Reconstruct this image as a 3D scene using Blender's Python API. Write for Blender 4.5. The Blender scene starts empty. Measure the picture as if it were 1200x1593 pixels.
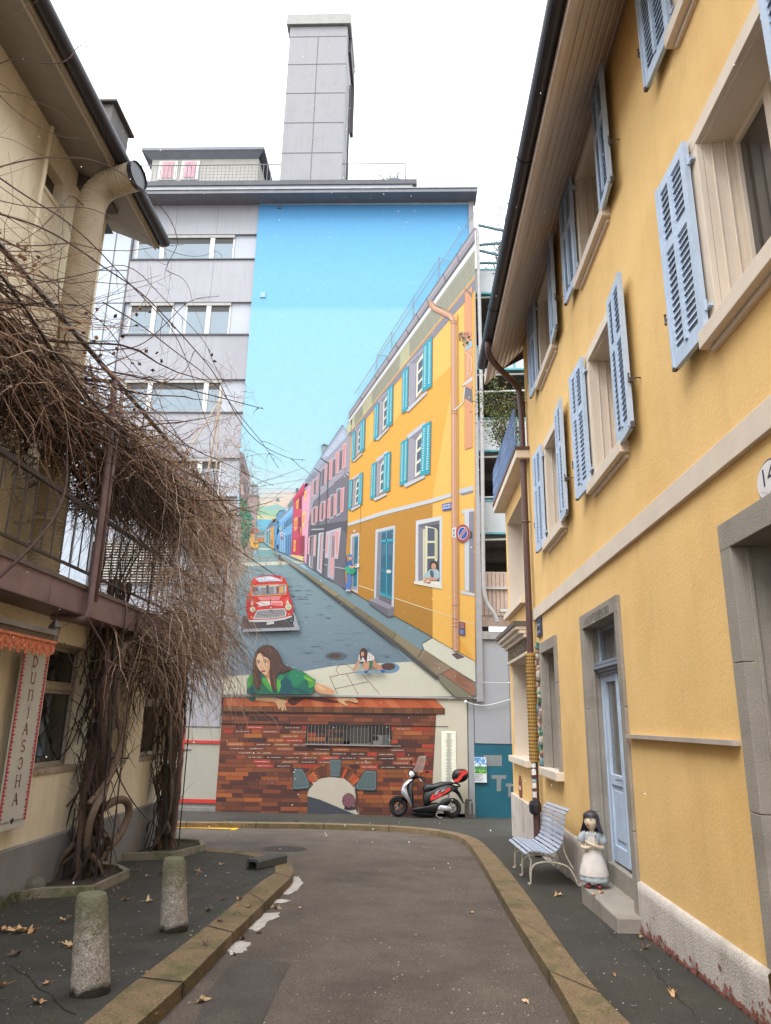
import bpy, bmesh, math, random
from mathutils import Vector, Matrix, noise as mnoise
random.seed(7)
SC = bpy.context.scene
COL = SC.collection
PI = math.pi
# ---------------------------------------------------------------- camera
CAMZ = 1.5
_F = 1127.5
vy = Vector((37, 326.5, _F)).normalized()
vz = Vector((70, -3896.5, _F)).normalized()
vz = (vz - vy * vz.dot(vy)).normalized()
vx = vy.cross(vz)
def cam2world(c): return Vector((c.dot(vx), c.dot(vy), c.dot(vz)))
_r = cam2world(Vector((1, 0, 0))); _u = cam2world(Vector((0, -1, 0))); _b = cam2world(Vector((0, 0, -1)))
cam = bpy.data.cameras.new('camera'); camo = bpy.data.objects.new('camera', cam); COL.objects.link(camo)
M4 = Matrix(((_r.x, _u.x, _b.x, 0), (_r.y, _u.y, _b.y, 0), (_r.z, _u.z, _b.z, CAMZ), (0, 0, 0, 1)))
camo.matrix_world = M4
cam.sensor_fit = 'HORIZONTAL'; cam.sensor_width = 36; cam.lens = _F / 1200 * 36
cam.clip_start = .05; cam.clip_end = 2000
SC.camera = camo
# ---------------------------------------------------------------- world, sun, exposure
SC.view_settings.view_transform = 'Standard'; SC.view_settings.look = 'None'
SC.view_settings.exposure = 1.5; SC.view_settings.gamma = 1
W = bpy.data.worlds.new('World'); SC.world = W; W.use_nodes = True
nt = W.node_tree; nt.nodes.clear()
wo = nt.nodes.new('ShaderNodeOutputWorld'); bg = nt.nodes.new('ShaderNodeBackground')
sky = nt.nodes.new('ShaderNodeTexSky'); sky.sky_type = 'NISHITA'; sky.sun_disc = False
SUN_EL, SUN_AZ = math.radians(58), math.radians(212)
sky.sun_elevation = SUN_EL; sky.sun_rotation = SUN_AZ; sky.air_density = 1; sky.dust_density = 4
hs = nt.nodes.new('ShaderNodeHueSaturation'); hs.inputs['Saturation'].default_value = .12
mx = nt.nodes.new('ShaderNodeMix'); mx.data_type = 'RGBA'; mx.inputs[0].default_value = .8
mx.inputs[7].default_value = (9.0, 9.45, 9.9, 1)
nt.links.new(sky.outputs[0], hs.inputs['Color']); nt.links.new(hs.outputs[0], mx.inputs[6])
nt.links.new(mx.outputs[2], bg.inputs[0]); bg.inputs[1].default_value = .125
nt.links.new(bg.outputs[0], wo.inputs[0])
sun = bpy.data.lights.new('sun', 'SUN'); sun.energy = 1.1; sun.angle = math.radians(35); sun.color = (1, .97, .93)
suno = bpy.data.objects.new('sun', sun); COL.objects.link(suno)
sd = Vector((math.sin(SUN_AZ) * math.cos(SUN_EL), math.cos(SUN_AZ) * math.cos(SUN_EL), math.sin(SUN_EL)))
suno.rotation_euler = sd.to_track_quat('Z', 'Y').to_euler()
# ---------------------------------------------------------------- measuring helpers (photo survey -> metres)
CP = Vector((0, 0, CAMZ))
def ray(px, py): return cam2world(Vector((px - 600, py - 796.5, _F)).normalized())
def ony(px, py, D): v = ray(px, py); return CP + v * (D / v.y)
def onx(px, py, A): v = ray(px, py); return CP + v * (A / v.x)
def gz(y):
    if y < -20: y = -20
    if y < 14.4: return .042 * (4.5 - y)
    if y < 40: return -.4158 - .06 * (y - 14.4)
    return -.4158 - .06 * 25.6
def ong(px, py, off=0.0):
    v = ray(px, py); t = 5.0
    for _ in range(40):
        p = CP + v * t; t = (gz(p.y) + off - CAMZ) / v.z
    return CP + v * t
# ---------------------------------------------------------------- materials
MATS = {}
def nd(t, k, **kw):
    n = t.nodes.new(k)
    for a, b in kw.items(): setattr(n, a, b)
    return n
def mat(name, col, rough=.8, var=.12, scale=6, bump=0, bscale=60, metal=0, vcol=False, col2=None, c2scale=1.2, c2lo=.5, c2hi=.65, spec=.5, fine=.0, fscale=120, stretch=None, streak=0):
    if name in MATS: return MATS[name]
    m = bpy.data.materials.new(name); m.use_nodes = True; t = m.node_tree; p = t.nodes['Principled BSDF']
    p.inputs['Roughness'].default_value = rough; p.inputs['Metallic'].default_value = metal
    p.inputs['Specular IOR Level'].default_value = spec
    tc = nd(t, 'ShaderNodeTexCoord'); src = tc.outputs['Object']
    if stretch:
        mp = nd(t, 'ShaderNodeMapping'); mp.inputs['Scale'].default_value = stretch
        t.links.new(src, mp.inputs[0]); src = mp.outputs[0]
    def noise(sc, det=5, r=.6):
        n = nd(t, 'ShaderNodeTexNoise'); n.inputs['Scale'].default_value = sc; n.inputs['Detail'].default_value = det
        n.inputs['Roughness'].default_value = r; t.links.new(src, n.inputs['Vector']); return n.outputs['Fac']
    def mixc(f, a, b, mode='MIX'):
        n = nd(t, 'ShaderNodeMix'); n.data_type = 'RGBA'; n.blend_type = mode
        for s, v in ((0, f), (6, a), (7, b)):
            if isinstance(v, (int, float)): n.inputs[s].default_value = v
            elif isinstance(v, tuple): n.inputs[s].default_value = (v[0], v[1], v[2], 1)
            else: t.links.new(v, n.inputs[s])
        return n.outputs[2]
    def ramp(f, lo, hi, a=0., b=1.):
        n = nd(t, 'ShaderNodeMapRange'); n.inputs[1].default_value = lo; n.inputs[2].default_value = hi
        n.inputs[3].default_value = a; n.inputs[4].default_value = b; t.links.new(f, n.inputs[0]); return n.outputs[0]
    if vcol:
        a = nd(t, 'ShaderNodeVertexColor'); a.layer_name = 'Col'; base = a.outputs[0]
    else: base = (col[0], col[1], col[2])
    if col2: base = mixc(ramp(noise(c2scale, 7, .68), c2lo, c2hi), base, col2)
    if var:
        v = ramp(noise(scale), .3, .7, 1 - var, 1 + var)
        cc = nd(t, 'ShaderNodeCombineColor')
        for i in range(3): t.links.new(v, cc.inputs[i])
        base = mixc(1.0, base, cc.outputs[0], 'MULTIPLY')
    if fine:
        v = ramp(noise(fscale, 3, .8), .35, .65, 1 - fine, 1 + fine)
        cc = nd(t, 'ShaderNodeCombineColor')
        for i in range(3): t.links.new(v, cc.inputs[i])
        base = mixc(1.0, base, cc.outputs[0], 'MULTIPLY')
    if streak:
        mp2 = nd(t, 'ShaderNodeMapping'); mp2.inputs['Scale'].default_value = (5, 5, .45); t.links.new(tc.outputs['Object'], mp2.inputs[0])
        n2 = nd(t, 'ShaderNodeTexNoise'); n2.inputs['Scale'].default_value = 1.6; n2.inputs['Detail'].default_value = 7; n2.inputs['Roughness'].default_value = .65; t.links.new(mp2.outputs[0], n2.inputs['Vector'])
        v = ramp(n2.outputs['Fac'], .5, .72, 1, 1 - streak); cc = nd(t, 'ShaderNodeCombineColor')
        for i in range(3): t.links.new(v, cc.inputs[i])
        base = mixc(1.0, base, cc.outputs[0], 'MULTIPLY')
    if isinstance(base, tuple): p.inputs['Base Color'].default_value = (*base, 1)
    else: t.links.new(base, p.inputs['Base Color'])
    if bump:
        b = nd(t, 'ShaderNodeBump'); b.inputs['Strength'].default_value = bump; b.inputs['Distance'].default_value = .01
        t.links.new(noise(bscale, 4), b.inputs['Height']); t.links.new(b.outputs[0], p.inputs['Normal'])
    MATS[name] = m; m['p'] = 1
    return m
def glassmat(name, col=(.05, .06, .07), rough=.05):
    m = mat(name, col, rough, var=.05); return m
def srgb(h):
    if isinstance(h, str):
        h = h.lstrip('#'); c = [int(h[i:i + 2], 16) / 255 for i in (0, 2, 4)]
    else: c = [v / 255 for v in h]
    return tuple(v / 12.92 if v <= .04045 else ((v + .055) / 1.055) ** 2.4 for v in c)
# ---------------------------------------------------------------- mesh builder
class MB:
    def __init__(s): s.v = []; s.f = []; s.m = []; s.c = []; s.cm = 0; s.cc = (1, 1, 1)
    def mi(s, i): s.cm = i; return s
    def face(s, pts, col=None):
        b = len(s.v); s.v += [tuple(p) for p in pts]; s.f.append(list(range(b, b + len(pts)))); s.m.append(s.cm); s.c.append(col or s.cc)
    def grid(s, rows, close=False, cap=False):
        b = len(s.v); n = len(rows[0])
        for r in rows: s.v += [tuple(p) for p in r]
        for i in range(len(rows) - 1):
            for j in range(n if close else n - 1):
                k = (j + 1) % n
                s.f.append([b + i * n + j, b + i * n + k, b + (i + 1) * n + k, b + (i + 1) * n + j]); s.m.append(s.cm); s.c.append(s.cc)
        if cap:
            s.f.append([b + j for j in range(n)][::-1]); s.m.append(s.cm); s.c.append(s.cc)
            q = b + (len(rows) - 1) * n
            s.f.append([q + j for j in range(n)]); s.m.append(s.cm); s.c.append(s.cc)
        return s
    def box(s, x0, x1, y0, y1, z0, z1):
        p = [(x0, y0, z0), (x1, y0, z0), (x1, y1, z0), (x0, y1, z0), (x0, y0, z1), (x1, y0, z1), (x1, y1, z1), (x0, y1, z1)]
        b = len(s.v); s.v += p
        for q in ((0, 3, 2, 1), (4, 5, 6, 7), (0, 1, 5, 4), (1, 2, 6, 5), (2, 3, 7, 6), (3, 0, 4, 7)):
            s.f.append([b + i for i in q]); s.m.append(s.cm); s.c.append(s.cc)
        return s
    def obox(s, c, ax, ay, az):   # centre and three half axes
        c = Vector(c); ax = Vector(ax); ay = Vector(ay); az = Vector(az)
        b = len(s.v)
        s.v += [tuple(c + ax * i + ay * j + az * k) for i, j, k in ((-1, -1, -1), (1, -1, -1), (1, 1, -1), (-1, 1, -1), (-1, -1, 1), (1, -1, 1), (1, 1, 1), (-1, 1, 1))]
        for q in ((0, 3, 2, 1), (4, 5, 6, 7), (0, 1, 5, 4), (1, 2, 6, 5), (2, 3, 7, 6), (3, 0, 4, 7)):
            s.f.append([b + i for i in q]); s.m.append(s.cm); s.c.append(s.cc)
        return s
    def tube(s, pts, r, n=6, cap=True):
        pts = [Vector(p) for p in pts]
        if not hasattr(r, '__len__'): r = [r] * len(pts)
        rows = []; pn = None
        for i, p in enumerate(pts):
            a = pts[max(i - 1, 0)]; c = pts[min(i + 1, len(pts) - 1)]; d = (c - a)
            if d.length < 1e-9: d = Vector((0, 0, 1))
            d.normalize()
            if pn is None:
                pn = d.orthogonal().normalized()
            else:
                pn = pn - d * pn.dot(d)
                if pn.length < 1e-6: pn = d.orthogonal()
                pn.normalize()
            bn = d.cross(pn)
            rows.append([p + (pn * math.cos(2 * PI * k / n) + bn * math.sin(2 * PI * k / n)) * r[i] for k in range(n)])
        return s.grid(rows, True, cap)
    def bar(s, a, b, r, n=6): return s.tube([a, b], r, n)
    def lathe(s, c, prof, n=20, sx=1, sy=1, wob=0):   # prof: (r,z)
        c = Vector(c); rows = []
        for r, z in prof:
            rows.append([c + Vector((r * sx * math.cos(2 * PI * k / n), r * sy * math.sin(2 * PI * k / n), z)) for k in range(n)])
        return s.grid(rows, True, True)
    def prism(s, outline, thick):   # outline: 3d pts, thick: vector
        o = [Vector(p) for p in outline]; t = Vector(thick); b = len(s.v); n = len(o)
        s.v += [tuple(p) for p in o] + [tuple(p + t) for p in o]
        s.f.append([b + i for i in range(n)][::-1]); s.m.append(s.cm); s.c.append(s.cc)
        s.f.append([b + n + i for i in range(n)]); s.m.append(s.cm); s.c.append(s.cc)
        for i in range(n):
            j = (i + 1) % n; s.f.append([b + i, b + j, b + n + j, b + n + i]); s.m.append(s.cm); s.c.append(s.cc)
        return s
    def sph(s, c, r, n=10, m=7, sc=(1, 1, 1)):
        c = Vector(c)
        rows = [[c + Vector((r * sc[0] * math.sin(PI * i / m) * math.cos(2 * PI * k / n), r * sc[1] * math.sin(PI * i / m) * math.sin(2 * PI * k / n), r * sc[2] * math.cos(PI * i / m))) for k in range(n)] for i in range(m + 1)]
        rows[0] = [c + Vector((0, 0, r * sc[2]))] * n; rows[-1] = [c - Vector((0, 0, r * sc[2]))] * n
        return s.grid(rows, True, False)
    def build(s, name, mats, parent=None, smooth=False, bevel=0, vc=False, subsurf=0, origin=None):
        me = bpy.data.meshes.new(name)
        if origin is not None:
            o_ = Vector(origin); s.v = [tuple(Vector(p) - o_) for p in s.v]
        me.from_pydata(s.v, [], s.f)
        if not isinstance(mats, (list, tuple)): mats = [mats]
        for m in mats: me.materials.append(m)
        me.polygons.foreach_set('material_index', [min(i, len(mats) - 1) for i in s.m])
        if vc:
            ca = me.color_attributes.new('Col', 'FLOAT_COLOR', 'CORNER'); k = 0
            buf = []
            for f, c in zip(s.f, s.c):
                if isinstance(c[0], (tuple, list)):
                    for q in c: buf += [q[0], q[1], q[2], 1]
                else: buf += [c[0], c[1], c[2], 1] * len(f)
            ca.data.foreach_set('color', buf)
        if smooth:
            me.polygons.foreach_set('use_smooth', [True] * len(me.polygons))
        me.validate(clean_customdata=False); me.update()
        o = bpy.data.objects.new(name, me); COL.objects.link(o)
        if origin is not None: o.location = origin
        if parent is not None:
            o.parent = parent
            if origin is None and (parent.location.length > 0):
                o.matrix_parent_inverse = pinv(parent)
        if bevel:
            b = o.modifiers.new('bevel', 'BEVEL'); b.width = bevel; b.segments = 2; b.limit_method = 'ANGLE'; b.angle_limit = math.radians(40)
        if subsurf:
            b = o.modifiers.new('sub', 'SUBSURF'); b.levels = subsurf; b.render_levels = subsurf
        if smooth == 2:
            try: me.shade_smooth()
            except Exception: pass
        return o
def pinv(p):
    mt = Matrix.Translation(p.location) if p.parent is None else p.matrix_world
    return mt.inverted()
def tag(o, label=None, cat=None, group=None, kind=None):
    if label: o['label'] = label
    if cat: o['category'] = cat
    if group: o['group'] = group
    if kind: o['kind'] = kind
    return o
def thing(name, label, cat, loc=(0, 0, 0), group=None):
    o = bpy.data.objects.new(name, None); COL.objects.link(o); o.location = loc; o.empty_display_size = .2
    return tag(o, label, cat, group)
def facade(mb, A, u0, u1, z0, z1, ops, axis='x', depth=None, sgn=1):
    """wall sheet on plane x=A (or y=A) with rectangular openings (ua,ub,za,zb) and reveals of `depth` along +axis*sgn"""
    us = sorted(set([u0, u1] + [o[0] for o in ops] + [o[1] for o in ops])); zs = sorted(set([z0, z1] + [o[2] for o in ops] + [o[3] for o in ops]))
    def P(u, z, d=0): return (A + d, u, z) if axis == 'x' else (u, A + d, z)
    for i in range(len(us) - 1):
        for j in range(len(zs) - 1):
            uc = (us[i] + us[i + 1]) / 2; zc = (zs[j] + zs[j + 1]) / 2
            if any(o[0] < uc < o[1] and o[2] < zc < o[3] for o in ops): continue
            if us[i] < u0 - 1e-6 or us[i + 1] > u1 + 1e-6: continue
            mb.face([P(us[i], zs[j]), P(us[i + 1], zs[j]), P(us[i + 1], zs[j + 1]), P(us[i], zs[j + 1])])
    if depth:
        d = depth * sgn
        for a, b, c, e in ops:
            for (p, q) in (((a, c), (b, c)), ((b, c), (b, e)), ((b, e), (a, e)), ((a, e), (a, c))):
                mb.face([P(*p), P(*q), P(*q, d), P(*p, d)])
_FT = {}
def text_faces(txt, size=1.0):
    """letters of the built-in font as 2D polygons with holes resolved (triangles)"""
    k = txt
    if k not in _FT:
        cu = bpy.data.curves.new('t', 'FONT'); cu.body = txt; cu.size = 1; cu.resolution_u = 2
        ob = bpy.data.objects.new('t', cu); COL.objects.link(ob)
        dg = bpy.context.evaluated_depsgraph_get(); dg.update()
        me = bpy.data.meshes.new_from_object(ob.evaluated_get(dg))
        vs = [(v.co.x, v.co.y) for v in me.vertices]; fs = [list(p.vertices) for p in me.polygons]
        bpy.data.objects.remove(ob); bpy.data.curves.remove(cu); bpy.data.meshes.remove(me)
        _FT[k] = (vs, fs)
    return _FT[k]
def put_text(mb, txt, org, ux, uz, h, w=None, col=None):
    """flat letters: org lower-left corner, ux/uz unit dirs, h cap height, w total width"""
    vs, fs = text_faces(txt); org = Vector(org); ux = Vector(ux); uz = Vector(uz)
    if not vs: return
    mxx = max(v[0] for v in vs); mnx = min(v[0] for v in vs); k = h / .72; kx = (w / (mxx - mnx)) if w else k
    for f in fs: mb.face([org + ux * ((vs[i][0] - mnx) * kx) + uz * (vs[i][1] * k) for i in f], col)
# ================================================================ SETTING
M_road = mat('road_asphalt', (.108, .084, .067), .75, var=.22, scale=2.2, bump=1.0, bscale=150, col2=(.08, .062, .051), c2scale=.7, fine=.75, fscale=120)
M_pave = mat('pavement_asphalt', (.034, .031, .027), .7, var=.3, scale=3, bump=.5, bscale=180, col2=(.028, .030, .018), c2scale=1.1, c2lo=.45, c2hi=.62, fine=.7, fscale=110)
M_kerb = mat('kerb_stone', (.17, .115, .06), .8, var=.22, scale=5, bump=.6, bscale=90, col2=(.09, .085, .03), c2scale=2.6, fine=.6, fscale=90)
M_kerb2 = mat('pale_kerb_stone', (.26, .22, .17), .8, var=.2, scale=5, bump=.5, bscale=90, col2=(.14, .13, .07), c2scale=2.6, fine=.3, fscale=130)
M_yline = mat('yellow_road_paint', (.75, .42, .03), .6, var=.15, scale=20)
def gslab(name, rows, m, off, kind='structure', thick=.12):
    """rows: list of (A,B) xy pairs across; top follows the street slope"""
    mb = MB(); top = [[(a[0] + (b[0] - a[0]) * k / 3, a[1] + (b[1] - a[1]) * k / 3) for k in range(4)] for a, b in rows]
    g = [[Vector((x, y, gz(y) + off)) for x, y in r] for r in top]
    mb.grid(g)
    rim = [r[0] for r in g] + list(g[-1][1:]) + [r[-1] for r in g[::-1]][1:] + list(g[0][1:-1])[::-1]
    n = len(rim)
    for i in range(n):
        a = rim[i]; b = rim[(i + 1) % n]; dz = Vector((0, 0, thick))
        mb.face([a, b, b - dz, a - dz])
    return tag(mb.build(name, m), kind=kind)
# road bed / ground to the horizon
mb = MB(); ys = [-200, -60, -20, -8, -4, 0, 3, 6, 9, 12, 14.4, 17, 20, 30, 40, 80, 400]
mb.grid([[Vector((x, y, gz(y) - .09)) for x in (-300, -60, -20, -8, -4, -2, 0, 2, 4, 8, 20, 60, 300)] for y in ys])
tag(mb.build('ground', M_road), kind='structure')
def P2(l, off=0): return [ong(a, b, off) for a, b in l]
def smooth_poly(pts, n=3):
    for _ in range(n):
        q = [pts[0]]
        for a, b in zip(pts, pts[1:]): q += [a * .75 + b * .25, a * .25 + b * .75]
        q.append(pts[-1]); pts = q
    return pts
# left kerb
Lin = P2([(131, 1593), (207, 1529), (311, 1450), (376, 1397), (412, 1367), (428, 1359), (429, 1347), (423, 1341), (400, 1334), (371, 1328), (340, 1326), (290, 1322)])
Lout = P2([(214, 1593), (277, 1537), (355, 1458), (403, 1413), (433, 1383), (456, 1363), (457, 1350), (450, 1341), (425, 1332), (387, 1325), (340, 1321), (290, 1318)])
def ext(l, t0, t1):
    a = l[0] - (l[1] - l[0]).normalized() * t0; b = l[-1] + (l[-1] - l[-2]).normalized() * t1
    return [a] + l + [b]
Lin = ext(Lin, 6, 6); Lout = ext(Lout, 6, 6)
def kerb(name, I, O, m, off=.0):
    I = smooth_poly(I, 1); O = smooth_poly(O, 1)
    return gslab(name, [((a.x, a.y), (b.x, b.y)) for a, b in zip(I, O)], m, off, thick=.15), I, O
k1, LI, LO = kerb('left_kerb', Lin, Lout, M_kerb)
# right kerb
Rout = P2([(903, 1593), (863, 1522), (806, 1436), (770, 1375), (747, 1336), (733, 1317), (725, 1307), (711, 1299.5), (673, 1292), (627, 1287.5), (580, 1285), (480, 1282), (400, 1281.5), (345, 1280.5), (290, 1280.5)])
Rin = P2([(981, 1593), (938, 1551), (888, 1490), (835, 1411), (790, 1352), (762, 1321), (745, 1306), (722, 1297.5), (680, 1289.6), (630, 1285.2), (580, 1282.6), (480, 1279.4), (400, 1278.8), (345, 1278.2), (290, 1278.2)])
Rout = ext(Rout, 6, 0); Rin = ext(Rin, 6, 0); Rout[-1] = Rout[-2] + Vector((-7, 0, 0)); Rin[-1] = Rin[-2] + Vector((-7, 0, 0))
k2, RI, RO = kerb('right_kerb', Rin, Rout, M_kerb2 if 0 else M_kerb)
# pavements
def strip(name, line, f, m, off):
    return gslab(name, [((p.x, p.y), f(p)) for p in line], m, off)
iL = [p for p in LI]
strip('left_pavement', [p for p in LI if p.y < 14.5], lambda p: (-3.6 if p.y < 12.05 else min(-3.6, p.x - .2), p.y), M_pave, -.006)
# the band of pavement left of the first: behind the corner
mid = [p for p in RI if p.x > -40]
def rf(p):
    if p.y < 13.9: return (1.95, p.y)
    return (max(1.95, min(p.x + .1, 6)), 19.3) if p.x > 1.2 else (p.x, 19.3)
rows = []
for p in mid:
    if p.y < 13.0: rows.append(((p.x, p.y), (1.95, p.y)))
last = rows[-1]
rows_far = [((p.x, p.y), (p.x, 19.3)) for p in mid if p.y >= 13.0]
gslab('right_pavement', rows, M_pave, -.006)
# fan between the two strips
q0 = last[0]; fan = [((p[0][0], p[0][1]), p[1]) for p in rows_far]
gslab('far_pavement', [(q0, (4.5, last[1][1])), (q0, (4.5, 19.3))] + fan if 0 else [(last[0], (4.4, last[0][1] + .001)), ((fan[0][0][0], fan[0][0][1]), (4.4, 19.3))] + fan, M_pave, -.007)
# road markings and patches
def flat(name, pix, m, off, kind='structure'):
    mb = MB(); mb.face(P2(pix, off)); return tag(mb.build(name, m), kind=kind)
flat('road_arrow', [(270, 1286), (362, 1288.2), (369, 1285.2), (379.5, 1285), (367, 1291), (358, 1292), (361.5, 1290), (270, 1287.6)], M_yline, -.084)
M_patch = mat('darker_asphalt', (.07, .057, .048), .7, var=.25, scale=3, bump=1, bscale=150, fine=.75, fscale=120)
flat('asphalt_patch', [(300, 1600), (322, 1545), (352, 1508), (398, 1490), (452, 1499), (436, 1530), (404, 1600)], M_patch, -.086)
flat('pavement_repair', [(352, 1275.5), (378, 1268.5), (440, 1268.3), (440, 1276.3)], mat('repair', (.024, .023, .022), .7, fine=.3), -.003)
# manhole cover
c = ong(443, 1321, -.09)
mb = MB()
for a, b, z in ((.30, .335, .003), (.0, .29, .002)):
    n = 32
    for i in range(n):
        t0 = 2 * PI * i / n; t1 = 2 * PI * (i + 1) / n
        P = lambda r, t: Vector((c.x + r * math.cos(t) , c.y + r * math.sin(t), gz(c.y + r * math.sin(t)) - .09 + z))
        mb.face([P(a, t0), P(b, t0), P(b, t1), P(a, t1)] if a else [P(b, t0), P(b, t1), Vector((c.x, c.y, gz(c.y) - .09 + z))])
tag(mb.build('manhole_cover', mat('iron_cover', (.035, .03, .027), .55, var=.25, scale=30, bump=1, bscale=60)), 'round iron manhole cover flush with the wet road', 'manhole cover')
# snow patches in the gutter
M_snow = mat('old_snow', (.50, .46, .43), .5, var=.2, scale=18, bump=1, bscale=50, fine=.25, fscale=70, col2=(.27, .23, .20), c2scale=9, c2lo=.52, c2hi=.7)
def blob(pix, off0, h, rnd):
    pts = P2(pix, off0); c = sum(pts, Vector()) / len(pts); mb = MB(); ring0 = []
    n = len(pts); dense = []
    for i in range(n):
        a = pts[i]; b = pts[(i + 1) % n]
        for k in range(4):
            p = a.lerp(b, k / 4); p = p + (p - c).normalized() * rnd.uniform(-.025, .025); dense.append(p)
    rows = []
    for s, z in ((1, -.002), (.96, h * .6), (.8, h), (.4, h * 1.1), (.02, h * .9)):
        rows.append([c.lerp(p, s) + Vector((0, 0, z * rnd.uniform(.7, 1.3))) for p in dense])
    mb.grid(rows, True, True); return mb
rn = random.Random(3)
sn = [([(432, 1389), (441, 1376), (450, 1364), (465, 1364), (472, 1373), (462, 1386), (448, 1393), (438, 1391)], 'largest patch of old snow by the kerb bend, farthest along'),
      ([(416, 1404), (420, 1399.5), (440, 1399.5), (451, 1401.5), (438, 1405), (424, 1406)], 'thin narrow streak of old snow between two larger snow patches'),
      ([(383, 1448), (390, 1437), (404, 1430), (411, 1421), (436, 1420), (434, 1427), (420, 1433), (410, 1444), (397, 1450), (392, 1446)], 'long ragged patch of old snow beside the left kerb'),
      ([(350, 1480), (357, 1471), (368, 1465), (391, 1466), (389, 1475), (378, 1483), (358, 1487)], 'nearest patch of old snow with a brown leaf on it')]
for pix, lab in sn:
    tag(blob(pix, -.092, .007, rn).build('snow_patch', M_snow, smooth=True), lab, 'snow patch', 'patches of old snow in the gutter')

# joints between the kerb stones, seams in the asphalt
def joints(name, I, O, step, m):
    mb = MB(); acc = 0; n = 0
    for i in range(1, len(I)):
        a0, a1, b0, b1 = I[i - 1], I[i], O[i - 1], O[i]; L_ = ((a1 - a0).length + (b1 - b0).length) / 2; k = 0
        while acc + (L_ - k) >= step:
            k += step - acc; acc = 0; t = k / L_; a = a0.lerp(a1, t); b = b0.lerp(b1, t); d = (a1 - a0).normalized() * .008; z = Vector((0, 0, .0035))
            q = [Vector((v.x, v.y, gz(v.y) + .0035)) for v in (a - d, a + d, b + d, b - d)]; mb.face(q); o_ = (b - a).normalized() * .004
            mb.face([q[3] + o_, q[2] + o_, q[2] + o_ - Vector((0, 0, .1)), q[3] + o_ - Vector((0, 0, .1))])
        acc += L_ - k
    tag(mb.build(name, m), kind='structure')
M_gap = mat('joint_dark', (.02, .017, .014), .95, var=.2)
joints('left_kerb_joints', LI, LO, 1.35, M_gap); joints('right_kerb_joints', RI, RO, 1.35, M_gap)
mb = MB()
def crack(pix, off, w=.004, seed=0):
    r_ = random.Random(seed); P_ = P2(pix, off); q = []
    for a, b in zip(P_, P_[1:]):
        for k in range(14): c_ = a.lerp(b, k / 14); q.append(Vector((c_.x + r_.gauss(0, .012), c_.y + r_.gauss(0, .012), gz(c_.y) + off)))
    for a, b in zip(q, q[1:]):
        d = (b - a).normalized(); n_ = Vector((-d.y, d.x, 0)) * w * r_.uniform(.4, 1.3); mb.face([a + n_, b + n_, b - n_, a - n_])
crack([(600, 1310), (660, 1320), (735, 1330)], -.0865, .004, 2); crack([(300, 1400), (360, 1385), (400, 1372)], -.002, .004, 3)
crack([(836, 1420), (872, 1470), (905, 1520), (950, 1570)], -.001, .006, 4); crack([(20, 1500), (120, 1585)], -.002, .004, 5); crack([(940, 1440), (1010, 1500), (1090, 1590)], -.002, .003, 6)
tag(mb.build('asphalt_cracks', M_gap), kind='structure')
mb = MB()   # pale grit and gravel scattered on the asphalt
r_ = random.Random(77)
for k in range(2600):
    y = 3.2 + 12 * r_.random() ** 1.6; x = r_.uniform(-3.4, 1.8); on = None
    il = [p for p in LO if p.y > 0]; 
    xl_ = min((abs(p.y - y), p.x) for p in LO)[1]; xi_ = min((abs(p.y - y), p.x) for p in LI)[1]; xr_ = min((abs(p.y - y), p.x) for p in RO)[1]; xq_ = min((abs(p.y - y), p.x) for p in RI)[1]
    if y > 10 or xl_ < x < xr_ and xl_ + .02 < x: off = -.09
    elif x < xi_ or x > xq_: off = -.006
    else: continue
    if y > 10 and not (-1 < x < .8): continue
    s_ = r_.uniform(.003, .009); a_ = r_.uniform(0, 6); c_ = Vector((x, y, gz(y) + off)); mb.cc = r_.choice([(.35, .31, .27), (.25, .22, .19), (.12, .10, .08), (.45, .42, .38)])
    u = Vector((math.cos(a_), math.sin(a_), 0)) * s_; v = Vector((-math.sin(a_), math.cos(a_), 0)) * s_ * .6; t_ = Vector((0, 0, s_ * .5)); mb.face([c_ - u, c_ - v, c_ + t_]); mb.face([c_ - v, c_ + u, c_ + t_]); mb.face([c_ + u, c_ + v, c_ + t_]); mb.face([c_ + v, c_ - u, c_ + t_])
tag(mb.build('grit', mat('grit', (1, 1, 1), .9, var=.2, vcol=True), vc=True), kind='stuff')
# ================================================================ YELLOW HOUSE (right)
YEL = (.77, .50, .20)
M_yel = mat('ochre_render', YEL, .9, var=.05, scale=1.5, bump=.32, bscale=38, col2=(.71, .445, .165), c2scale=.8, fine=.05, fscale=70, streak=.05)
M_trim = mat('beige_trim', (.66, .56, .46), .75, var=.06, scale=3, bump=.15, bscale=80)
M_stone = mat('grey_door_stone', (.30, .265, .225), .85, var=.12, scale=3, bump=.5, bscale=90, fine=.12, col2=(.24, .21, .175), c2scale=1.4)
M_plinth = mat('pale_plinth', (.56, .50, .45), .9, var=.1, scale=2.5, bump=.9, bscale=70, col2=(.42, .37, .32), c2scale=1.6, fine=.1, streak=.25)
M_redpeel = mat('red_peeling', (.27, .10, .075), .9, var=.3, scale=14, bump=.8, bscale=60)
M_blue = mat('blue_shutter_paint', (.43, .52, .65), .55, var=.10, scale=5, bump=.1, bscale=60)
M_bluedark = mat('shutter_slat_blue', (.42, .50, .62), .6, var=.1, scale=8)
M_glass = mat('window_glass', (.045, .043, .045), .06, var=.2, scale=.9, spec=.9)
M_iron = mat('aged_iron', (.10, .085, .08), .6, var=.3, scale=30, metal=.3)
M_soff = mat('soffit_boards', (.56, .475, .41), .75, var=.07, scale=3, fine=.05, stretch=(6, .6, 6))
M_gut = mat('dark_gutter', (.018, .017, .024), .35, var=.25, scale=8)
M_pipe = mat('brown_downpipe', (.085, .042, .038), .4, var=.15, scale=9)
XR = 1.9
Y0, Y1 = -4.0, 11.22
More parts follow.
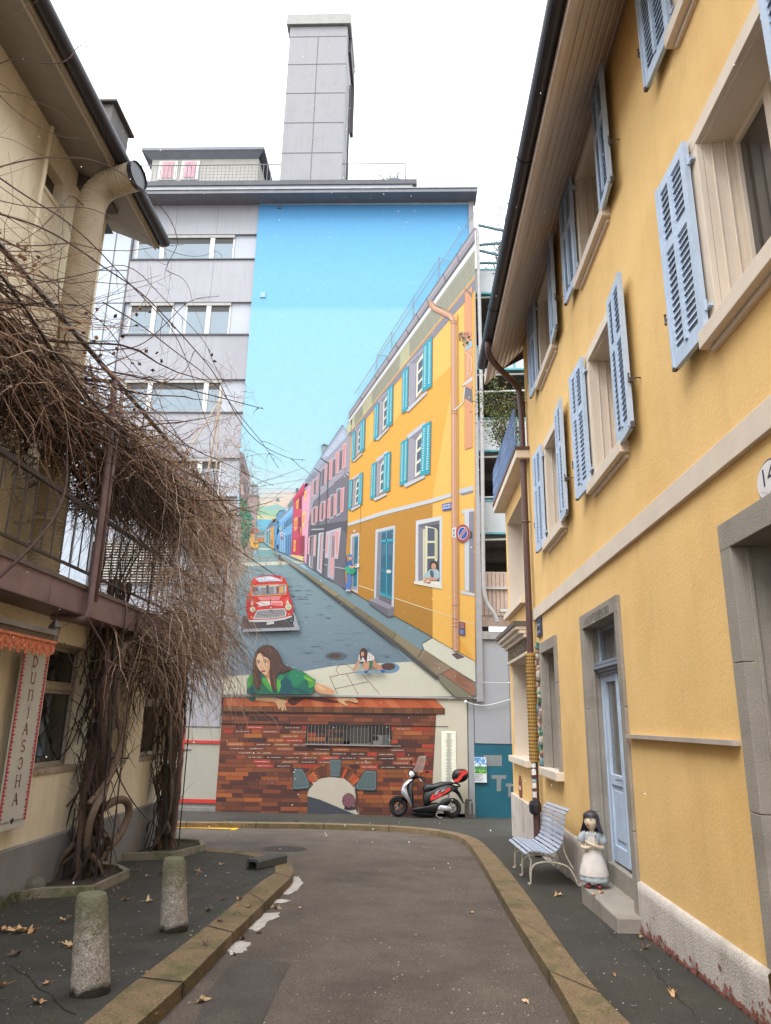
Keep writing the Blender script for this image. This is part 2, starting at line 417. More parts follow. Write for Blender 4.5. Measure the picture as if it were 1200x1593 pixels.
house = thing('yellow_house', 'ochre yellow rendered house with light blue louvred shutters and a dark gutter', 'house', (XR, 3.6, gz(3.6)))
F1 = [(3.06, 4.02), (6.13, 7.06), (8.70, 9.64)]
more = [(-.1, .86), (-3.2, -2.24)]
ops = [(a, b, 3.9, 5.24) for a, b in F1 + more] + [(a, b, 6.33, 7.6) for a, b in F1 + more]
gw = (9.64, 10.56, .93, 2.47); bd = (6.72, 7.97, -.05, 2.5); rd = (2.95, 4.2, .3, 2.52)
ops += [gw, bd, rd, (-.3, .9, .95, 2.5)]
mb = MB(); facade(mb, XR, Y0, Y1, -.6, 7.85, ops, 'x')
mb.box(XR + .001, XR + .3, Y1 - .002, Y1, 2.0, 7.8); mb.face([(XR, Y1, -.6), (XR, Y1, 7.85), (XR + 7, Y1, 7.85), (XR + 7, Y1, -.6)])
wall = mb.build('wall', M_yel, house)
# string course
mb = MB(); mb.box(XR - .035, XR + .01, Y0, Y1 - .1, 3.0, 3.17); mb.build('string_course', M_trim, house, bevel=.004)
# little ledge between the doors
mb = MB(); mb.box(XR - .05, XR + .01, 4.42, 6.56, 1.40, 1.43); mb.build('drip_ledge', mat('zinc', (.42, .36, .31), .6, var=.15), house)
def win(y0, y1, z0, z1, m=M_trim, d=.26, fw=.115, sill=True, glass=True, shut=True, par=house):
    mb = MB()
    for i, (a, b, c, e) in enumerate(((y0 - fw, y0, z0, z1), (y1, y1 + fw, z0, z1), (y0 - fw, y1 + fw, z1, z1 + fw))):
        mb.box(XR - .022 - .002 * (i == 2), XR + .02, a, b, c, e)
    # reveal
    for (p, q) in (((y0, z0), (y0, z1)), ((y1, z0), (y1, z1)), ((y0, z1), (y1, z1)), ((y0, z0), (y1, z0))):
        mb.face([(XR + .02, p[0], p[1]), (XR + .02, q[0], q[1]), (XR + d, q[0], q[1]), (XR + d, p[0], p[1])])
    # steps of the reveal
    for yy, s in ((y0, 1), (y1, -1)):
        for k, xx in enumerate((.07, .15)):
            mb.box(XR + xx, XR + xx + .012, min(yy, yy + s * (.012 + .01 * k)), max(yy, yy + s * (.012 + .01 * k)), z0 + .001, z1 - .001)
    fr = mb.build('window_surround', m, par, bevel=.004)
    if sill:
        mb = MB(); mb.box(XR - .085, XR + .05, y0 - fw - .045, y1 + fw + .045, z0 - .11, z0 + .004); mb.box(XR - .03, XR + .01, y0 - fw, y1 + fw, z0 - .15, z0 - .11)
        mb.build('sill', m, fr, bevel=.006)
    mb = MB(); w = .055; x = XR + d
    mb.box(x - .05, x, y0, y0 + w, z0, z1); mb.box(x - .05, x, y1 - w, y1, z0, z1)
    mb.box(x - .05, x, y0 + w, y1 - w, z0, z0 + w); mb.box(x - .05, x, y0 + w, y1 - w, z1 - w, z1)
    ym = (y0 + y1) / 2; mb.box(x - .056, x, ym - .04, ym + .04, z0 + w, z1 - w)
    mb.build('sash', m, fr, bevel=.004)
    if glass:
        mb = MB(); mb.face([(x - .02, y0, z0), (x - .02, y1, z0), (x - .02, y1, z1), (x - .02, y0, z1)]); mb.build('pane', M_glass, fr)
    return fr
for a, b in F1 + more:
    win(a, b, 3.9, 5.24); win(a, b, 6.33, 7.6)
win(-.3, .9, .95, 2.5, M_stone)
# shutters -----------------------------------------------------------
def shutter_mesh(w, h):
    """hinge edge at origin, extends along +y, outer face towards -x"""
    mb = MB(); t = .036; st = .065
    mb.box(-t, 0, 0, st, 0, h); mb.box(-t, 0, w - st, w, 0, h)
    for z0, z1 in ((0, .10), (h * .60, h * .60 + .07), (h - .08, h)): mb.box(-t + .002, -.002, st, w - st, z0, z1)
    mb.box(-t - .012, -.004, w / 2 - .018, w / 2 + .018, .1, h - .09)
    # rebate strip on the free edge
    mb.box(-t - .012, -t, w - .022, w - .004, .01, h - .01)
    mb.mi(1); mb.box(-.018, -.0005, st, w - st, .1, h - .08)  # added backing board that keeps the gaps between slats from going black
    for lo, hi in ((.10, h * .60), (h * .60 + .07, h - .08)):
        n = max(2, int((hi - lo) / .052))
        for k in range(n):
            z = lo + (k + .5) * (hi - lo) / n
            for ya, yb in ((st, w / 2 - .018), (w / 2 + .018, w - st)):
                mb.face([(-.004, ya, z + .034), (-.004, yb, z + .034), (-t + .004, yb, z - .018), (-t + .004, ya, z - .018)])
                mb.face([(-.004, ya, z + .028), (-t + .004, ya, z - .024), (-t + .004, yb, z - .024), (-.004, yb, z + .028)])
                mb.face([(-t + .004, ya, z - .024), (-t + .004, ya, z - .018), (-t + .004, yb, z - .018), (-t + .004, yb, z - .024)])
    return mb
def make_shutter(h):
    root = thing('window_shutter', None, None)
    return root
_sh = {}
def shutter(y, z, h, side, tilt, w=.49):
    """a shutter is hinged on the house: a part of it, with hinges and holder as sub-parts. side -1: extends to smaller y"""
    mbs = shutter_mesh(w, h); s = side
    ca, sa = math.cos(tilt), math.sin(tilt)
    def tf(p):
        x, yy, zz = p
        # tilt opens the free edge away from the wall
        X = XR - .042 + x * ca - yy * sa; Y = y + s * (yy * ca - x * sa * 0); return (X, Y, z + zz)
    mbs.v = [tf(p) for p in mbs.v]
    o = mbs.build('shutter', [M_blue, M_bluedark], house)
    for zz in (.16, h - .2):
        mb = MB(); a = Vector((XR - .05, y - s * .004, z + zz)); mb.bar(a, a + Vector((0, 0, .075)), .013, 8); mb.box(XR - .052, XR - .015, min(y, y - s * .05), max(y, y - s * .05), z + zz + .01, z + zz + .03)
        mb.build('hinge', M_bluedark, o)
    mb = MB()   # shutter dog on the wall
    e = y + s * (w + .02)
    for zz in (.42, ):
        mb.bar((XR, e + s * .03, z + zz), (XR - .10, e + s * .03, z + zz), .006, 6)
        mb.bar((XR - .10, e + s * .03, z + zz - .035), (XR - .10, e + s * .03, z + zz + .035), .007, 6)
        mb.sph((XR - .1, e + s * .03, z + zz + .035), .011, 6, 4); mb.sph((XR - .1, e + s * .03, z + zz - .035), .011, 6, 4)
        mb.box(XR - .09, XR - .05, min(e, e - s * .03), max(e, e - s * .03), z + zz - .02, z + zz + .02)
    mb.build('shutter_catch', M_iron, o)
    mb = MB(); mb.obox((XR - .085, e - s * .02, z + .02), (.015, 0, 0), (0, .02, 0), (0, 0, .025)); mb.build('bottom_latch', M_iron, o)
    return o
for i, (a, b) in enumerate(F1 + more):
    for zz, h in ((3.86, 1.47), (6.28, 1.40)):
        shutter(b + .075, zz, h, 1, math.radians(2.0)); shutter(a - .055, zz, h, -1, math.radians(4 if zz > 5 else 3))
# stone surrounds ------------------------------------------------------
def stone_frame(y0, y1, z0, z1, d, fw=.125, sill=False):
    mb = MB()
    cuts = [z0, z0 + (z1 - z0) * .34, z0 + (z1 - z0) * .7, z1]
    for (a, b) in ((y0 - fw, y0), (y1, y1 + fw)):
        for c, e in zip(cuts, cuts[1:]): mb.box(XR - .03, XR + .04, a, b, c + .004, e)
    mb.box(XR - .032, XR + .04, y0 - fw, y1 + fw, z1 - .0015, z1 + fw + .02)
    for (p, q) in (((y0, z0), (y0, z1)), ((y1, z0), (y1, z1)), ((y0, z1), (y1, z1)), ((y0, z0), (y1, z0))):
        mb.face([(XR + .035, p[0], p[1]), (XR + .035, q[0], q[1]), (XR + d, q[0], q[1]), (XR + d, p[0], p[1])])
    mb.box(XR + .05, XR + .075, y1 - .02, y1 - .001, z0 + .01, z1 - .01)
    return mb.build('stone_surround', M_stone, house, bevel=.004)
# ground floor window
sw = stone_frame(gw[0], gw[1], gw[2], gw[3], .26)
mb = MB(); mb.box(XR - .1, XR + .05, gw[0] - .16, gw[1] + .16, gw[2] - .1, gw[2] + .004); mb.build('sill', M_trim, sw, bevel=.006)
mb = MB(); x = XR + .2
for a, b in ((gw[0], gw[0] + .06), (gw[1] - .06, gw[1])): mb.box(x, x + .05, a, b, gw[2], gw[3])
mb.box(x, x + .05, gw[0] + .06, gw[1] - .06, gw[2], gw[2] + .06); mb.box(x, x + .05, gw[0] + .06, gw[1] - .06, gw[3] - .06, gw[3]); mb.box(x - .004, x + .05, 10.07, 10.13, gw[2] + .06, gw[3] - .06)
mb.build('sash', M_trim, sw, bevel=.003)
mb = MB(); mb.face([(x + .03, gw[0], gw[2]), (x + .03, gw[1], gw[2]), (x + .03, gw[1], gw[3]), (x + .03, gw[0], gw[3])]); mb.build('pane', M_glass, sw)
# blue door
sb = stone_frame(bd[0], bd[1], -.3, bd[3], .22)
mb = MB(); put_text(mb, 'A.H.DUFTQUREN 2002', (XR - .034, 7.84, 2.515), (0, -1, 0), (0, 0, 1), .085, .98); mb.build('carved_inscription', mat('carved_shadow', (.09, .08, .07), .9), sb)
xd = XR + .14
door = MB()
def frame_panel(mb, x, y0, y1, z0, z1, st=.085, rails=(), t=.04):
    mb.box(x, x + t, y0, y0 + st, z0, z1); mb.box(x, x + t, y1 - st, y1, z0, z1)
    for a, b in rails: mb.box(x + .001, x + t, y0 + st, y1 - st, a, b)
zb, zt = .22, 2.02
ym = (bd[0] + bd[1]) / 2
for a, b in ((bd[0] + .04, ym - .003), (ym + .003, bd[1] - .04)):
    frame_panel(door, xd, a, b, zb, zt, rails=((zb, zb + .15), (.93, 1.03), (zt - .09, zt)))
    door.box(xd + .02, xd + .035, a + .085, b - .085, zb + .15, .93); door.box(xd + .008, xd + .03, a + .13, b - .13, zb + .21, .88)
door.box(xd - .018, xd, ym - .03, ym + .03, zb + .02, zt - .02)
for a, b in ((bd[0], bd[0] + .04), (bd[1] - .04, bd[1])): door.box(xd - .01, xd + .05, a, b, .15, 2.5)
dr = door.build('blue_double_door', M_blue, house, bevel=.004)
mb = MB()   # transom moulding
for k, (zz, pr) in enumerate(((2.0, .03), (2.03, .055), (2.06, .085), (2.10, .07))): mb.box(xd - pr, xd + .02, bd[0] + .002, bd[1] - .002, zz, zz + .031)
for a, b in ((bd[0] + .04, bd[0] + .09), (ym - .025, ym + .025), (bd[1] - .09, bd[1] - .04)): mb.box(xd, xd + .04, a, b, 2.131, 2.46)
mb.box(xd, xd + .04, bd[0] + .04, bd[1] - .04, 2.46, 2.5)
mb.build('transom', mat('transom_grey', (.20, .23, .28), .5, var=.1), dr, bevel=.004)
mb = MB(); mb.face([(xd + .03, bd[0], .9), (xd + .03, bd[1], .9), (xd + .03, bd[1], 2.5), (xd + .03, bd[0], 2.5)]); mb.build('door_glass', mat('grey_door_glass', (.14, .135, .13), .08, var=.2, spec=.8), dr)
mb = MB(); mb.bar((xd - .05, ym + .01, 1.0), (xd - .05, ym + .12, 1.0), .01, 8); mb.bar((xd, ym + .02, 1.0), (xd - .05, ym + .02, 1.0), .01, 8); mb.build('door_handle', mat('steel', (.5, .5, .5), .3, metal=1, var=0), dr)
mb = MB(); mb.box(xd + .03, xd + .08, bd[0], bd[1], -.3, .22); mb.box(XR + .03, xd + .05, bd[0] - .001, bd[1] + .001, -.3, .02); mb.box(xd - .05, xd + .05, bd[0] + .002, bd[1] - .002, .0, .2)
mb.build('threshold', M_stone, house, bevel=.008)
# steps in front of blue door
a = onx(976, 1429, 1.55)
tz = .02
mb = MB(); mb.box(1.675, XR + .04, 6.54, 7.80, -.35, tz + .0); mb.build('door_step', M_stone, house, bevel=.012)
# right-hand brown door
sr = stone_frame(rd[0], rd[1], .3, rd[3], .40, fw=.14)
xd = XR + .24; mb = MB()
mb.box(xd, xd + .05, rd[0], rd[0] + .1, .3, 2.52); mb.box(xd, xd + .05, rd[1] - .1, rd[1], .3, 2.52); mb.box(xd, xd + .05, rd[0] + .1, rd[1] - .1, 2.44, 2.52)
frame_panel(mb, xd + .01, rd[0] + .1, rd[1] - .1, .3, 1.86, st=.1, rails=((.3, .5), (.95, 1.1), (1.76, 1.86)))
mb.box(xd + .03, xd + .045, rd[0] + .2, rd[1] - .2, .5, 1.76)
rdo = mb.build('brown_door', mat('brown_wood', (.10, .045, .028), .5, var=.25, scale=9, stretch=(8, 8, .8)), house, bevel=.004)
mb = MB()
for zz, pr in ((1.87, .03), (1.9, .07), (1.94, .1), (1.98, .06)): mb.box(xd - pr, xd + .02, rd[0] + .003, rd[1] - .003, zz, zz + .033)
mb.build('transom', M_gut, rdo, bevel=.004)
mb = MB(); mb.face([(xd + .03, rd[0], 2.0), (xd + .03, rd[1], 2.0), (xd + .03, rd[1], 2.52), (xd + .03, rd[0], 2.52)]); mb.build('pane', mat('blueish_glass', (.06, .07, .11), .08, var=.2, spec=.8), rdo)
mb = MB(); mb.box(XR - .02, XR + .36, 2.82, 4.33, -.2, .3); mb.build('door_step', M_stone, house, bevel=.012)
# plinth with peeling foot
def plinth(y0, y1, ztop=.27):
    mb = MB(); n = max(2, int((y1 - y0) / .1)); rn = random.Random(5)
    def X(z, y): return XR - .028 + .006 * mnoise.noise(Vector((y * 2, z * 3, 1)))
    zs = [-.6, -.3, -.15, 0, .12, .2, ztop]
    rows = [[Vector((X(z, y0 + (y1 - y0) * i / n), y0 + (y1 - y0) * i / n, z)) for i in range(n + 1)] for z in zs]
    rows.append([Vector((XR + .001, p.y, ztop + .015)) for p in rows[-1]])
    mb.grid(rows); return mb.build('plinth', M_plinth, house, smooth=True)
for a, b in ((-4, 2.8), (4.345, 6.59), (8.1, Y1)): plinth(a, b)
mb = MB(); rn = random.Random(11)
def peel(y0, y1, hmax):
    n = int((y1 - y0) / .025); pts = []
    for i in range(n + 1):
        y = y0 + (y1 - y0) * i / n
        h = .012 + hmax * max(0, mnoise.noise(Vector((y * 3.1, 0, 0))) * .9 + mnoise.noise(Vector((y * 13, 2, 0))) * .5 + .12)
        pts.append((y, h))
    for (a, ha), (b, hb) in zip(pts, pts[1:]):
        mb.face([(XR - .0365, a, gz(a) - .02), (XR - .0365, b, gz(b) - .02), (XR - .0365, b, gz(b) + hb), (XR - .0365, a, gz(a) + ha)])
peel(3.0, 6.5, .045)
for k in range(340):
    y = 3.0 + 3.55 * rn.random() ** 1.15; hh = abs(rn.gauss(0, .036)) * (1.3 if mnoise.noise(Vector((y * 2.2, 5, 0))) > 0 else .35); c_ = (y, gz(y) + .01 + hh); r0 = rn.uniform(.006, .03)
    n_ = 7; mb.face([(XR - .0375 - .00004 * k, c_[0] + r0 * rn.uniform(.5, 1.2) * math.cos(2 * PI * j / n_), c_[1] + r0 * rn.uniform(.4, 1.0) * math.sin(2 * PI * j / n_)) for j in range(n_)])
mb.build('peeling_red_foot', M_redpeel, house)
# eaves
mb = MB()
XE = 1.31; ZE = 7.16
nb = 7
for k in range(nb):
    x0 = XR + .02 + (XE - XR - .02) * k / nb; x1 = XR + .02 + (XE - XR - .02) * (k + 1) / nb - .006 * -1
    z0 = 7.76 + (ZE - 7.76) * k / nb; z1 = 7.76 + (ZE - 7.76) * (k + 1) / nb
    mb.face([(x0, -4, z0), (x0, 11.45, z0), (x1 + .004, 11.45, z1), (x1 + .004, -4, z1)])
    mb.box(x1 - .002, x1 + .010, -4, 11.45, z1 - .008, z1 + .02)
mb.box(XE - .03, XE - .001, -4, 11.45, ZE - .03, ZE + .2)
sf = mb.build('eaves_soffit', M_soff, house)
mb = MB()
mb.box(XE - .055, XE - .03, -4, 11.48, ZE - .03, ZE + .16); mb.build('fascia', mat('fascia_pale', (.55, .44, .37), .7, var=.1), house)
mb = MB(); mb.face([(XE - .04, -4, ZE + .2), (XE - .04, 11.5, ZE + .2), (6, 11.5, 11.5), (6, -4, 11.5)]); mb.face([(XE - .04, 11.5, ZE + .2), (XE - .04, 11.5, ZE + .1), (XR + .2, 11.45, 7.7), (XR + 5, 11.45, 7.7), (6, 11.5, 11.5)])
mb.build('roof', mat('dark_tiles', (.06, .04, .035), .8, var=.3, scale=5), house)
mb = MB(); rows = []
XG = 1.185; ZG = 7.30; RG = .085
for y in [-4 + 15.1 * i / 20 for i in range(21)]:
    rows.append([Vector((XG + RG * math.cos(t), y, ZG + RG * math.sin(t))) for t in [PI + PI * k / 10 for k in range(11)]] + [Vector((XG + RG * .9, y, ZG + .01)), Vector((XG - RG * .95, y, ZG - .01))])
mb.grid(rows, True, True)
for y in (9.3, 6.4, 3.6): mb.tube([Vector((XG + (RG + .004) * math.cos(t), y, ZG + (RG + .004) * math.sin(t))) for t in [PI + PI * k / 10 for k in range(11)]], .008, 5)
g = mb.build('gutter', M_gut, house, smooth=False)
pp = [(XG, 10.2, ZG - .06), (XG, 10.22, ZG - .2), (XG + .06, 10.4, ZG - .27), (1.55, 10.85, ZG - .32), (1.74, 11.05, ZG - .38), (1.80, 11.1, ZG - .52), (1.81, 11.1, 6), (1.81, 11.1, 3.5), (1.81, 11.1, gz(11.1))]
mb = MB(); pts = smooth_poly([Vector(p) for p in pp], 2); mb.tube(pts, .05, 12)
for z in (4.55, 6.6): mb.tube([(1.81, 11.1, z), (1.81, 11.1, z + .03)], .058, 12); mb.bar((1.81, 11.1, z + .015), (XR, 11.1, z + .015), .008)
mb.build('downpipe', M_pipe, house, smooth=2)
# perforated mustard sleeve over the lower downpipe
mb = MB(); cx, cy = 1.81, 11.1
M_slv = mat('mustard_sleeve', (.42, .24, .055), .8, var=.15, scale=12)
mb.tube([(cx, cy, .98), (cx, cy, 2.52)], .072, 14)
for z in (2.24, 2.28, 2.02): mb.tube([(cx, cy, z), (cx, cy, z + .02)], .079, 14)
s1 = mb.build('pipe_sleeve', M_slv, house)
mb = MB()
for r in range(30):
    z = 1.02 + r * .05
    for k in range(16):
        t = 2 * PI * k / 16; c = Vector((cx + .0735 * math.cos(t), cy + .0735 * math.sin(t), z))
        mb.obox(c, (.0015 * math.cos(t), .0015 * math.sin(t), 0), (-.008 * math.sin(t), .008 * math.cos(t), 0), (0, 0, .011))
mb.build('sleeve_holes', mat('sleeve_dark', (.06, .035, .02), .9, var=0), s1)
rn = random.Random(4); stc = [(.7, .7, .68), (.75, .75, .72), (.3, .5, .65), (.7, .68, .6), (.62, .6, .6)]
for i, (z, h) in enumerate(((.9, .07), (.80, .08), (.69, .05), (.62, .1), (.5, .08))):
    mb = MB(); 
    for k in range(5):
        t0 = PI + .35 + k * .26; t1 = t0 + .26; P = lambda t, zz: Vector((cx + .0525 * math.cos(t), cy + .0525 * math.sin(t), zz))
        mb.face([P(t0, z), P(t1, z + rn.uniform(-.01, .01)), P(t1, z + h), P(t0, z + h + rn.uniform(-.015, .015))])
    mb.build('sticker', mat('sticker%d' % i, stc[i], .6, var=.3, scale=60), house)
mb = MB(); mb.lathe((cx - .02, cy - .03, .28), [(.06, 0), (.085, .03), (.09, .12), (.07, .17), (.03, .18)], 10); mb.build('pipe_shoe', M_gut, house)
# ornament strip of little found objects beside the pipe
rn = random.Random(9)
om = MB(); cols = [(.45, .4, .33), (.10, .10, .12), (.5, .36, .3), (.12, .22, .25), (.5, .48, .45), (.3, .18, .12), (.08, .2, .12)]
om.cc = (.5, .42, .34); om.box(XR - .012, XR + .01, 10.74, 10.98, .95, 2.66)
z = .98
while z < 2.6:
    om.cc = rn.choice(cols); r = rn.uniform(.03, .055); om.sph((XR - .03, 10.86 + rn.uniform(-.05, .05), z), r, 7, 5, (.8, rn.uniform(.7, 1.5), rn.uniform(.8, 1.9)))
    om.cc = rn.choice(cols); om.obox((XR - .03, 10.86 + rn.uniform(-.08, .08), z + .03), (.02, 0, 0), (0, .03, .01), (0, -.01, .03)); z += rn.uniform(.04, .075)
om.build('found_object_relief', mat('painted_relief', (1, 1, 1), .5, var=.2, scale=40, vcol=True), house, vc=True)
# small street sign
mb = MB(); mb.box(XR - .03, XR - .002, 10.5, 10.82, 2.72, 2.98); sg = mb.build('street_sign', mat('sign_blue', (.03, .04, .085), .35), house, bevel=.004)
mb = MB(); put_text(mb, 'Steinen', (XR - .032, 10.79, 2.87), (0, -1, 0), (0, 0, 1), .05, .24); put_text(mb, 'strasse', (XR - .032, 10.79, 2.77), (0, -1, 0), (0, 0, 1), .05, .24); mb.build('sign_lettering', mat('sign_white', (.7, .72, .75), .4, var=0), sg)
# oval house number plaque
mb = MB(); n = 28; _q = onx(1183, 757, XR); cy, cz = _q.y - .15, _q.z - .012
mb.prism([(XR - .004, cy + .15 * math.cos(2 * PI * k / n), cz + .115 * math.sin(2 * PI * k / n)) for k in range(n)], (-.012, 0, 0)); pq = mb.build('number_plaque', mat('plaque_rim', (.03, .02, .05), .35, var=0), house)
mb = MB(); mb.prism([(XR - .014, cy + .138 * math.cos(2 * PI * k / n), cz + .103 * math.sin(2 * PI * k / n)) for k in range(n)], (-.008, 0, 0)); mb.build('plaque_enamel', mat('enamel', (.72, .68, .68), .25, var=.03), pq)
mb = MB(); put_text(mb, '14', (XR - .0235, cy + .062, cz - .02), (0, -1, 0), (0, 0, 1), .10, .12)
for k, ch in enumerate('Rolandstr.'):
    t = math.radians(205 + k * 14); P = Vector((XR - .0235, cy - .115 * math.cos(t) * -1, cz + .078 * math.sin(t)))
    put_text(mb, ch, P, (0, math.sin(t) * -1 * -1, 0) if 0 else (0, -1, 0), (0, 0, 1), .022)
mb.build('plaque_digits', mat('plaque_ink', (.03, .02, .04), .4, var=0), pq)
# ================================================================ neighbouring corner house with balcony
nh = thing('corner_house', 'narrow yellow corner house with blue balcony railing and carved fascia board', 'house', (XR, 12.8, gz(12.8)))
NY0, NY1 = 11.225, 14.1
u = (12.0, 13.88, 3.5, 5.28); l = (12.0, 13.75, .95, 2.55)
mb = MB(); facade(mb, XR, NY0, NY1, -.8, 5.72, [u, l], 'x'); mb.face([(XR, NY1, -.8), (XR, NY1, 5.72), (XR + 7, NY1, 5.72), (XR + 7, NY1, -.8)]); mb.face([(XR, NY0, 5.72), (XR, NY1, 5.72), (XR + 7, NY1, 5.72), (XR + 7, NY0, 5.72)])
mb.build('wall', M_yel, nh)
for (a, b, c, e) in (u, l):
    mb = MB()
    for (p, q) in (((a, c), (a, e)), ((b, c), (b, e)), ((a, e), (b, e)), ((a, c), (b, c))):
        mb.face([(XR, p[0], p[1]), (XR, q[0], q[1]), (XR + .42, q[0], q[1]), (XR + .42, p[0], p[1])])
    o = mb.build('window_reveal', M_trim, nh)
    mb = MB(); x = XR + .3
    for yy in (a, (a + b) / 2 - .03, b - .06): mb.box(x, x + .05, yy, yy + .06, c, e)
    for zz in (c, c + (e - c) * .3, e - .06): mb.box(x + .002, x + .05, a, b, zz, zz + .06)
    mb.build('window_frame', M_trim, o, bevel=.004)
    mb = MB(); mb.face([(x + .03, a, c), (x + .03, b, c), (x + .03, b, e), (x + .03, a, e)]); mb.build('pane', M_glass, o)
    mb = MB(); mb.box(XR - .10, XR + .04, a - .15, b + .15, c - .1, c + .004); mb.build('sill', M_trim, o, bevel=.006)
mb = MB(); mb.box(XR - .26, XR + .02, 11.6, NY1 - .02, 3.0, 3.07); mb.build('cornice_cap', mat('dark_zinc', (.10, .085, .075), .5), nh)
mb = MB(); 
for k, (pr, a, b) in enumerate(((.23, 2.94, 3.0), (.17, 2.88, 2.94), (.10, 2.82, 2.88), (.07, 2.55, 2.6))): mb.box(XR - pr, XR + .02, 11.62 + k * .01, NY1 - .04 - k * .02, a, b)
mb.build('cornice', M_trim, nh, bevel=.006)
mb = MB(); mb.box(XR - .04, XR + .01, 11.7, NY1 - .1, 2.6, 2.82); fb = mb.build('shop_fascia', mat('fascia_brown', (.12, .09, .06), .8, var=.3, scale=30), nh)
mb = MB(); vs, fs = text_faces('RESTAURANT'); put_text(mb, 'RESTAURANT', (XR - .062, 13.9, 2.625), (0, -1, 0), (0, 0, 1), .17, 2.1); mb.build('carved_letters', mat('letters_tan', (.30, .24, .16), .8, var=.3, scale=30), fb)
mb = MB(); mb.box(XR - .045, XR + .01, 11.3, NY1 + .03, -.8, .30); mb.build('plinth', M_plinth, nh, bevel=.01)
# balcony
mb = MB(); mb.box(XR - .22, XR + 1, 10.98, NY1 + .12, 5.60, 5.74); mb.build('balcony_slab', M_trim, nh, bevel=.01)
mb = MB(); mb.box(XR - .235, XR + 1, 10.96, NY1 + .135, 5.74, 5.79); mb.build('balcony_edge', M_pipe, nh)
mb = MB(); x = XR - .2; z0, z1 = 5.82, 6.52
for a, b in (((x, 11.15, z0), (x, 14.2, z0)), ((x, 11.15, z1), (x, 14.2, z1)), ((x, 14.2, z0), (XR + 1.5, 14.2, z0)), ((x, 14.2, z1), (XR + 1.5, 14.2, z1))): mb.bar(a, b, .014)
rn = random.Random(2)
for i in range(26):
    y = 11.15 + i * .122; mb.bar((x, y, z0), (x, y, z1), .007)
    for k in range(6):
        zc = z0 + .06 + k * .115; r = .045
        mb.tube([Vector((x - .004, y + .06 + r * math.cos(t) * (1 if k % 2 else -1), zc + r * 1.2 * math.sin(t))) for t in [2 * PI * j / 9 * .85 for j in range(9)]], .008, 4)
for i in range(10):
    xx = x + i * .15; mb.bar((xx, 14.2, z0), (xx, 14.2, z1), .007)
mb.build('balcony_railing', mat('railing_blue', (.16, .24, .42), .5), nh)
# round wall badge (oval red plate) below the shop window
mb = MB(); n = 20; mb.prism([(XR - .005, 13.15 + .16 * math.cos(2 * PI * k / n), .46 + .2 * math.sin(2 * PI * k / n)) for k in range(n)], (-.012, 0, 0)); b1 = mb.build('oval_plate', mat('plate_red', (.22, .07, .05), .5, var=.2, scale=30), nh)
mb = MB(); mb.box(XR - .02, XR - .016, 13.05, 13.25, .43, .49); mb.build('plate_band', M_trim, b1)
# ================================================================ LEFT HOUSE
M_cream = mat('cream_render', (.76, .67, .50), .9, var=.06, scale=1.2, bump=.4, bscale=60, col2=(.68, .59, .43), c2scale=.9, fine=.04, streak=.15)
M_grplinth = mat('grey_plinth', (.22, .21, .21), .9, var=.15, scale=2, bump=.8, bscale=60, col2=(.24, .21, .175), c2scale=1.5, c2lo=.58, c2hi=.66, fine=.12)
M_purple = mat('purple_metal', (.20, .125, .125), .5, var=.18, scale=2.5, col2=(.15, .09, .085), c2scale=2)
M_rail = mat('dark_railing', (.035, .022, .020), .5, var=.3, scale=20)
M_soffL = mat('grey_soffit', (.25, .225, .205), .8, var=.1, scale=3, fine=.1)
M_old = mat('old_white_wood', (.42, .37, .32), .7, var=.15, scale=10, fine=.1)
M_glassd = mat('dark_glass', (.022, .02, .018), .08, var=.4, scale=3, spec=.8)
XL = -3.6
lh = thing('cream_house', 'cream rendered house with terrace, purple metal edge, deep eaves and old windows', 'house', (XL, 6, gz(6)))
wA = (7.25, 8.32, .98, 2.22); wB = (8.55, 9.6, .97, 2.1); wC = (10.1, 11.28, .97, 2.1)
d0 = (5.1, 6.35, -.2, 2.0)
mb = MB(); facade(mb, XL, -4, 11.95, -.7, 2.62, [wA, wB, wC, d0], 'x')
mb.face([(XL, 11.95, -.7), (XL, 11.95, 2.62), (-9, 11.95, 2.62), (-9, 11.95, -.7)])
XU = -4.3; su = (6.9, 7.28, 7.42, 7.75)
facade(mb, XU, -4, 8.5, 2.62, 8.3, [su], 'x'); mb.face([(XU, 8.5, 2.62), (XU, 8.5, 8.3), (-9, 8.5, 8.3), (-9, 8.5, 2.62)])
mb.build('wall', M_cream, lh)
def lwin(o, A, dep, parts, mr=M_cream):
    a, b, c, e = o; mb = MB(); s = -1
    for (p, q) in (((a, c), (a, e)), ((b, c), (b, e)), ((a, e), (b, e)), ((a, c), (b, c))):
        mb.face([(A, p[0], p[1]), (A, q[0], q[1]), (A - dep, q[0], q[1]), (A - dep, p[0], p[1])])
    r = mb.build('window_reveal', mr, lh)
    if parts:
        x = A - dep; mb = MB(); w = .05
        for y in (a, b - w): mb.box(x, x + .05, y, y + w, c, e)
        for z in (c, c + (e - c) * .60, c + (e - c) * .66, e - w): mb.box(x + .002, x + .052, a + w, b - w, z, z + w)
        mb.box(x + .05, x + .075, a + w, b - w, c + (e - c) * .63, c + (e - c) * .68)
        mb.build('sash', M_old, r, bevel=.003)
        mb = MB(); mb.face([(x + .02, a, c), (x + .02, b, c), (x + .02, b, e), (x + .02, a, e)]); mb.build('pane', M_glassd, r)
        mb = MB(); mb.box(A - dep, A + .012, a + .002, b - .002, c - .045, c + .008); mb.build('sill', mat('sill_worn', (.36, .29, .22), .8, var=.3, scale=12, col2=(.2, .12, .08), c2scale=9), r, bevel=.004)
    return r
for o in (wA, wB, wC): lwin(o, XL, .24, True)
lwin(d0, XL, .3, False)
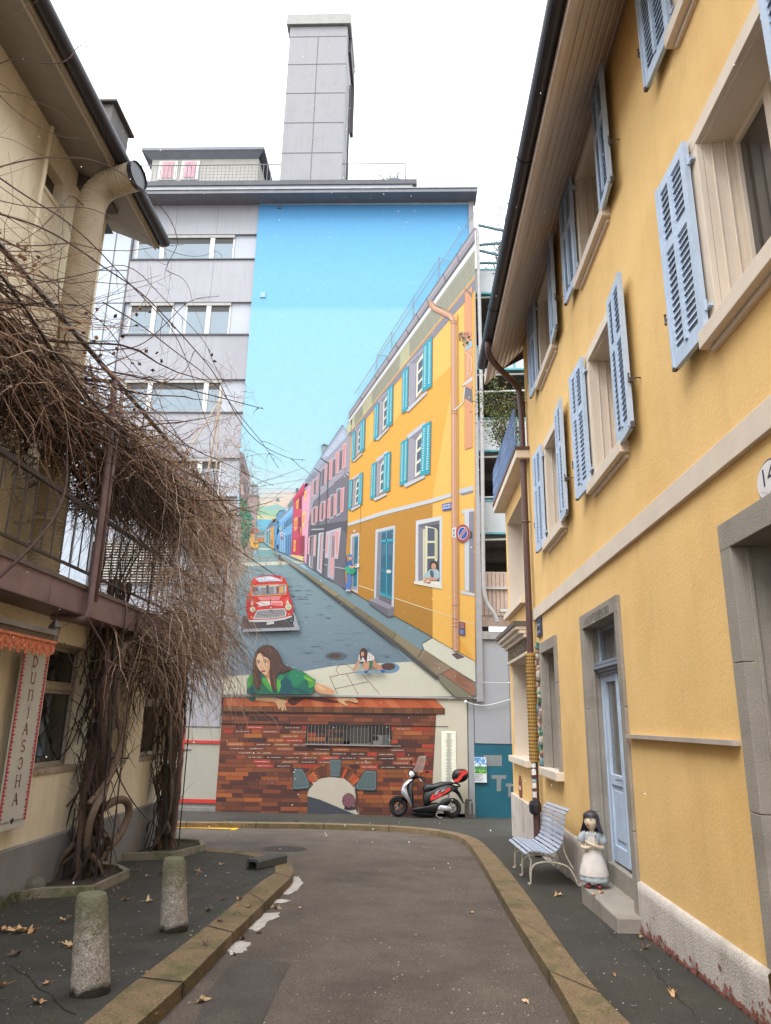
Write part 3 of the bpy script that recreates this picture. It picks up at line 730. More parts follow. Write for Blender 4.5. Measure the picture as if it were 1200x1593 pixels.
mb = MB(); mb.face([(XL - .3, d0[0], d0[2]), (XL - .3, d0[1], d0[2]), (XL - .3, d0[1], d0[3]), (XL - .3, d0[0], d0[3])]); mb.build('entrance_door', mat('door_brown', (.16, .085, .045), .6, var=.2), lh)
lwin(su, XU, .12, False)
mb = MB(); mb.face([(XU - .1, su[0], su[2]), (XU - .1, su[1], su[2]), (XU - .1, su[1], su[3]), (XU - .1, su[0], su[3])]); mb.build('small_window', M_glassd, lh)
mb = MB(); mb.box(XU - .001, XU + .02, su[0] - .05, su[0], su[2] - .05, su[3] + .05); mb.box(XU - .001, XU + .02, su[1], su[1] + .05, su[2] - .05, su[3] + .05); mb.box(XU - .001, XU + .021, su[0], su[1], su[2] - .05, su[2]); mb.box(XU - .001, XU + .021, su[0], su[1], su[3], su[3] + .05); mb.build('small_window_frame', M_cream, lh)
mb = MB()
rows = []
for z, dx in ((-.7, .03), (-.2, .032), (.1, .03), (.33, .03), (.345, .0)): rows.append([Vector((XL + dx, -4 + 15.98 * i / 40, z)) for i in range(41)])
mb.grid(rows); mb.face([(XL + .03, 11.98, -.7), (XL + .03, 11.98, .33), (-9, 11.98, .33), (-9, 11.98, -.7)]); mb.build('plinth', M_grplinth, lh)
# stone spur at the foot
p = onx(52, 1392, -3.5); mb = MB(); mb.lathe((-3.53, 7.45, gz(7.45)), [(.13, 0), (.12, .05), (.10, .11), (.08, .14), (.01, .145)], 6, sy=1.1); mb.build('foot_stone', mat('foot_stone', (.13, .115, .095), .95, var=.35, scale=14, bump=1, bscale=25, fine=.3), lh, smooth=True)
# terrace slab and purple edge
XB = -3.2
mb = MB(); mb.box(-9, XB - .012, -4, 12.3, 2.62, 2.66); mb.build('terrace_slab', mat('slab_ochre', (.40, .32, .17), .9, var=.15, scale=4), lh)
ysp = [-4, -1.2, 1.6, 4.4, 6.28, 8.4, 10.4, 12.35]; mb = MB()
for i, (a, b) in enumerate(zip(ysp, ysp[1:])): mb.box(XB - .01, XB, a + .004, b - .004, 2.46, 2.69)
mb.box(-3.6, XB - .002, -4, 12.34, 2.45, 2.46); mb.box(-8.8, XB - .001, 12.34, 12.35, 2.46, 2.69)
mb.build('metal_edge', M_purple, lh)
mb = MB(); mb.box(XB - .25, XB + .02, -4, 12.37, 2.69, 2.735); mb.build('edge_coping', mat('coping', (.12, .085, .075), .7, var=.2, scale=6, fine=.15), lh, bevel=.004)
# railing
mb = MB(); x = XB - .06
mb.box(x - .02, x + .02, -4, 12.2, 3.49, 3.53); mb.box(x - .012, x + .012, -4, 12.2, 2.87, 2.895)
y = -3.95
while y < 12.15:
    mb.bar((x, y, 2.89), (x, y, 3.5), .008, 5); y += .19
for y in (5.0, 8.9, 10.9, 12.2): mb.bar((x, y, 2.7), (x, y, 3.53), .016, 6)
mb.build('terrace_railing', M_rail, lh)
# pergola post (bent pipe) with hook and beams
mb = MB(); px_ = XB + .06
mb.tube(smooth_poly([Vector(p) for p in ((-3.5, 6.98, 2.43), (px_ - .1, 6.98, 2.40), (px_, 6.98, 2.42), (px_, 6.98, 2.6), (px_, 6.98, 4.0), (px_ - .05, 6.98, 5.0))], 2), .035, 8)
mb.bar((px_, 7.1, 2.6), (px_, 7.1, 4.9), .022, 8)
mb.build('pergola_post', M_purple, lh, smooth=2)
mb = MB(); mb.bar((px_ - .05, -3, 4.98), (px_ - .05, 12.4, 4.98), .025)
for y in (1, 4, 7, 9.5, 12.2): mb.bar((px_ - .05, y, 4.96), (XU - .3 if y < 8.4 else -6.5, y, 5.05), .02)
mb.bar((px_ - .05, 12.2, 2.7), (px_ - .05, 12.2, 4.98), .03)
mb.build('pergola_frame', M_rail, lh)
# eaves, gutter and roof
XGL = -3.6
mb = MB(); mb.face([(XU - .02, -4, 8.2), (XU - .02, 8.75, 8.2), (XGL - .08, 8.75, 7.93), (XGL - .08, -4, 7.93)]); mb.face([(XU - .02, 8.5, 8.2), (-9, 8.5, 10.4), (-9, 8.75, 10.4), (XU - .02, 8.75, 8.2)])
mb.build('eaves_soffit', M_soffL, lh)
mb = MB(); mb.box(XGL - .08, XGL - .055, -4, 8.77, 7.90, 8.0); mb.box(XGL - .052, XGL - .03, -4, 8.77, 7.93, 8.03); mb.build('fascia', mat('fascia_cream', (.36, .31, .25), .7, var=.1), lh)
mb = MB(); mb.face([(XGL + .02, -4, 8.06), (XGL + .02, 8.8, 8.06), (-9.5, 8.8, 10.75), (-9.5, -4, 10.75)]); mb.face([(XGL - .03, 8.8, 8.06), (-9.5, 8.8, 10.75), (-9.5, 8.8, 10.55), (XGL - .03, 8.8, 7.93)])
mb.face([(XU - .02, 8.52, 8.19), (XU - .02, 8.8, 8.19), (-9, 8.8, 8.19), (-9, 8.52, 8.19)]); mb.build('roof', M_gut, lh)
mb = MB(); rows = []
for y in (-4, 0, 4, 8.78): rows.append([Vector((XGL + .05 + .085 * math.cos(t), y, 8.03 + .085 * math.sin(t))) for t in [PI + PI * k / 10 for k in range(11)]] + [Vector((XGL + .13, y, 8.045)), Vector((XGL - .03, y, 8.045))])
mb.grid(rows, True, True); mb.build('gutter', M_gut, lh)
# roof chimney box
c1, c2, c3, c4 = (onx(*p, -4.1) for p in ((137, 145), (168, 145), (202, 217), (178, 228)))
mb = MB(); mb.box(-4.6, -3.98, 7.6, 8.15, 8.0, 9.30); mb.box(-4.65, -3.92, 7.55, 8.2, 9.30, 9.34); mb.build('roof_chimney', mat('slate_grey', (.085, .075, .07), .7, var=.2, scale=4, fine=.12), lh, bevel=.01)
# big ribbed exhaust duct
M_duct = mat('ribbed_duct', (.42, .35, .25), .65, var=.12, scale=2.5, col2=(.38, .29, .19), c2scale=1.4)
dp = [(-3.95, 7.55, 2.7), (-3.95, 7.5, 3.6), (-3.95, 7.42, 5.0), (-3.95, 7.38, 6.6), (-3.95, 7.36, 7.35), (-3.93, 7.36, 7.62), (-3.8, 7.35, 7.78), (-3.62, 7.32, 7.83), (-3.38, 7.26, 7.85)]
pts = smooth_poly([Vector(p) for p in dp], 2)
# resample with ribs
res = []; acc = 0
for a, b in zip(pts, pts[1:]):
    L = (b - a).length; n = max(1, int(L / .02))
    for k in range(n): res.append(a.lerp(b, k / n))
rr = [.165 + (.007 if (i % 2) else -.002) for i in range(len(res))]
mb = MB(); mb.tube(res, rr, 22, cap=False); mb.m = [(i // 22) % 2 for i in range(len(mb.m))]; du = mb.build('exhaust_duct', [M_duct, mat('duct_seam_shade', (.31, .25, .175), .7, var=.2, scale=5)], lh, smooth=False)  # alternate rings darker: groove shade and seam dirt put into the colour
mb = MB(); e = res[-1]; d_ = (res[-1] - res[-3]).normalized(); mb.tube([e - d_ * .01, e + d_ * .05], [.172, .172], 22, cap=False); mb.tube([e + d_ * .03, e + d_ * .032], [.165, .0], 22); mb.build('duct_mouth', M_gut, du)  # black disc in the mouth paints the dark of the hollow duct
for z in (5.35, 3.5):
    mb = MB(); mb.tube([(-3.95, 7.44, z), (-3.95, 7.44, z + .03)], .178, 22); mb.bar((-3.95, 7.44, z), (-4.3, 7.44, z), .015)
    mb.build('duct_clamp', mat('pale_clamp', (.45, .38, .28), .5), du)
mb = MB(); mb.bar((-4.22, 6.75, 2.7), (-4.22, 6.75, 8.1), .022, 8); mb.build('rain_pipe', M_cream, lh)
# canopy over the entrance with orange carved trim
cn = MB(); cn.box(-3.6, -3.22, 4.4, 6.5, 2.14, 2.19); cn.box(-3.6, -3.19, 4.4, 6.53, 2.19, 2.235); cnp = cn.build('entrance_canopy', mat('weathered_board', (.17, .145, .12), .8, var=.25, scale=8, fine=.2), lh)
mb = MB(); pit = .125; y = 4.4
while y < 6.5:
    n = 7; out = [(-3.215, y, 2.14)] + [(-3.215, y + pit * k / n, 2.045 - .028 * math.sin(PI * k / n)) for k in range(n + 1)] + [(-3.215, y + pit, 2.14)]
    mb.prism(out, (.014, 0, 0))
    mb.tube([Vector((-3.2, y + pit / 2 + .042 * math.cos(t), 2.085 + .038 * math.sin(t))) for t in [2 * PI * k / 12 for k in range(13)]], .006, 4)
    mb.obox((-3.198, y + pit / 2, 2.085), (.003, 0, 0), (0, .018, .0), (0, 0, .02)); mb.obox((-3.2, y, 2.02), (.008, 0, 0), (0, .012, 0), (0, 0, .03)); y += pit
mb.box(-3.205, -3.19, 4.4, 6.53, 2.118, 2.14)
mb.build('carved_trim', mat('orange_carving', (.50, .15, .07), .6, var=.35, scale=25), cnp)
mb = MB(); mb.box(-3.58, -3.5, 5.2, 5.95, 2.28, 2.36); mb.build('awning_lamp', M_gut, lh, bevel=.01)
# banner
bn = MB(); bn.box(-3.515, -3.50, 6.56, 7.03, .53, 2.06); bno = bn.build('banner', mat('banner_cream', (.50, .48, .43), .6, var=.05, scale=4), None)
tag(bno, 'tall narrow cream banner with vertical lettering and red zigzag borders on the cream wall', 'banner')
n = 46
for s, y0 in ((1, 6.56), (-1, 7.03)):
    mb = MB()
    for k in range(n):
        z = .60 + k * .0318
        c = y0 + s * .038; h = .0165
        mb.face([(-3.497, y0, z - h), (-3.497, y0, z + h), (-3.497, c + s * .0, z + h * .6), (-3.497, c + s * .028 * (1 if k % 2 else .2), z), (-3.497, c, z - h * .6)])
        mb.face([(-3.4965, y0 + s * .012, z - .004), (-3.4965, y0 + s * .012, z + .004), (-3.4965, y0 + s * .02, z)], None) if 0 else None
    mb.build('banner_border', mat('banner_red', (.42, .035, .06), .6, var=.1), bno)
mb = MB()
def L(ch, zc, w=.11, h=.10):   # serif capitals from bars
    cy = 6.795
    def seg(x0, z0, x1, z1, t=.006):
        a = Vector((-3.4965, cy + x0 * w, zc + z0 * h)); b = Vector((-3.4965, cy + x1 * w, zc + z1 * h)); d = (b - a); n_ = Vector((0, -d.z, d.y)).normalized() * t
        mb.face([a + n_, b + n_, b - n_, a - n_])
    def arc(cx, cz, rx, rz, t0, t1, t=.006):
        k = 10
        for i in range(k):
            u = math.radians(t0 + (t1 - t0) * i / k); v = math.radians(t0 + (t1 - t0) * (i + 1) / k)
            seg(cx + rx * math.cos(u), cz + rz * math.sin(u), cx + rx * math.cos(v), cz + rz * math.sin(v), t)
    def ser(x, z): seg(x - .13, z, x + .13, z, .0035)
    if ch == 'D': seg(-.3, 0, -.3, 1); arc(-.3, .5, .62, .5, -90, 90); ser(-.34, 0); ser(-.34, 1)
    if ch == 'U': seg(-.3, .3, -.3, 1); seg(.3, .3, .3, 1, .004); arc(0, .3, .3, .3, 180, 360); ser(-.3, 1); ser(.3, 1)
    if ch == 'n': seg(-.3, 0, -.3, .9); seg(.3, 0, .3, .9, .006); seg(-.3, .9, .3, .9, .004); ser(-.3, 0); ser(.3, 0); ser(-.35, .9)
    if ch == 'j': seg(.05, .1, .05, .8); arc(-.12, .08, .17, .18, 270, 360); ser(.0, .8); seg(.02, 1.0, .1, 1.0, .008)
    if ch == 'A': seg(-.35, 0, 0, 1, .004); seg(.35, 0, 0, 1, .008); seg(-.2, .38, .2, .38, .004); ser(-.35, 0); ser(.35, 0)
    if ch == 'S': arc(0, .74, .26, .25, 20, 270); arc(0, .25, .28, .25, -160, 90)
    if ch == 'C': arc(-.05, .5, .33, .5, -150, 150); seg(-.1, .5, .02, .5, .008)
    if ch == 'H': seg(-.3, 0, -.3, 1); seg(.3, 0, .3, 1); seg(-.3, .5, .3, .5, .004); ser(-.3, 0); ser(.3, 0); ser(-.3, 1); ser(.3, 1)
for i, ch in enumerate('DUnjASCHA'): L(ch, 1.93 - i * .150)
mb.build('banner_letters', mat('banner_letter_red', (.20, .025, .04), .6, var=0), bno)
mb = MB(); put_text(mb, 'FIGUREN', (-3.4965, 6.585, .585), (0, 1, 0), (0, 0, 1), .018, .15); put_text(mb, 'SPIELHAUS', (-3.4965, 6.84, .585), (0, 1, 0), (0, 0, 1), .018, .16)
for q in ((-.02, .6), (.0, .612), (.02, .6), (0, .585)): mb.face([(-3.4965, 6.79 + q[0] + .016 * math.cos(t), q[1] + .012 * math.sin(t)) for t in [2 * PI * k / 8 for k in range(8)]])
mb.build('banner_small_print', mat('print_black', (.03, .03, .03), .6, var=0), bno)
# graffiti on the wall (paint, a part of the wall's house)
mb = MB()
def gstroke(pix, w=.012):
    P = [onx(a, b, XL + .004) for a, b in pix]
    for a, b in zip(P, P[1:]):
        d = (b - a); n_ = Vector((0, -d.z, d.y)).normalized() * w; e_ = d.normalized() * w * .6
        mb.face([a + n_ - e_, b + n_ + e_, b - n_ + e_, a - n_ - e_])
gstroke([(243, 1204), (239, 1218), (247, 1215)]); gstroke([(241, 1216), (242, 1222)], .009)
gstroke([(250, 1204), (247, 1218), (252, 1221)]); gstroke([(247, 1209), (253, 1207)]); gstroke([(247, 1214), (252, 1212)])
gstroke([(253, 1205), (258, 1218)]); gstroke([(259, 1206), (251, 1222)]); gstroke([(250, 1224), (258, 1222)], .008)
gstroke([(259, 1204), (261, 1212)]); gstroke([(263, 1203), (258, 1229), (257, 1234)], .009)
mb.build('graffiti', mat('spray_black', (.02, .02, .02), .6, var=0), lh)
# lantern hanging below the terrace
p0 = Vector((-3.28, 6.62, 2.42))
lt = thing('hanging_lantern', 'small dark metal lantern hanging below the terrace edge', 'lantern', tuple(p0 - Vector((0, 0, .3))))
mb = MB(); mb.bar(p0, p0 + Vector((0, 0, .04)), .004); mb.bar(p0 - Vector((0, 0, .06)), p0, .006); mb.tube([p0 + Vector((0, .012 * math.cos(t), -.02 + .015 * math.sin(t))) for t in [2 * PI * k / 8 for k in range(9)]], .003, 4)
mb.build('hook', M_rail, lt)
M_lan = mat('lantern_metal', (.055, .045, .04), .5, var=.3, scale=30)
mb = MB(); mb.lathe(p0 - Vector((0, 0, .30)), [(.0, .0), (.03, .0), (.045, .015), (.04, .03)], 6); mb.lathe(p0 - Vector((0, 0, .30)), [(.058, .15), (.06, .165), (.035, .2), (.012, .235), (.0, .25)], 6)
for k in range(6):
    t = 2 * PI * k / 6; mb.bar(p0 + Vector((.038 * math.cos(t), .038 * math.sin(t), -.27)), p0 + Vector((.055 * math.cos(t), .055 * math.sin(t), -.15)), .004, 4)
mb.build('lantern_cage', M_lan, lt)
mb = MB(); mb.lathe(p0 - Vector((0, 0, .30)), [(.034, .03), (.05, .15)], 6); mb.build('lantern_glass', mat('lantern_glass', (.20, .18, .15), .2), lt)
# ================================================================ BOLLARDS, PLANTERS, BLOCK
M_bol = mat('mossy_granite', (.31, .275, .24), .95, var=.25, scale=20, bump=1.2, bscale=70, fine=.55, fscale=95)
# moss creeps down from the top of each bollard: a growth with its own shape
def moss_mat():
    m = M_bol; t = m.node_tree; p = t.nodes['Principled BSDF']; lk = p.inputs['Base Color'].links[0]; src = lk.from_socket
    tc = nd(t, 'ShaderNodeTexCoord'); sx = nd(t, 'ShaderNodeSeparateXYZ'); t.links.new(tc.outputs['Object'], sx.inputs[0])
    n = nd(t, 'ShaderNodeTexNoise'); n.inputs['Scale'].default_value = 22; n.inputs['Detail'].default_value = 8; t.links.new(tc.outputs['Object'], n.inputs[0])
    mr = nd(t, 'ShaderNodeMapRange'); mr.inputs[1].default_value = .12; mr.inputs[2].default_value = .52; t.links.new(sx.outputs[2], mr.inputs[0])
    ad = nd(t, 'ShaderNodeMath', operation='ADD'); t.links.new(mr.outputs[0], ad.inputs[0]); t.links.new(n.outputs[0], ad.inputs[1])
    m2 = nd(t, 'ShaderNodeMapRange'); m2.inputs[1].default_value = .72; m2.inputs[2].default_value = 1.35; m2.inputs[4].default_value = .85; t.links.new(ad.outputs[0], m2.inputs[0])
    n2 = nd(t, 'ShaderNodeTexNoise'); n2.inputs['Scale'].default_value = 60; n2.inputs['Detail'].default_value = 5; t.links.new(tc.outputs['Object'], n2.inputs[0])
    cr = nd(t, 'ShaderNodeMix'); cr.data_type = 'RGBA'; cr.inputs[6].default_value = (.05, .052, .024, 1); cr.inputs[7].default_value = (.16, .155, .075, 1); t.links.new(n2.outputs[0], cr.inputs[0])
    mx_ = nd(t, 'ShaderNodeMix'); mx_.data_type = 'RGBA'; t.links.new(m2.outputs[0], mx_.inputs[0]); t.links.new(src, mx_.inputs[6]); t.links.new(cr.outputs[2], mx_.inputs[7])
    # darker towards the foot, edge broken up by noise
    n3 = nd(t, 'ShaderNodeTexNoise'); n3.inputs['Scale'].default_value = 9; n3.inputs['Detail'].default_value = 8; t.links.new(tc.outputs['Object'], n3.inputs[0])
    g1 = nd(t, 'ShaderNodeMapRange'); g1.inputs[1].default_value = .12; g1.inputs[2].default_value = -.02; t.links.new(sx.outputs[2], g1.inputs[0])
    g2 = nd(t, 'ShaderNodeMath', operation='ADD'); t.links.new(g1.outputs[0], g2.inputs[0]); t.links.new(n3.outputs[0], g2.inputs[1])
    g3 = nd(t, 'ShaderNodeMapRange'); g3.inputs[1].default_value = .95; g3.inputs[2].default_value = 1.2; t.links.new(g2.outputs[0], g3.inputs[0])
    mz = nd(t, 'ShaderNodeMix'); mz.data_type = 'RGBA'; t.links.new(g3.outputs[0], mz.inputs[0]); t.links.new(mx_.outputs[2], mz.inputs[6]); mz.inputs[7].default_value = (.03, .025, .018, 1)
    t.links.new(mz.outputs[2], p.inputs['Base Color'])
moss_mat()
def bollard(x, y, r, rt, h, lean, seed, lab):
    mb = MB(); n = 40; rows = []
    prof = [(0, -.05), (0, 0), (.03, .02), (.08, .04), (.2, .1), (.4, .2), (.6, .3), (.8, .4), (.95, .47), (.985, .49), (1, .497)]
    for i in range(15):
        z = h * i / 14; k = i / 14; R = r + (rt - r) * k
        if i == 14: R -= .008
        row = []
        for j in range(n):
            t = 2 * PI * j / n; v = Vector((math.cos(t) * 3, math.sin(t) * 3, z * 9 + seed))
            rr_ = R + .006 * mnoise.noise(v * 1.2) + .003 * mnoise.noise(v * 5) - (.02 * max(0, mnoise.noise(v * .9) ) if i < 2 else 0)
            row.append(Vector((lean * k + rr_ * math.cos(t), rr_ * math.sin(t), z if i else -.05)))
        rows.append(row)
    c = Vector((lean, 0, h))
    for s, dz in ((.93, .006), (.6, .009), (.25, .006), (.02, .004)):
        rows.append([c + (p - c) * s + Vector((0, 0, dz + .002 * mnoise.noise(Vector((p.x * 40, p.y * 40, s * 9))))) - Vector((0, 0, (p - c).z * s)) for p in rows[14]])
    mb.grid(rows, True, True); o = mb.build('stone_bollard', M_bol, smooth=True); o.location = (x, y, gz(y)); o.rotation_euler.y = 0
    tag(o, lab, 'bollard', 'stone bollards along the left kerb'); return o
bollard(-1.80, 4.66, .110, .088, .50, -.055, 1, 'taller near granite bollard, green moss over its top third')
bollard(-1.80, 6.21, .108, .086, .50, -.05, 7, 'shorter farther granite bollard standing near the planter of the far vine')
M_conc = mat('mossy_concrete', (.23, .20, .15), .9, var=.2, scale=5, bump=.8, bscale=70, col2=(.12, .125, .05), c2scale=3, fine=.2)
M_soil = mat('leafy_soil', (.05, .035, .025), .95, var=.4, scale=12, bump=1.5, bscale=30, fine=.4)
def planter(pts, h, lab):
    mb = MB(); o = [Vector((a, b, gz(b) - .02)) for a, b in pts]; c = sum(o, Vector()) / len(o)
    n = len(o); w = .055
    inn = []
    for p in o:
        if p.x < -3.5: inn.append(Vector((p.x, p.y + (w if p.y < c.y else -w), p.z)))
        else:
            q = p + (c - p).normalized() * w * 1.4; q.z = p.z; inn.append(q)
    up = Vector((0, 0, h + .02))
    for i in range(n - 1):
        a, b, e, f = o[i], o[i + 1], inn[i + 1], inn[i]
        mb.face([a, b, b + up, a + up]); mb.face([f, f + up, e + up, e]); mb.face([a + up, b + up, e + up, f + up])
    pl = mb.build('planter_edging', M_conc)
    tag(pl, lab, 'planter', 'concrete tree planters at the cream wall')
    mb = MB(); mb.face([p + Vector((0, 0, h * .8)) for p in inn]); mb.build('soil', M_soil, pl); return pl
planter([(-3.58, 7.05), (-3.42, 7.30), (-2.98, 7.5), (-3.02, 8.55), (-3.3, 8.95), (-3.58, 9.0)], .075, 'near angular concrete planter round the thick vine trunk')
planter([(-3.58, 9.75), (-3.3, 9.9), (-3.0, 9.97), (-2.82, 10.9), (-3.05, 11.5), (-3.58, 11.6)], .08, 'far angular concrete planter round the second vine trunk')
# grey hollow kerb block
a = Vector((-1.84, 9.32)); b = Vector((-1.60, 9.95))
d = (b - a).normalized(); s = Vector((-d.y, d.x))
g = gz(9.6)
mb = MB(); 
def sec(p, k):  # inverted U profile
    return [Vector((p.x + s.x * x, p.y + s.y * x, gz(p.y) + z)) for x, z in ((-.085, 0), (-.085, .085), (-.06, .11), (.06, .11), (.085, .085), (.085, 0), (.055, 0), (.055, .06), (.03, .075), (-.03, .075), (-.055, .06), (-.055, 0))]
mb.grid([sec(a, 0), sec(b, 1)], True, True); kb = mb.build('parking_block', mat('grey_plastic', (.06, .065, .06), .6, var=.3, scale=12, fine=.3), bevel=.006)
tag(kb, 'grey hollow parking block lying on the corner of the left pavement', 'parking block')
# ================================================================ GREY BUILDING WITH MURAL (end of the street)
D = 19.0
def PX(px, py, d=D): return ony(px, py, d)
M_lilac = mat('lilac_panels', (.27, .268, .295), .55, var=.05, scale=.8, fine=.02, streak=.12, col2=(.245, .24, .265), c2scale=.6)
M_pblue = mat('pale_panels', (.33, .35, .39), .5, var=.05, scale=.8)
M_joint = mat('dark_joint', (.10, .10, .11), .8)
M_pglass = mat('sky_glass', (.15, .20, .24), .08, var=.1, scale=.7, spec=1)
M_blind = mat('blind_box', (.04, .038, .036), .7, var=.1)
M_white = mat('white_frame', (.50, .50, .48), .5, var=.04)
M_par = mat('parapet_grey', (.17, .178, .205), .7, var=.12, scale=3)
gb = thing('mural_building', 'tall grey panelled building with the painted street mural and concrete chimney tower', 'building', (-1.5, D, gz(D)))
xl, xm = -8.68, -4.79
zs = {k: PX(300, k).z for k in (365, 405, 470, 522, 590, 643, 712, 774, 844, 911, 1060, 1130)}
mb = MB(); mb.box(-16, 1.76, D + .06, D + 9, -1, 17.05); mb.build('wall', M_pblue, gb)
for a, b in ((318, 365), (405, 470), (522, 590), (643, 712), (774, 844), (911, 1130)):
    mb = MB(); za = PX(300, a).z; zb = PX(300, b).z; n = 3
    for k in range(n):
        x0 = xl + (xm - xl) * k / n; x1 = xl + (xm - xl) * (k + 1) / n
        mb.box(x0 + .004, x1 - .004, D - .02, D + .06, zb, za)
    mb.build('spandrel_panel', M_lilac, gb)
mb = MB()
for k in (405, 522, 643, 774, 911): z = PX(300, k).z; mb.box(xl - .01, xm + .0, D - .06, D + .06, z - .0, z + .035)
mb.build('sill_rail', M_joint, gb)
mb = MB(); mb.box(-16, xl - .05, D + .03, D + .06, 1, 17)
for k in (365, 420, 470, 522, 590, 643, 712): pass
mb.build('side_panels', mat('side_blue', (.35, .39, .45), .5, var=.05), gb)
mb = MB(); mb.box(xl - .05, xl, D - .02, D + .06, 1.5, 16.965)
for k in (420, 471, 530, 590, 650, 712, 774): z = PX(170, k).z; mb.box(-16, xl - .05, D + .02, D + .035, z, z + .025)
mb.box(-9.25, -9.225, D + .018, D + .035, 1, 17); mb.build('panel_joints', M_joint, gb)
def gwin(x0, x1, z0, z1, bars):
    mb = MB(); y = D + .055
    mb.box(x0, x1, y - .02, y, z0, z1); o = mb.build('window', M_white, gb)
    mb = MB(); mb.box(x0, x1, y - .06, y - .02, z1 - .10, z1 - .0); mb.build('blind_box', mat('lintel_grey', (.32, .31, .29), .7), o)
    mb = MB(); e = [x0] + bars + [x1]
    mb2 = MB()
    for a, b in zip(e, e[1:]):
        mb.face([(a + .05, y - .024, z0 + .05), (b - .05, y - .024, z0 + .05), (b - .05, y - .024, z1 - .28), (a + .05, y - .024, z1 - .28)])
        mb2.face([(a + .05, y - .025, z1 - .30), (b - .05, y - .025, z1 - .30), (b - .05, y - .025, z1 - .10), (a + .05, y - .025, z1 - .10)])
    mb.build('pane', M_pglass, o); mb2.build('blind', M_blind, o)
    for a in bars: mb = MB(); mb.box(a - .07, a + .07, y - .05, y - .02, z0 + .02, z1 - .1); mb.build('mullion', M_white, o)
    return o
def gx(p, row): return PX(p, row).x
for rowt, rowb, ws in ((365, 405, [(215, 366, [255, 332])]), (470, 522, [(203, 271, [241]), (290, 360, [326])]), (590, 643, [(195, 345, [235, 322])]), (712, 774, [(190, 345, [228, 312])])):
    zt = PX(300, rowt).z - .01; zb = PX(300, rowb).z + .04
    for a, b, bars in ws: gwin(gx(a, rowt), gx(b, rowt), zb, zt, [gx(q, rowt) for q in bars])
# ventilation grille
g0 = PX(150, 843); g1 = PX(268, 908); mb = MB(); mb.box(g0.x, g1.x, D - .03, D - .01, g1.z, g0.z); gr = mb.build('ventilation_grille', mat('grille_dark', (.05, .045, .04), .8), gb)
mb = MB(); n = 15
for k in range(n):
    z = g1.z + (g0.z - g1.z) * (k + .35) / n; mb.box(g0.x + .02, g1.x - .02, D - .06, D - .03, z, z + .032)
mb.build('grille_slats', mat('grille_slat', (.42, .38, .34), .6), gr)
# parapet, terrace slab, railing
mb = MB(); a = PX(205, 297, 18.45); 
mb.box(-16, 1.93, 18.45, D + .1, 16.97, 17.08)
mb.build('parapet', M_par, gb)
mb = MB(); mb.box(-16, 1.95, 18.42, D + .1, 17.085, 17.12); mb.build('parapet_cap', mat('cap_grey', (.30, .29, .28), .6, var=.2, scale=6), gb)
q = lambda x, y: PX(x, y, 19.9)
mb = MB(); mb.box(-16, q(642, 290).x, 19.9, 27, q(500, 292.5).z - .6, q(500, 288).z); mb.build('attic_band', M_pblue, gb)
mb = MB(); mb.box(-16, q(649, 285).x, 19.85, 27, q(500, 288).z + .002, q(500, 281).z); mb.build('attic_slab', mat('slab_dark', (.07, .07, .08), .7, var=.2, scale=4), gb)
zr0 = q(500, 281).z; mb = MB(); x0, x1 = -9.6, q(631, 270).x; yb = 20.1; zt = PX(500, 255, yb).z
for z in (zt, zr0 + .08): mb.bar((x0, yb, z), (x1, yb, z), .018, 5)
mb.bar((x1, yb, zr0), (x1, yb, zt), .018, 5); mb.bar((x1, yb, zt), (x1, 26, zt), .018, 5)
x = x0
while x < x1: mb.bar((x, yb, zr0), (x, yb, zt), .012, 4); x += .13
for z in [zr0 + .2 + .13 * k for k in range(6)]:
    if z < zt: mb.bar((PX(310, 270, yb).x, yb, z), (PX(405, 270, yb).x, yb, z), .005, 4)
mb.build('roof_railing', mat('railing_grey', (.12, .12, .13), .5), gb)
# penthouse
pd = 21.6; P = lambda x, y: PX(x, y, pd)
mb = MB(); mb.box(P(236, 260).x, P(402, 260).x, pd, pd + 4, 17.5, P(300, 247).z)
pw = mb.build('penthouse', mat('penthouse_tile', (.34, .325, .29), .8, var=.08, scale=6), gb)
mb = MB(); mb.box(P(224, 240).x, P(413, 240).x, pd - .25, pd + 4, P(300, 241.5).z + .02, P(300, 240).z + .10)
mb.face([(P(224, 240).x, pd - .23, P(300, 241.5).z + .02), (P(413, 240).x, pd - .23, P(300, 241.5).z + .02), (P(402, 240).x, pd, P(300, 248).z), (P(236, 240).x, pd, P(300, 248).z)]); mb.build('penthouse_roof', M_par, pw)
for xa, xb in ((248, 277), (283, 311)):
    mb = MB(); mb.box(P(xa, 260).x, P(xb, 260).x, pd - .04, pd, P(300, 280).z, P(300, 251).z); o = mb.build('penthouse_window', M_white, pw)
    mb = MB(); a = P(xa, 260).x + .12; b = P(xb, 260).x - .12; n = 12
    for k in range(n): mb.box(a + (b - a) * k / n, a + (b - a) * (k + .8) / n, pd - .06 - .01 * (k % 2), pd - .045, P(300, 278).z, P(300, 253).z)
    mb.build('pink_curtain', mat('curtain_pink', (.55, .32, .36), .8, var=.2, scale=5), o)
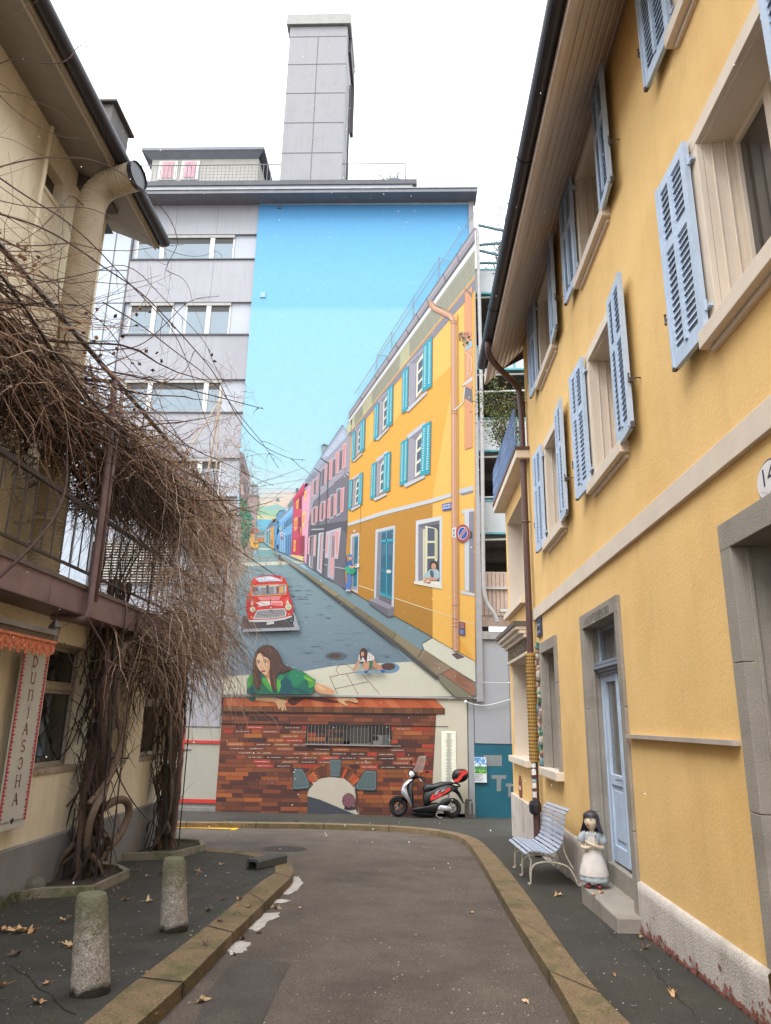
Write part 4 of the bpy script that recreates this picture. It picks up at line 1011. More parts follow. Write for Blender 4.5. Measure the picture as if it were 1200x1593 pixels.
# chimney tower
cd = 20.0; C = lambda x, y: PX(x, y, cd)
cx0, cx1 = -4.46, -2.40; czt = C(500, 40).z; czb = 17.0
mb = MB(); mb.box(cx0, cx1, cd, cd + 1.9, czb, czt)
tw = mb.build('chimney_tower', mat('tower_panels', (.235, .232, .245), .7, var=.08, scale=1.5, fine=.06, col2=(.205, .20, .21), c2scale=1.5, streak=.1), gb)
mb = MB(); mb.box(cx0 - .12, cx1 + .12, cd - .1, cd + 2.0, czt, C(500, 25).z); mb.build('tower_cap', mat('tower_cap', (.235, .23, .22), .6, var=.08), tw)
mb = MB()
for py in (57, 100, 145, 191, 238, 287): z = C(500, py).z; mb.box(cx0 - .004, cx1 + .004, cd - .006, cd + 1.91, z, z + .03)
mb.box((cx0 + cx1) / 2 - .012, (cx0 + cx1) / 2 + .012, cd - .005, cd, czb, C(500, 57).z); mb.box(cx0 - .02, cx1 + .02, cd - .02, cd + 1.92, czt - .03, czt + .02)
mb.build('tower_joints', M_joint, tw)
mb = MB(); mb.box(cx1 + .002, cx1 + .10, cd + .5, cd + 2.1, C(500, 62).z, C(500, 27).z); mb.box(cx1 + .002, cx1 + .12, cd + 1.9, cd + 2.15, C(500, 140).z, C(500, 62).z); mb.bar((cx1 + .08, cd + .9, czb), (cx1 + .08, cd + .9, C(500, 100).z), .035)
mb.build('tower_side_duct', mat('side_duct', (.07, .06, .065), .7, var=.2), tw)
mb = MB(); mb.lathe((-4.2, cd + .3, C(500, 25).z), [(.08, 0), (.09, .06), (.03, .1)], 8); mb.build('tower_light', M_par, tw)
# round bbq/planter on the roof terrace
tx = PX(614, 275, 20.6); tag_o = MB(); tag_o.lathe((tx.x, 20.6, zr0), [(.3, 0), (.42, .12), (.45, .3), (.36, .42), (.2, .48)], 14)
ro = tag_o.build('roof_pot', M_par); tag(ro, 'round dark pot with bare twigs standing on the roof terrace', 'plant pot')
mb = MB(); rn = random.Random(8)
for k in range(26):
    p = Vector((tx.x + rn.uniform(-.2, .2), 20.6, zr0 + .45)); pts = [p]
    dirn = Vector((rn.uniform(-1, .5), rn.uniform(-.3, .3), rn.uniform(.2, 1))).normalized()
    for j in range(5): p = p + dirn * .16 + Vector((rn.uniform(-.06, .06), 0, rn.uniform(-.06, .05))); pts.append(p)
    mb.tube(pts, [.014 * (1 - j / 7) for j in range(6)], 3)
mb.build('twigs', mat('twig_brown', (.13, .08, .055), .9), ro)
# mural board and right-hand trim
zmb = 2.12
mb = MB(); mb.box(xm, 1.70, 18.93, D + .06, zmb, 16.965); mural = mb.build('mural', mat('mural_ground', (.28, .40, .48), .7), gb)
mb = MB(); mb.box(1.70, 1.86, 18.88, D + .1, zmb - .1, 16.965); mb.box(-4.8, 1.70, 18.895, 18.93, zmb - .045, zmb + .0); mb.build('mural_trim', mat('trim_metal', (.26, .25, .26), .45, var=.08), gb)
mb = MB(); xx = 1.96; mb.tube(smooth_poly([Vector(p) for p in ((xx - .04, 18.9, 16.0), (xx - .0, 18.9, 15.9), (xx, 18.9, 15.6), (xx + .02, 18.9, 10), (xx - .04, 18.9, 5.4), (xx - .03, 18.9, 4.6), (xx + .25, 18.9, 4.2), (xx + .3, 18.9, 4.0))], 2), .055, 8); mb.build('drain_pipe', mat('pipe_grey', (.30, .29, .28), .5), gb, smooth=2)
# lower part: shop door bay left, lower mural board, cream bay right
mb = MB(); mb.box(-8.7, -4.62, D - .0, D + .07, -1, 1.55); mb.build('shop_base', mat('shop_grey', (.26, .25, .23), .8), gb)
mb = MB(); sh = [PX(290, 1140), PX(343, 1250)]
rx0, rx1, rz0, rz1 = -5.75, sh[1].x - .02, sh[1].z, 1.25
for b_ in ((rx0, rx0 + .09, rz0, rz1), (rx1 - .09, rx1, rz0, rz1), (rx0 + .09, rx1 - .09, rz0, rz0 + .09), (rx0 + .09, rx1 - .09, rz1 - .36, rz1 - .29)): mb.box(b_[0], b_[1], D - .05, D - .0, b_[2], b_[3])
sd_ = mb.build('shop_door_frame', mat('red_frame', (.42, .035, .03), .4, var=.08), gb)
mb = MB(); mb.face([(rx0, D - .02, rz0), (rx1, D - .02, rz0), (rx1, D - .02, rz1), (rx0, D - .02, rz1)]); mb.build('frosted_pane', mat('frosted', (.31, .30, .255), .3, var=.06, scale=1), sd_)
mb = MB(); mb.box(-5.8, 1.62, D - .45 + .4, D + .02, -1, -.62); mb.build('wall_foot', mat('foot_concrete', (.17, .16, .15), .9, var=.2, scale=5), gb)
lm = MB(); lm.box(-4.62, 1.45, 18.95, D + .06, -.9, zmb - .05); low = lm.build('lower_mural', mat('lower_cream', (.42, .39, .31), .8, var=.05, scale=2), gb)
# right: grey sheet panels, teal door
mb = MB()
for a, b, c, e in ((1.47, 1.62, -.9, 4.0), (1.63, 2.52, 1.02, 2.5), (1.63, 2.52, 2.51, 3.58), (2.53, 3.6, 1.02, 2.5), (2.53, 3.6, 2.51, 3.58)): mb.box(a + .004, b - .004, 18.97, D + .1, c, e)
mb.build('sheet_panels', mat('sheet_grey', (.27, .28, .30), .5, var=.05, scale=1), gb)
mb = MB(); mb.box(1.6, 3.6, 18.9, D + .2, 3.58, 3.78); mb.build('sheet_coping', mat('coping_grey', (.24, .23, .22), .7, var=.15), gb)
mb = MB(); mb.box(1.6, 2.62, 18.99, D + .05, -.95, 1.015); mb.build('teal_door', mat('teal_paint', (.006, .09, .135), .5, var=.15, scale=2), gb)
td = MB(); a = PX(754, 1175, 18.98); b = PX(781, 1192, 18.98)
def rct(mb, x0, y0, x1, y1, d, col=None): mb.face([PX(x0, y1, d), PX(x1, y1, d), PX(x1, y0, d), PX(x0, y0, d)], col)
rct(td, 753, 1175, 781, 1192, 18.985); rct(td, 765, 1206, 788, 1212, 18.985); rct(td, 773, 1212, 780, 1231, 18.985); rct(td, 787, 1219, 797, 1224, 18.985); rct(td, 791, 1224, 795, 1240, 18.985)
td.build('overpainted_patches', mat('patch_taupe', (.17, .19, .19), .8, var=.1), gb)
pm = MB(); pm.box(1.61, PX(757, 1200).x, 18.93, 18.98, PX(745, 1217).z, PX(745, 1178).z); po = pm.build('poster', mat('poster_white', (.55, .58, .6), .5), gb)
pm = MB()
import random as _r
rr = _r.Random(1)
X0 = 1.615; X1 = PX(757, 1200).x - .005; Z0 = PX(745, 1203).z; Z1 = PX(745, 1178.5).z
for i in range(9):
    for j in range(9):
        v = j / 8; c = (.10, .25, .5) if v > .6 else ((.5, .6, .65) if v > .45 else ((.06, .18, .08) if v > .2 else (.10, .28, .05)))
        k = rr.uniform(.5, 1.6); c = tuple(min(.8, q * k) for q in c)
        if v > .5 and rr.random() < .25: c = (.6, .65, .7)
        a = X0 + (X1 - X0) * i / 9; b = X0 + (X1 - X0) * (i + 1) / 9; e = Z0 + (Z1 - Z0) * j / 9; f = Z0 + (Z1 - Z0) * (j + 1) / 9
        pm.face([(a, 18.928, e), (b, 18.928, e), (b, 18.928, f), (a, 18.928, f)], c)
pm.build('poster_picture', mat('poster_print', (1, 1, 1), .4, var=0, vcol=True), po, vc=True)
pm = MB()
for k in range(5): rct(pm, 738, 1205 + k * 2.2, 752 - (k % 3) * 3, 1205.8 + k * 2.2, 18.927)
pm.build('poster_text', mat('ink', (.12, .12, .14), .6), po)
mb = MB(); mb.box(1.34, 1.44, 18.6, 18.7, -.72, -.3); mb.box(1.36, 1.52, 18.62, 18.68, -.3, -.26); mb.box(1.5, 1.54, 18.6, 18.7, -.72, -.34); bp = mb.build('iron_stub', M_iron, bevel=.01); tag(bp, 'small rusty iron stub at the corner beside the teal door', 'iron stub')
mb = MB(); mb.sph(PX(725, 1092, 18.85), .045, 8, 6); mb.tube(smooth_poly([PX(725, 1092, 18.88), PX(740, 1097, 18.88), PX(760, 1098, 18.88), PX(795, 1088, 18.88)], 2), .012, 5); mb.build('wall_lamp_cable', M_white, gb)
# ================================================================ gallery behind, right
ga = thing('gallery_building', 'concrete deck building with open galleries and teal edges seen between the buildings', 'building', (2.6, 19.4, gz(19)))
gd = 19.5; G = lambda y: PX(746, y, gd).z
mb = MB(); M_gw = mat('gallery_white', (.40, .42, .43), .7, var=.08, scale=1.5, col2=(.30, .32, .27), c2scale=2.2, c2lo=.6)
lv = [(420, 455), (540, 573), (652, 700), (780, 828)]
for a, b in lv: mb.box(1.9, 9, gd, gd + .12, G(b), G(a))
mb.build('parapet_panel', M_gw, ga)
mb = MB()
for a, b in lv:
    mb.box(1.9, 9, gd - .02, gd + .13, G(a), G(a) + .05); mb.box(1.9, 9, gd - .02, gd + .13, G(b) - .05, G(b)); mb.box(3.0, 3.05, gd - .015, gd, G(b), G(a))
mb.build('teal_edge', mat('teal_edge', (.08, .28, .32), .6, var=.2, scale=8), ga)
mb = MB()
for a, b in lv: mb.box(1.9, 9, gd + .12, gd + 6, G(b) - .12, G(b) + .12); mb.box(1.9, 9, gd + 1.5, gd + 1.8, G(b) - .4, G(b) - .12); mb.box(1.9, 9, gd + 3.5, gd + 3.8, G(b) - .4, G(b) - .12)
mb.box(1.9, 2.75, gd + 6, gd + 6.1, 3, 14); mb.box(2.75, 9, gd + 6, gd + 6.1, 8.4, 14); mb.box(6, 9, gd + 6, gd + 6.1, 3, 14); mb.box(1.86, 1.9, gd + .3, gd + 6, 3, 14)
mb.build('gallery_slab', mat('gallery_dark', (.10, .096, .09), .9, var=.2, scale=3), ga)
mb = MB()
for y in (459, 580, 606, 708, 771, 837): z = G(y) - .03; mb.bar((1.9, gd + .1, z), (9, gd + .1, z + .25), .03)
mb.build('gallery_pipe', M_white, ga)
mb = MB(); mb.box(1.9, 6, gd + .3, gd + .34, G(955) - .3, G(886))
for k in range(40): mb.box(1.92 + k * .11, 2.0 + k * .11, gd + .27, gd + .3, G(955), G(886) - .03)
mb.build('wood_screen', mat('screen_wood', (.50, .38, .31), .8, var=.12, scale=6), ga)
mb = MB(); mb.box(1.9, 6, gd + .2, gd + .27, G(914), G(911)); mb.box(2.4, 6, gd - .1, gd + .1, G(952), G(948)); mb.build('screen_rail', M_white, ga)
mb = MB()
for a, b in (((744, 350), (800, 362)), ((744, 381), (800, 376)), ((744, 389), (800, 402)), ((744, 409), (800, 409))): mb.bar(PX(*a, gd), PX(*b, gd), .045, 4)
mb.build('teal_beam', mat('beam_teal', (.06, .14, .16), .6), ga)
# ================================================================ THE PAINTING (flat paint on the boards)
PK = .51
def pc(h, k=None):
    c = srgb(h); k = k or PK
    return tuple(min(.92, v * k) for v in c)
M_paint = mat('mural_paint', (1, 1, 1), .7, var=.035, scale=7, vcol=True, fine=.02, fscale=60)
class Paint:
    def __init__(s, base): s.mb = MB(); s.base = base
    def crop(s, x0, y0, k): s.x0, s.y0, s.k = x0, y0, k; return s
    x0 = 0; y0 = 0; k = 1
    def P(s, p, lv): return PX(s.x0 + p[0] / s.k, s.y0 + p[1] / s.k, s.base - lv * .0012)
    def poly(s, lv, pts, col, sm=0):
        if sm:
            for _ in range(sm):
                q = []; n = len(pts)
                for i in range(n):
                    a = pts[i]; b = pts[(i + 1) % n]; q += [(a[0] * .75 + b[0] * .25, a[1] * .75 + b[1] * .25), (a[0] * .25 + b[0] * .75, a[1] * .25 + b[1] * .75)]
                pts = q
        c = [pc(h) for h in col] if isinstance(col, list) else pc(col)
        s.mb.face([s.P(p, lv) for p in pts][::-1], c[::-1] if isinstance(c, list) else c)
    def line(s, lv, pts, col, w=1.0, close=False):
        if close: pts = pts + [pts[0]]
        for a, b in zip(pts, pts[1:]):
            dx = b[0] - a[0]; dy = b[1] - a[1]; L_ = math.hypot(dx, dy) or 1; nx, ny = -dy / L_ * w / 2, dx / L_ * w / 2; ex, ey = dx / L_ * w * .25, dy / L_ * w * .25
            s.poly(lv, [(a[0] + nx - ex, a[1] + ny - ey), (b[0] + nx + ex, b[1] + ny + ey), (b[0] - nx + ex, b[1] - ny + ey), (a[0] - nx - ex, a[1] - ny - ey)], col)
    def ell(s, lv, cx, cy, rx, ry, col, n=20, rot=0):
        c, q = math.cos(rot), math.sin(rot)
        s.poly(lv, [(cx + rx * math.cos(t) * c - ry * math.sin(t) * q, cy + rx * math.cos(t) * q + ry * math.sin(t) * c) for t in [2 * PI * i / n for i in range(n)]], col)
    def done(s, name, par): return s.mb.build(name, M_paint, par, vc=True)
UB = 18.927
def lerp(a, b, t): return (a[0] + (b[0] - a[0]) * t, a[1] + (b[1] - a[1]) * t)
def hx(a, b, t):
    A = [int(a[i:i + 2], 16) for i in (0, 2, 4)]; B = [int(b[i:i + 2], 16) for i in (0, 2, 4)]
    return '%02x%02x%02x' % tuple(int(A[i] + (B[i] - A[i]) * t) for i in range(3))
def bil(q, u, v): return lerp(lerp(q[0], q[1], u), lerp(q[3], q[2], u), v)   # TL,TR,BR,BL
rn = random.Random(21)
# ---- sky, hills, road
p = Paint(UB)
def vband(lv, xl_, xr_, rows):
    for (y0, c0), (y1, c1) in zip(rows, rows[1:]): p.poly(lv, [(xl_(y0), y0), (xr_, y0), (xr_, y1), (xl_(y1), y1)], [c0, c0, c1, c1])
LE = lambda y: 403.5 - (y - 315) * .0778
vband(0, LE, 735, [(318, '559fdc'), (332, '5cb0ec'), (345, '69bdf5'), (400, '76c8f8'), (440, '80cef9'), (474, '80cef8'), (477, '84d0f8'), (484, '98daf8')])
vband(0, LE, 735, [(484, '98daf8'), (560, 'a0def8'), (640, 'a9e1f7'), (720, 'b5e5f5'), (760, 'cdeaf0')])
for k in range(0):
    x = rn.uniform(400, 720); y = rn.uniform(330, 700); w = rn.uniform(15, 60); h = rn.uniform(1.5, 5); b_ = hx('7cc9f3', 'a8e0f5', min(1, max(0, (y - 345) / 300)))
    if x - w > LE(y) and x + w < 730 and (y < 470 or x + w < 520 or y < 400) and not 468 < y < 495: p.ell(.4 + k * .01, x, y, w, h, hx(b_, 'd8f0fa', .035))
p.crop(360, 740, 8.564)
p.poly(1, [(240, 170), (900, 200), (900, 420), (330, 430)], ['c6e6ef', 'e9dcd8', 'f2d3c4', 'eedcc2'])
p.poly(2, [(340, 400), (470, 410), (560, 390), (600, 380), (640, 395), (720, 430), (760, 900), (330, 900)], '9fcfcd')
p.poly(3, [(340, 430), (420, 415), (540, 470), (640, 430), (700, 470), (700, 560), (340, 560)], 'a9d3b4')
p.poly(4, [(340, 520), (480, 530), (640, 560), (640, 590), (340, 580)], 'dfe0b0')
p.poly(5, [(340, 585), (560, 585), (520, 680), (430, 740), (340, 700)], '74c6e6')
p.poly(6, [(590, 325), (620, 290), (655, 335), (600, 345)], '8c9b98')
for a, b in (((345, 100), (1000, -120)), ((350, 145), (1000, 40)), ((345, 90), (690, 0))): p.line(6, [a, b], '9fc4cc', 4)
for a, b in (((360, 235), (830, 230)), ((350, 290), (700, 285))): p.line(6, [a, b], 'b9c9cc', 4)
p.crop(0, 0, 1)
# road
road = [(402, 843), (411, 843), (430, 857), (713, 1090), (340, 1090), (371, 900)]
p.poly(7, [(402, 843), (411, 843), (426, 856), (437, 866), (396, 866), (399, 855)], '7fb3b5')
p.poly(7, [(396, 866), (437, 866), (562, 960), (700, 1085), (345, 1085), (371, 900)], ['8cabb2', '8cabb2', '8097a2', '71869a', '74889a', '829fa9'])
p.poly(6, [(372, 800), (392, 800), (396, 870), (371, 900), (349, 1060), (340, 1060), (366, 850)], 'a3a09a')
p.poly(8, [(373, 876), (470, 872), (475, 877), (372, 881)], 'e3e3cf')
p.poly(8, [(394, 852.5), (425, 853), (427, 855), (392, 855)], 'dfe3d3')
rn = random.Random(5)
for k in range(260):   # brush strokes on the painted asphalt
    y = rn.uniform(885, 1045); x = rn.uniform(376 - (y - 885) * .16, 480 + (y - 885) * 1.08); w = rn.uniform(6, 26); h = rn.uniform(.5, 1.6)
    c = rn.choice(['8aa2ac', '7a909e', '6e8494', '93a9b1', '748a9a', '7f97a3'])
    if x + w < 452 + (y - 885) * 1.2: p.poly(9, [(x, y), (x + w * .5, y - h), (x + w, y + rn.uniform(-.5, .5)), (x + w * .5, y + h)], c)
p.line(10, [(395, 858), (383, 900)], '9ab8bd', 1.0); p.line(10, [(405, 860), (421, 892)], '9ab8bd', .8)
# light ground at the bottom
p.poly(11, [(346, 1053), (400, 1049), (470, 1045), (520, 1036), (560, 1032.5), (600, 1031.5), (640, 1029.5), (652, 1031), (668, 1042), (682, 1055), (712, 1083.5), (344, 1083.5)], 'e3e0cb')
# manholes
for cx, cy, rx, ry, c1, c2 in ((521, 1020.5, 17, 6.5, '5d6a74', '5b4038'), ):
    p.ell(12, cx + 2, cy, rx, ry, c1); p.ell(13, cx, cy, 10, 3.6, c2)
p.ell(12, 606, 1039, 16, 8.5, '7aa0bd'); p.ell(13, 604.5, 1037, 11, 5.6, '5c3f37')
# hopscotch
p.crop(340, 980, 5.4545)
rd = '8e4a41'
p.line(14, [(945, 398), (1200, 350)], rd, 4); p.line(14, [(945, 398), (1010, 545)], rd, 4); p.line(14, [(1085, 370), (1185, 548)], rd, 4); p.line(14, [(990, 500), (1270, 440)], rd, 4)
p.line(14, [(1200, 350), (1370, 548)], rd, 3.5)
p.line(14, [(1020 - 0, 375), (1000, 350), (1005, 315), (1040, 292), (1090, 295), (1130, 325), (1150, 350)], rd, 3.5)
p.crop(0, 0, 1)
p.done('painted_sky_and_street', mural)
# ---- left painted buildings and bush
p = Paint(UB).crop(360, 740, 8.564); B0 = 20
p.poly(B0, [(112, -330), (160, -300), (240, -20), (245, 110), (205, 430), (105, 300)], '857a80')
p.poly(B0 + 1, [(125, 110), (150, 110), (165, 260), (130, 250)], 'd8b8bb'); p.poly(B0 + 1, [(130, -200), (150, -180), (215, -10), (130, 0)], '5c545b')
p.line(B0 + 2, [(185, 110), (185, 420)], '5c545b', 8); p.line(B0 + 2, [(125, 100), (245, 108)], '5c545b', 6)
p.poly(B0, [(245, 120), (350, 118), (350, 250), (370, 262), (345, 330), (325, 880), (240, 870), (205, 420), (228, 180)], 'b59d9b')
p.poly(B0 + 1, [(235, 255), (370, 262), (368, 292), (235, 288)], '7c726c'); p.poly(B0 + 1, [(245, 120), (350, 118), (350, 150), (245, 150)], '857970'); p.poly(B0 + 1, [(240, 155), (345, 155), (345, 255), (240, 250)], 'a8b4bb')
p.poly(B0 + 2, [(345, 320), (375, 320), (345, 480)], 'a08d7f'); p.poly(B0 + 2, [(250, 700), (310, 705), (300, 780), (250, 780)], 'b4524f'); p.poly(B0 + 2, [(250, 780), (310, 780), (305, 880), (240, 880)], 'e2b468')
p.poly(B0 + 1, [(330, 745), (440, 745), (440, 890), (330, 880)], '8b9aa2'); p.poly(B0 + 2, [(340, 830), (440, 830), (440, 880), (340, 878)], 'd07f35'); p.poly(B0 + 3, [(340, 800), (440, 800), (440, 825), (340, 825)], 'a6b7bd')
p.line(B0 + 4, [(345, 640), (385, 655), (402, 700), (402, 800)], '9cb3b5', 5); p.poly(B0 + 4, [(325, 730), (350, 702), (370, 730), (345, 755)], 'ee6a2f')
p.line(B0 + 4, [(315, 560), (315, 880)], 'b9b7ac', 6)
for k in range(9):
    x = 232 + (k % 3) * 20; y = 90 + k * 16; p.line(B0 + 4, [(x, y), (x + 50, y - 8)], '6f6a6e', 4)
p.line(B0 + 4, [(290, 65), (285, 240)], '6f6a6e', 6)
p.poly(B0 + 5, [(255, 880), (290, 865), (355, 875), (365, 920), (360, 968), (250, 965)], 'efb650'); p.poly(B0 + 6, [(295, 885), (350, 888), (352, 915), (290, 915)], 'a97b3c'); p.poly(B0 + 6, [(262, 948), (285, 948), (285, 972), (262, 972)], '5c4a3a')
rn = random.Random(31)
p.poly(B0 + 6, [(105, 290), (130, 290), (190, 410), (255, 500), (268, 600), (240, 720), (215, 850), (190, 960), (150, 940), (120, 700)], '1f7c63', 1)
for k in range(260):
    t = rn.random(); y = 300 + 650 * t; hw = 25 + 75 * math.sin(PI * min(1, t * 1.05)) ** .7; x = 130 + 60 * math.sin(PI * t) + rn.uniform(-hw, hw) * .9; a = rn.uniform(-.9, 1.2)
    p.line(B0 + 7 + (k % 3), [(x, y), (x + 26 * math.cos(a), y + 20 * math.sin(a))], rn.choice(['2fa283', '3fb794', '14604e', '57c9a6', '237f67']), 7)
p.done('painted_left_houses', mural)
# ---- row houses
p = Paint(UB).crop(360, 740, 8.564); B0 = 34
def Q(lv, pts, c): p.poly(B0 + lv, pts, c)
Q(0, [(440, 745), (470, 720), (530, 690), (530, 960), (440, 890)], '9dbfc2'); Q(1, [(470, 745), (490, 740), (490, 905), (470, 895)], '5c8fa0'); Q(1, [(505, 730), (518, 725), (518, 920), (505, 912)], '4d8590')
Q(1, [(522, 690), (572, 670), (572, 975), (522, 955)], 'dca556'); Q(2, [(530, 760), (550, 755), (550, 800), (530, 803)], 'f0c883'); Q(2, [(530, 850), (550, 848), (550, 920), (530, 915)], 'b27834')
Q(0, [(500, 640), (560, 590), (610, 575), (610, 700), (500, 700)], '5d8fb8'); Q(1, [(545, 580), (590, 570), (590, 610), (545, 620)], 'a97f4b'); Q(1, [(455, 720), (525, 680), (600, 580), (600, 560), (520, 640)], '6d7d88')
Q(2, [(572, 690), (640, 640), (640, 1000), (572, 975)], '3f86bd'); Q(3, [(575, 700), (640, 600), (640, 830), (575, 860)], '57a5dd')
Q(2, [(600, 520), (640, 460), (720, 450), (720, 520), (640, 600), (600, 600)], '6fa3cb'); Q(3, [(596, 530), (636, 465), (700, 455), (700, 468), (640, 480), (605, 540)], '55616c')
Q(3, [(630, 590), (835, 385), (835, 1070), (600, 990), (600, 820)], '78b8ea'); Q(4, [(640, 600), (830, 400), (815, 480), (640, 640)], '8fc8f4')
Q(5, [(705, 630), (818, 520), (815, 625), (705, 715)], '3c6f97'); Q(5, [(650, 690), (690, 655), (690, 730), (650, 750)], '6c9fb9')
for k in range(6): p.line(B0 + 6, [(725 + k * 17, 612 - k * 16), (725 + k * 17, 700 - k * 13)], '90c6ee', 4)
Q(5, [(600, 850), (815, 760), (800, 1075), (600, 985)], '6ea6d6')
for k in range(6):
    x = 650 + k * 26; Q(6, [(x, 830 - k * 9), (x + 13, 826 - k * 9), (x + 13, 1015 + k * 9), (x, 1010 + k * 9)], '3e6a96' if k > 2 else '9cc4e4')
Q(7, [(605, 925), (630, 915), (630, 985), (605, 975)], '1f2c3c'); p.ell(B0 + 7, 670, 775, 22, 26, 'e9ecef'); p.ell(B0 + 8, 670, 775, 12, 14, 'c9564f'); p.ell(B0 + 7, 655, 705, 22, 30, '9fc2c6'); p.ell(B0 + 8, 672, 835, 18, 20, 'b15f6f')
Q(4, [(640, 570), (830, 360), (840, 385), (640, 600)], '8b98a2'); Q(4, [(745, 400), (830, 280), (850, 330), (760, 420)], '80919b')
# crimson and pink
Q(9, [(830, 320), (1010, 110), (1045, 110), (945, 300), (985, 800), (960, 1135), (795, 1070)], 'c7395c')
Q(10, [(820, 330), (850, 310), (1035, 105), (960, 105), (825, 300)], 'd9486b'); Q(11, [(840, 345), (1000, 180), (950, 300), (945, 240), (850, 350)], 'b22d4e')
Q(11, [(825, 350), (940, 270), (945, 800), (815, 850)], 'd34f6d'); Q(12, [(795, 1050), (965, 1075), (960, 1140), (795, 1075)], 'eed49a')
Q(11, [(945, 290), (1040, 130), (1060, 130), (1000, 1180), (970, 1130), (985, 800), (940, 800)], 'f0afc9')
Q(12, [(920, 830), (975, 795), (965, 1070), (915, 1065)], '9c3a52')
for a in (((862, 345), (905, 300), (890, 435), (868, 450)), ((840, 570), (885, 545), (870, 720), (838, 735)), ((830, 860), (862, 850), (855, 1010), (828, 1015))): Q(13, list(a), 'f6b169'); Q(14, [lerp(a[0], a[2], .25), lerp(a[1], a[3], .25), lerp(a[2], a[0], .25), lerp(a[3], a[1], .25)], 'ef8f3c')
for a in (((975, 215), (1005, 185), (1000, 320), (978, 345)), ((955, 480), (990, 470), (975, 670), (945, 690)), ): Q(13, list(a), 'ffd77c'); Q(14, [lerp(a[0], a[2], .25), lerp(a[1], a[3], .25), lerp(a[2], a[0], .25), lerp(a[3], a[1], .25)], 'efa24a')
Q(13, [(905, 300), (935, 265), (935, 430), (905, 440)], '7d2a42'); Q(13, [(895, 560), (930, 545), (930, 780), (895, 790)], '8c2e48'); Q(14, [(918, 700), (935, 690), (930, 780), (915, 782)], 'efa24a')
Q(8, [(860, 165), (895, 165), (895, 215), (880, 240), (860, 220)], '5e7278'); p.line(B0 + 9, [(820, 228), (890, 225)], '5e7278', 7)
p.ell(B0 + 15, 642, 1100, 14, 30, 'f0e6cf'); p.ell(B0 + 16, 642, 1090, 18, 24, '2d3350'); p.ell(B0 + 16, 642, 1068, 14, 10, '3c2f2c'); p.poly(B0 + 15, [(630, 1115), (655, 1115), (653, 1175), (632, 1175)], 'd9b58d')
# grey house (crop 460,640)
p.crop(460, 640, 5.307)
Q(9, [(75, 600), (460, 165), (462, 400), (440, 700), (425, 1000), (415, 1480), (75, 1260), (100, 900)], '6d6a76')
Q(10, [(75, 590), (460, 165), (455, 480), (330, 590), (150, 740), (110, 900), (90, 1230), (75, 1255)], 'aaa6b3')
Q(10, [(325, 585), (455, 475), (440, 600), (260, 700)], '86828f'); Q(11, [(150, 745), (460, 490), (440, 900), (150, 960)], '7b7885')
Q(12, [(120, 950), (430, 900), (425, 1010), (370, 960), (120, 1030)], '5a5763')
# roof edge
Q(12, [(70, 585), (385, 110), (400, 120), (100, 590)], '6e7680'); Q(13, [(100, 590), (70, 585), (385, 125), (440, 165), (460, 185), (280, 370), (250, 400)], 'a8b4cb')
Q(14, [(265, 380), (430, 190), (400, 150), (220, 380)], 'c3cde2'); Q(14, [(110, 580), (180, 520), (150, 500), (80, 575)], '8f99ad')
for k in range(7): p.line(B0 + 15, [(90 + k * 50, 565 - k * 66), (130 + k * 48, 570 - k * 62)], '8d97ab', 3)
Q(11, [(210, 285), (270, 285), (270, 330), (235, 370), (220, 340)], '8ea7ab'); Q(12, [(208, 285), (235, 265), (272, 280), (260, 292)], '5a686c')
pinkw = [((390, 270), (422, 255), (412, 460), (382, 480), 1), ((330, 345), (362, 325), (352, 505), (330, 520), 1), ((280, 410), (305, 395), (300, 555), (275, 570), 1), ((372, 640), (405, 620), (395, 825), (370, 840), 1), ((315, 690), (342, 670), (335, 850), (312, 865), 1), ((265, 720), (290, 705), (285, 875), (260, 885), 1), ((245, 450), (262, 440), (255, 590), (240, 600), 1), ((235, 740), (250, 735), (245, 885), (228, 895), 1), ((200, 770), (215, 765), (210, 900), (195, 905), 1), ((165, 790), (185, 780), (180, 910), (160, 920), 1), ((175, 545), (188, 535), (182, 670), (170, 680), 1), ((135, 585), (150, 575), (145, 700), (132, 705), 1), ((130, 810), (145, 800), (140, 930), (128, 935), 1)]
greyw = [((362, 330), (390, 305), (382, 480), (355, 500)), ((305, 400), (332, 380), (328, 535), (300, 555)), ((342, 650), (372, 635), (368, 840), (338, 855)), ((290, 700), (315, 685), (312, 865), (286, 880)), ((212, 485), (240, 460), (235, 610), (210, 630)), ((212, 755), (232, 745), (228, 890), (208, 900)), ((150, 575), (170, 560), (165, 685), (148, 695)), ((145, 800), (165, 790), (160, 920), (142, 930))]
for q in greyw:
    Q(13, [(q[0][0] - 4, q[0][1] - 8), (q[1][0] + 4, q[1][1] - 8), (q[2][0] + 3, q[2][1] + 10), (q[3][0] - 4, q[3][1] + 12)], 'c9c9d3'); Q(14, list(q), '8b8894'); Q(15, [bil(q, .35, .12), bil(q, 1, .08), bil(q, 1, .95), bil(q, .35, .97)], '6c6a77')
def louv(lv, q, base, n, dark, cols=2, tri=.09):
    p.poly(lv, list(q), base)
    for c in range(cols):
        for k in range(n):
            v = .07 + .86 * k / n; u = (c + .5) / cols
            p.poly(lv + 1, [bil(q, u - tri, v), bil(q, u + tri * 1.3, v + .3 / n), bil(q, u - tri, v + .62 / n)], dark)
for a in pinkw: louv(B0 + 16, a[:4], 'eeb3b4', 12, 'b0747c', 1, .25)
